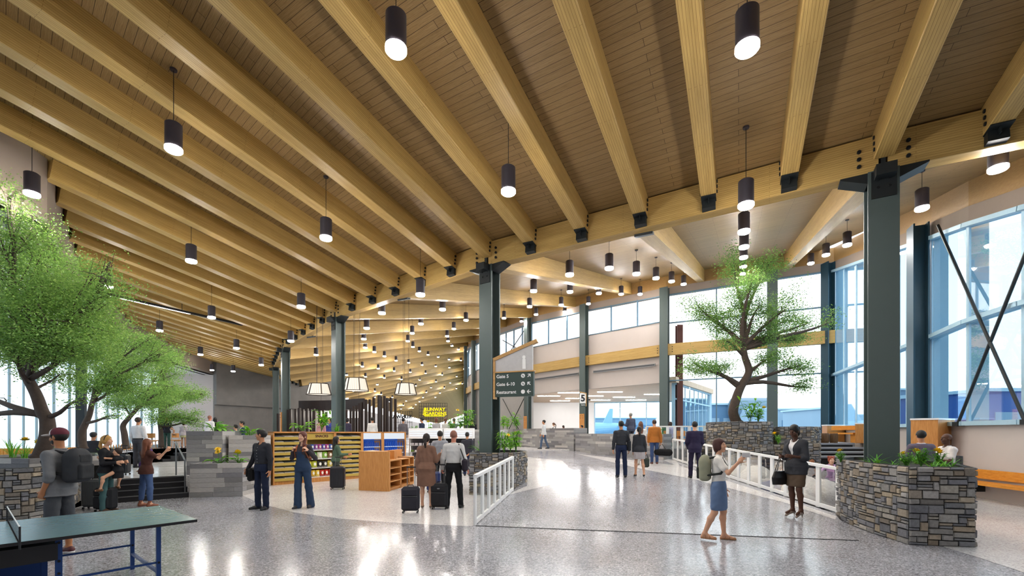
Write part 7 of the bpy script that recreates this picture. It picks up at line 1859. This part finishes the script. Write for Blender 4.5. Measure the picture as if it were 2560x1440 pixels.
t, J = person('man in orange brown jacket and jeans carrying a black duffel', rampfoot(1636, 1160), -4*DEG, 1.80, False, 'light', ('crew', '3a261c'), [('suit', 'a8682c', 'long', -.10, .022)], ('jeans', '384c74'), ('shoe', '5a2e24'), dict(uaR=(.25, -.02, -1), faR=(.1, .05, -1), curlR=1.3), .012, 0)
hp_ = wpos(t, J.wrR+J.hdR*.09); q = thing('duffel_bag', 'black duffel bag in the hand of the man in the orange jacket', 'bag', (hp_.x+.05, hp_.y, hp_.z-.50), 0, 'bags carried by people')
f = Field(.014); f.cap((-.2, 0, .17), (.26, 0, .16), .14, .15, .05); V, Q = f.mesh(.003); mesh_from(V, Q, 'body', cloth('bag_black', '141416'), q); strap(q, [(hp_.x-.13, hp_.y, hp_.z-.24), (hp_.x-.03, hp_.y, hp_.z), (hp_.x+.04, hp_.y, hp_.z), (hp_.x+.2, hp_.y, hp_.z-.24)], .011, M_black)
t, J = person('man in dark purple suit seen from behind at the long railing', rampfoot(1737, 1196), -10*DEG, 1.80, False, 'light', ('crew', '0f0d10'), [('suit', '28223c', 'long', -.16, .022)], ('trousers', '241f36'), ('shoe', '151418'), dict(uaL=(-.2, .1, -1), faL=(.3, .5, -.8), uaR=(.2, .1, -1), faR=(-.3, .5, -.8), thL=(-.07, .06, -1), skL=(-.02, .0, -1), thR=(.09, -.06, -1), skR=(.02, -.1, -1)), .011, 0)
# selfie woman
t, J = person('woman in white t-shirt and denim skirt holding up a phone', fl(1797, 1350), -118*DEG, 1.65, True, 'light', ('bob', '3a1512'), [('tee', 'd6d2cc', 'short', .0, .018)], ('skirt', '5a6e8e', .50), ('sandal', 'a0714e'),
    dict(uaR=(.40, .52, -.66), faR=(-.02, .66, .80), curlR=1.0, hdR=(-.1, .6, .75), uaL=(-.22, .05, -1), faL=(-.05, .25, -1), thR=(.06, -.14, -1), skR=(.02, -.42, -1), thL=(-.02, .16, -1), skL=(-.02, .02, -1), head=(-.35, .03), fyR=-.1), .007, 1)
hp_ = wpos(t, J.wrR+J.hdR*.125); fc = Vector((-math.sin(t.rotation_euler.z), math.cos(t.rotation_euler.z), 0))
q = thing('phone', 'pale phone held up by the woman in the denim skirt', 'phone', hp_, math.atan2(fc.y, fc.x)); rbox(q, 'case', (0.02, 0, .015), (.11, .009, .074), plain('phone_pale', 'b9b7b8', .3), .004); m = MB(); m.box((.02, .0052, .015), (.10, .001, .066)); m.build('screen', plain('phone_screen', '8d9aa6', .1), q)
backpack('olive grey backpack on the woman holding the phone', t, J, '8b8c78', .14, .24, .11, '2c2e2c')
# woman in dark blazer
t, J = person('woman in dark blazer and brown skirt looking at her wrist', rampfoot(1990, 1294), 112*DEG, 1.78, True, 'dark', ('sleek', '100d0d'), [('tee', 'd9d6d6', 'none', .0, .010), ('blazer', '37383d', 'roll', -.17, .030)], ('skirt', '5a4a3c', .62), ('heel', '8a7a70'),
    dict(uaL=(-.18, .05, -1), faL=(.32, .95, .12), uaR=(.2, .1, -1), faR=(-.30, .92, .08), curlL=.6, curlR=1.0, head=(.12, -.42), thL=(-.02, .10, -1), skL=(0, -.14, -1), thR=(.03, .0, -1), skR=(0, -.10, -1), heel=.06), .007, 1)
hp_ = wpos(t, J.elR+(J.wrR-J.elR)*.75); q = thing('handbag', 'black handbag hanging from the forearm of the woman in the blazer', 'bag', (hp_.x-.05, hp_.y, hp_.z-.56), 20*DEG, 'bags carried by people')
f = Field(.010); f.loft((0, 0, 0), np.array((1., 0, 0)), np.array((0, 1., 0)), np.array((0, 0, 1.)), [(.0, .17, .07, 0), (.14, .19, .075, 0), (.27, .13, .045, 0)], .02); V, Q = f.mesh(.001); mesh_from(V, Q, 'body', plain('leather_black', '121216', .35), q)
for sg in (-1, 1): strap(q, [(hp_.x-.05-.07, hp_.y+sg*.03, hp_.z-.30), (hp_.x-.03, hp_.y+sg*.02, hp_.z+.01), (hp_.x+.03, hp_.y+sg*.02, hp_.z+.01), (hp_.x-.05+.09, hp_.y+sg*.03, hp_.z-.30)], .007, M_black, 'handle')
# children and bean bags behind the long railing
person('girl with red hair buns and lilac top behind the railing', pl(2078, 10.9, 0), 165*DEG, 1.15, True, 'pale', ('buns', '8a3a1e'), [('tee', 'b58fb8', 'long', -.08)], ('trousers', '8a8aa0'), ('shoe', '2a2a30'), dict(uaR=(.7, .3, -.4), faR=(.5, .5, -.6)), .010, 1)
person('child in dark sleeves waving behind the woman in the blazer', pl(2030, 11.4, 0), 150*DEG, 1.10, False, 'brown', ('crew', '1a1410'), [('tee', '1f1f24', 'long', -.08)], ('trousers', '3a3a46'), ('shoe', '2a2a30'), dict(uaL=(-.8, .2, -.2), faL=(-.5, .2, .9), curlL=.2), .011)
person('child in red top sitting on the floor behind the railing', pl(1955, 12.6, 0), 160*DEG, 1.25, False, 'light', ('crew', '5a3420'), [('tee', 'a82a24', 'short', -.05)], ('trousers', '2c3a6a'), ('shoe', '2a2a30'), dict(pelvis=.22, thL=(-.35, .9, .1), skL=(.5, .5, -.4), thR=(.35, .9, .1), skR=(-.5, .5, -.4), uaL=(-.2, .4, -1), faL=(.3, .9, .1), uaR=(.2, .4, -1), faR=(-.3, .9, .1), head=(0, -.2)), .011)
M_bean = cloth('bean_bag_cloth', 'c9c4be', bump=.3)
for i, (px, Y, r, lab) in enumerate([(1895, 13.6, .55, 'pale bean bag left of the child in red'), (2010, 11.2, .5, 'pale bean bag behind the legs of the woman in the blazer'), (2062, 10.4, .48, 'pale bean bag in front of the girl with hair buns'), (1850, 15.2, .5, 'pale bean bag at the far end behind the railing')]):
    f = Field(.022); f.ell((0, 0, r*.55), (r, r, r*.58), None, .1); f.ell((0, .1, r*.85), (r*.6, r*.6, r*.5), None, .2); f.ell((0, 0, -.5), (2, 2, .5), None, .02, 's'); V, Q = f.mesh(.006)
    b = mesh_from(V, Q, 'bean_bag', M_bean, None); b.location = pl(px, Y, 0); tag(b, lab, 'bean bag', 'bean bags of the play area')
for i, (px, Y, c, cn) in enumerate([(1935, 12.9, '2c3a6a', 'navy')]):
    f = Field(.02); f.ell((0, 0, .16), (.42, .36, .2), None, .1); f.ell((0, 0, -.5), (2, 2, .5), None, .02, 's'); V, Q = f.mesh(.004); b = mesh_from(V, Q, 'floor_cushion', cloth('cushion_'+c, c), None); b.location = pl(px, Y, 0); tag(b, 'navy floor cushion beside the child in red', 'cushion')
# two sitting men
SIT = dict(thL=(-.12, .97, -.1), skL=(0, .05, -1), thR=(.12, .97, -.1), skR=(0, .05, -1))
def chair(kind, label, p, yaw, sh, col, group, cat='chair', mat=None):
    t = thing('chair', label, cat, p, yaw, group); mt = mat or plain('chair_'+col, col, .5)
    m = MB(); m.bbox((0, 0, sh-.02), (.44, .44, .05), .015); m.build('seat', mt, t)
    m = MB()
    for k in range(9):
        a0, a1 = (-.5+k/9)*1.6, (-.5+(k+1)/9)*1.6
        for a, b in ((a0, a1),): p0, p1 = (.25*math.sin(a), -.02-.22*math.cos(a)), (.25*math.sin(b), -.02-.22*math.cos(b)); m.bar((p0[0], p0[1], sh+.27), (p1[0], p1[1], sh+.27), .025, .26)
    m.build('backrest', mt, t)
    for sx in (-1, 1):
        for sy in (-1, 1): m = MB(); m.tube([(sx*.2, sy*.2, 0), (sx*.17, sy*.17, sh-.04)], .014, 7); m.build('leg', M_black if not mat else mat, t)
        m = MB(); m.tube([(sx*.18, -.18, sh-.03), (sx*.19, -.2, sh+.15)], .012, 6); m.build('back_post', M_black if not mat else mat, t)
    return t
p1_, p2_ = pl(2303, 10.0, 0), pl(2368, 10.3, 0)
t, J = person('dark haired man in grey violet suit sitting with his back to the viewer', p1_, -20*DEG, 1.78, False, 'tan', ('crew', '100d0c'), [('shirt', 'd0ccd0', 'none'), ('suit', '5f5868', 'long', -.12, .02)], ('trousers', '35323c'), ('shoe', '151418'), dict(SIT, pelvis=.98, uaL=(-.25, .3, -1), faL=(.2, .9, .1), uaR=(.25, .3, -1), faR=(-.1, .9, .1)), .010)
chair('bar', 'high chair under the man in the violet suit', p1_, -20*DEG, .88, '4a4a50', 'high chairs at the right')
t, J = person('bald man in white polo shirt sitting and facing left', p2_, 80*DEG, 1.76, False, 'dark', ('none', '1a1412'), [('polo', 'd4d0ce', 'short', -.04, .018)], ('trousers', 'b8b4b0'), ('shoe', '151418'), dict(SIT, pelvis=.92, uaL=(-.2, .35, -1), faL=(.25, .95, .12), uaR=(.2, .4, -1), faR=(-.2, .95, .12), curlL=.5), .009, 1)
chair('bar', 'high grey chair under the bald man in the polo shirt', p2_, 80*DEG, .82, '4a4a50', 'high chairs at the right')
tb = thing('high_table', 'small high table between the two sitting men', 'table', pl(2332, 10.65, 0)); m = MB(); m.lathe([(.001, 1.0), (.32, 1.0), (.32, 1.03), (.001, 1.03)], 24); m.build('top', M_white, tb); m = MB(); m.cyl((0, 0, 0.02), (0, 0, 1.0), .03); m.build('pole', M_grey, tb); m = MB(); m.lathe([(.001, 0), (.25, 0), (.25, .02), (.001, .02)], 20); m.build('base', M_grey, tb)
# left platform people
t, J = person('person in dark cap and jacket sitting on the slat bench', pl(233, 15.0, P1), 10*DEG, 1.75, False, 'tan', ('crew', '15110f'), [('jacket', '2a2b31', 'long', -.1, .025)], ('trousers', '26272c'), ('shoe', '1b1b1d'), dict(thL=(-.12, .97, -.1), thR=(.12, .97, -.1), pelvis=.46), .014)
f = Field(.010); f.ell(headp(J, 0, -.01, .05), np.array((.095, .115, .085))*J.s, J.Rh, .01); f.ell(headp(J, 0, 0, -.05), np.array((.3, .3, .085))*J.s, J.Rh, .004, 's'); V, Q = f.mesh(); mesh_from(V, Q, 'cap', M_black, t)
person('man in white shirt and grey trousers seen from behind under the trees', pl(345, 15.9, P1), -3*DEG, 1.79, False, 'tan', ('crew', '2a1a12'), [('shirt', 'd2d0d4', 'long', .03, .02)], ('trousers', '3b3b42'), ('shoe', '1b1b1d'), dict(uaL=(-.3, .05, -1), faL=(.0, .35, -1), uaR=(.3, .05, -1), faR=(.0, .35, -1)), .012)
t, J = person('woman in black top and teal trousers carrying a child near the glass wall', pl(417, 24.6, P2), 20*DEG, 1.72, True, 'light', ('pony', 'a07a44'), [('tee', '22232a', 'long', -.05)], ('trousers', '3d5a52'), ('shoe', '2a2420'), dict(uaL=(-.2, .2, -1), faL=(.3, .9, .2), uaR=(.3, .3, -1), faR=(-.2, .9, .2)), .015)
person('small child on the arm of the woman near the glass wall', pl(426, 24.3, P2+.65), -60*DEG, .95, True, 'light', ('bob', 'a8803c'), [('tee', '1c1c20', 'long', -.2)], None, ('shoe', '4a3a30'), dict(thL=(-.3, .6, -.6), thR=(.3, .6, -.6), pelvis=.55), .014)
person('girl in white jacket and yellow skirt at the head of the upper steps', pl(459, 25., P2), 15*DEG, 1.52, True, 'light', ('bob', '3a1f18'), [('tee', 'c8bec4', 'long', -.10, .02)], ('fullskirt', 'c4bf8c', P2*0+.62), ('boot', '6a5a58'), {}, .014)
person('bald man in white shirt with a shoulder bag behind the tall board planter', pl(524, 21.5, P2), -8*DEG, 1.72, False, 'ruddy', ('stubble', '8a5a4a'), [('shirt', 'd8d6d8', 'long', -.04, .02)], ('trousers', '22232a'), ('shoe', '1b1b1d'), {}, .014)
person('dark haired woman right of the bald man behind the tall planter', pl(538, 22.6, P2), -5*DEG, 1.66, True, 'tan', ('long', '120e0d'), [('tee', '2b2428', 'long')], ('trousers', '2b2428'), ('shoe', '1b1b1d'), {}, .015)
person('man in navy suit standing before the charcoal wall', pl(606, 20.5, P1), 130*DEG, 1.78, False, 'tan', ('short', '12100e'), [('shirt', 'd8d6d8', 'none'), ('suit', '1f2848', 'long', -.14, .022)], ('trousers', '1f2848'), ('shoe', '1b1b1d'), {}, .014)
t, J = person('person in teal holding a paper behind the long board planter', pl(590, 18.6, P1), 75*DEG, 1.58, True, 'light', ('short', '1c1512'), [('tee', '23604f', 'long')], ('trousers', '2b2c33'), ('shoe', '1b1b1d'), dict(uaL=(-.2, .3, -1), faL=(.2, .9, .05), uaR=(.2, .3, -1), faR=(-.2, .9, .05)), .014)
hp_ = wpos(t, (J.wrL+J.wrR)/2+J.v*.12); q = thing('paper', 'white paper in the hands of the person in teal', 'paper', hp_, t.rotation_euler.z); m = MB(); m.bbox((0, .02, .02), (.30, .22, .006), .002, 0, Matrix.Rotation(.5, 3, 'X')); m.build('sheet', M_white, q)
# restaurant guests behind shelves and coolers
G = [(868, 23.0, 'woman in dark plaid seen between the dark slats', 'bob', '1a1412', '3a3648', True, 0), (931, 22.5, 'person in white top right of the third column above the shelves', 'short', '15110f', 'd6d4d2', False, 20), (824, 22.2, 'person in bright blue left of the third column', 'pony', '2a1c14', '3b3f9c', True, 160),
     (803, 21.8, 'person with pinkish top above the snack shelf', 'bob', '5a3a2a', 'b88a8c', True, 180), (1008, 23.5, 'man in grey shirt at the left end of the food coolers', 'short', '17130f', '6a666c', False, 10), (1055, 22.6, 'man in navy shirt looking left under the neon sign', 'short', '14110f', '2a3248', False, 75),
     (1091, 22.8, 'woman in grey with brown bob under the neon sign', 'bob', '6a4030', 'a8a6a8', True, 0), (1114, 23.4, 'person in white top right under the neon sign', 'bun', '6a4434', 'd8d6d4', True, 0), (1135, 23.8, 'person in violet grey with raised arms at the restaurant', 'short', '4a3830', '6a6478', False, 0), (1181, 24.5, 'person in black at the far columns', 'short', '15110f', '1f1f24', False, 10)]
for px, Y, lab, hk, hcol, tc_, fem, yw in G:
    po = dict(uaL=(-.8, .3, -.1), faL=(.6, .3, .8), uaR=(.8, .3, -.1), faR=(-.6, .3, .8)) if 'raised' in lab else {}
    person(lab, pl(px, Y, .80), yw*DEG, 1.72, fem, 'tan', (hk, hcol), [('tee', tc_, 'long')], ('trousers', '2a2a30'), ('shoe', '1b1b1d'), po, .016, 0, 'person', 'guests of the restaurant')
slab('floor_restaurant', [(-12, 21.2), (-1.6, 21.2), (-.9, 24.5), (-3.2, 33), (-3.5, 50), (-19, 50), (-14, 30)], .80, M_floorL, .8)
# suitcases near the left man
suitcase('grey ribbed suitcase behind the man in the cap', fl(237, 1271), 15*DEG, .62, .42, .26, '55585a', .45, False)
suitcase('black soft suitcase with oval badge behind the table tennis table', fl(265, 1278), 2*DEG, .48, .38, .24, '202226', .40, True, True)
suitcase('dark upright suitcase on the platform behind the blond woman', pl(305, 13.2, P1), 10*DEG, .56, .38, .24, '23262c', .25, False)
# loose chairs
for i, (px, Y, yw, lab) in enumerate([(376, 24, .3, 'wooden cafe chair left of the farthest left tree'), (392, 26, -.4, 'second wooden cafe chair near the glass wall'), (436, 27, .9, 'wooden cafe chair right of the farthest left tree'), (446, 25.5, 2.2, 'wooden cafe chair before the girl in the white jacket')]):
    chair('cafe', lab, pl(px, Y, P2), yw, .46, 'wood', 'wooden cafe chairs', mat=M_oak)
M_grn = plain('green_chair_paint', '1f6a4c', .5)
for px, Y, lab, yw in ((1757, 20.6, 'green slat garden chair left of the round stone planter', .6), (1668, 23.5, 'green slat garden chair behind the upper railing', -.5)):
    t = thing('garden_chair', lab, 'chair', pl(px, Y, 1.0), yw, 'green garden chairs')
    for k in range(7): x = -.24+.08*k; m = MB(); m.bar((x, -.25, .3), (x*1.1, -.55, 1.0-abs(k-3)*.03), .07, .02, (0, 1, 0)); m.build('back_slat', M_grn, t)
    m = MB(); m.bar((0, .3, .42), (0, -.25, .3), .56, .03); m.build('seat', M_grn, t)
    for sx in (-1, 1):
        m = MB(); m.bar((sx*.32, .35, .6), (sx*.32, -.4, .6), .12, .025); m.build('armrest', M_grn, t)
        m = MB(); m.bar((sx*.3, .28, 0), (sx*.3, .28, .6), .09, .03); m.build('leg', M_grn, t); m = MB(); m.bar((sx*.3, -.45, 0), (sx*.3, -.1, .4), .09, .03); m.build('leg', M_grn, t)
for i, (px, Y) in enumerate(((1660, 21.8), (1685, 22.0), (1700, 21.6))):
    chair('deck', 'wooden chair on the deck behind the upper railing, %s' % ['left one', 'middle one', 'right one'][i], pl(px, Y, 1.0), .4+i, .45, 'wood', 'wooden deck chairs', mat=M_oak)
person('person in patterned top sitting on the deck behind the upper railing', pl(1676, 21.4, 1.0), 30*DEG, 1.65, True, 'light', ('bob', '2a1c14'), [('tee', '9a98b0', 'short')], ('trousers', '3a3a4a'), ('shoe', '1b1b1d'), dict(SIT, pelvis=.52), .016)
# ------------------------------------------------------------------ apron and buildings outside
s = NT('apron_concrete'); o_ = s.coords(); s.bsdf(s.ramp(s.noise(o_, .05, 5), [(.3, '8fa3b0'), (.7, 'b3c2cb')]), .9); M_apron = s.m
m = MB(); m.add([(-400, -200, -.35), (400, -200, -.35), (400, 600, -.35), (-400, 600, -.35)], [(0, 1, 2, 3)]); o = struct(m.build('ground_apron', M_apron))
M_b1 = plain('blue_grey_cladding', '7f9bb0', .6, .1, .08, .2); M_b2 = plain('steel_blue_cladding', '4f7494', .5, .1, .1, .2); M_b3 = plain('deep_blue_cladding', '1f4f96', .4, .1, .1, .2)
def block(label, px0, px1, ytop, Y, dep, mat, roofm=None):
    x0, x1 = xat(px0, Y), xat(px1, Y); zt = zat(ytop, Y); t = thing('airport_building', label, 'building', ((x0+x1)/2, Y+dep/2, -.35), 0, 'airport buildings outside the windows')
    m = MB(); m.box((0, 0, zt/2+.17), (x1-x0, dep, zt+.35)); m.build('wall', mat, t)
    m = MB(); m.box((0, 0, zt+.45), (x1-x0+.5, dep+.5, .25)); m.build('roof', roofm or M_mullL, t)
    n = max(2, int((x1-x0)/4))
    for k in range(n): m = MB(); m.box((-(x1-x0)/2+(k+.5)*(x1-x0)/n, -dep/2-.03, zt*.55+.35), ((x1-x0)/n*.7, .06, zt*.25)); m.build('window', M_b2 if mat is M_b1 else M_b1, t)
block('blue grey building outside, left of the tree trunk', 1768, 1838, 1012, 60, 12, M_b2)
block('long pale blue building outside the window right of the tree', 1946, 2064, 1024, 82, 14, M_b1)
block('blue building outside behind the tall side windows', 2110, 2170, 1018, 62, 14, M_b1)
block('blue building outside the window just right of the nearest column', 2228, 2305, 975, 64, 12, M_b2)
block('steel blue building outside left of the big cross brace', 2350, 2450, 985, 47, 10, M_b1)
block('deep blue building outside at the right edge of the picture', 2470, 2700, 978, 34, 10, M_b3)
block('pale building seen through the gate lounge windows', 1480, 1640, 1046, 135, 14, M_b1)
Y = 58; x0, x1 = xat(1838, Y), xat(1915, Y); t = thing('jet_bridge', 'grey jet bridge with a rounded roof behind the right tree trunk', 'jet bridge', ((x0+x1)/2, Y, -.35))
zt = zat(1018, Y)
m = MB(); m.bbox((0, 0, zt*.5+.9), (x1-x0, 3.4, zt-.9), .4); m.build('cabin', M_b1, t); m = MB(); m.tube([(-(x1-x0)/2-.3, 0, zt+.1), ((x1-x0)/2+.3, 0, zt+.1)], 1.5, 16); m.build('rounded_roof', M_mull, t)
for sx in (-1, 1): m = MB(); m.cyl((sx*(x1-x0)*.3, 0, 0), (sx*(x1-x0)*.3, 0, 1.5), .3); m.build('support', M_grey, t)
M_tail = plain('tail_pale', 'd5dde2', .4, 0, .04, .3)
def tail(label, pts, Y, mat):
    p = [(xat(a, Y), zat(b, Y)) for a, b in pts]; x0 = sum(a for a, b in p)/len(p); t = thing('aircraft', label, 'aircraft', (x0, Y, -.35), 0, 'parked aircraft outside'); n = len(p)
    m = MB(); m.add([(a-x0, -.25, b+.35) for a, b in p]+[(a-x0, .25, b+.35) for a, b in p], [tuple(range(n)), tuple(reversed(range(n, 2*n)))]+[(i, n+i, n+(i+1) % n, (i+1) % n) for i in range(n)]); m.build('tail_fin', mat, t)
    zb = min(b for a, b in p)+.35; m = MB(); m.tube([(-12, 0, zb-1.4), (-6, 0, zb-1.2), (2, 0, zb-.7), (6, 0, zb-.2)], [1.9, 1.9, 1.2, .3], 16); m.build('fuselage', mat, t)
    m = MB(); m.box((3, 0, zb-.3), (1.6, 7, .15)); m.build('tailplane', mat, t)
    m = MB(); m.cyl((-8, 0, 0), (-8, 0, zb-2.5), .3); m.build('landing_gear', M_grey, t)
tail('pale aircraft tail outside, right of the right tree', [(1990, 1030), (2028, 978), (2048, 978), (2044, 1030)], 112, M_tail)
tail('blue aircraft tail seen through the gate lounge windows', [(1505, 1062), (1524, 1022), (1532, 1022), (1530, 1062)], 120, plain('tail_blue', '8fb3cc', .4, 0, .05, .3))
p = OW[8]+Vector((1.0, .5)); t = steel_column((p.x, p.y), 0, -.35, 8.6, 'rust red steel column outside between the gate opening and the tree window', .36, .36, head=False, mat=plain('rust_red_steel', '5a2a20', .6, .1, .1, 4), group='steel columns along the facade')
# ------------------------------------------------------------------ daylight, exposure
w = bpy.data.worlds.new('sky'); SC.world = w; w.use_nodes = True
nt = w.node_tree; nt.nodes.clear()
out = nt.nodes.new('ShaderNodeOutputWorld'); bg = nt.nodes.new('ShaderNodeBackground')
tc = nt.nodes.new('ShaderNodeTexCoord'); sx = nt.nodes.new('ShaderNodeSeparateXYZ'); rp = nt.nodes.new('ShaderNodeValToRGB')
nt.links.new(tc.outputs['Generated'], sx.inputs[0])
mr = nt.nodes.new('ShaderNodeMapRange'); mr.inputs['From Min'].default_value = -.05; mr.inputs['From Max'].default_value = .6
nt.links.new(sx.outputs['Z'], mr.inputs['Value']); nt.links.new(mr.outputs[0], rp.inputs[0])
e = rp.color_ramp.elements
e[0].position = 0; e[0].color = (.92, .96, 1, 1); e[1].position = 1; e[1].color = (.80, .90, 1, 1)
ns = nt.nodes.new('ShaderNodeTexNoise'); ns.inputs['Scale'].default_value = 2.2; ns.inputs['Detail'].default_value = 5
mp = nt.nodes.new('ShaderNodeMapping'); mp.inputs['Scale'].default_value = (1, 1, 3); nt.links.new(tc.outputs['Generated'], mp.inputs[0]); nt.links.new(mp.outputs[0], ns.inputs['Vector'])
mx = nt.nodes.new('ShaderNodeMix'); mx.data_type = 'RGBA'; mx.inputs[7].default_value = (1, 1, 1, 1)
nt.links.new(ns.outputs['Fac'], mx.inputs[0]); nt.links.new(rp.outputs[0], mx.inputs[6]); nt.links.new(mx.outputs[2], bg.inputs[0])
bg.inputs[1].default_value = 1.35
nt.links.new(bg.outputs[0], out.inputs[0])
vs_ = SC.view_settings
SC.display_settings.display_device = 'sRGB'
vs_.view_transform = 'Standard'; vs_.look = 'None'; vs_.gamma = 1.0; vs_.use_curve_mapping = False; vs_.exposure = 1.25
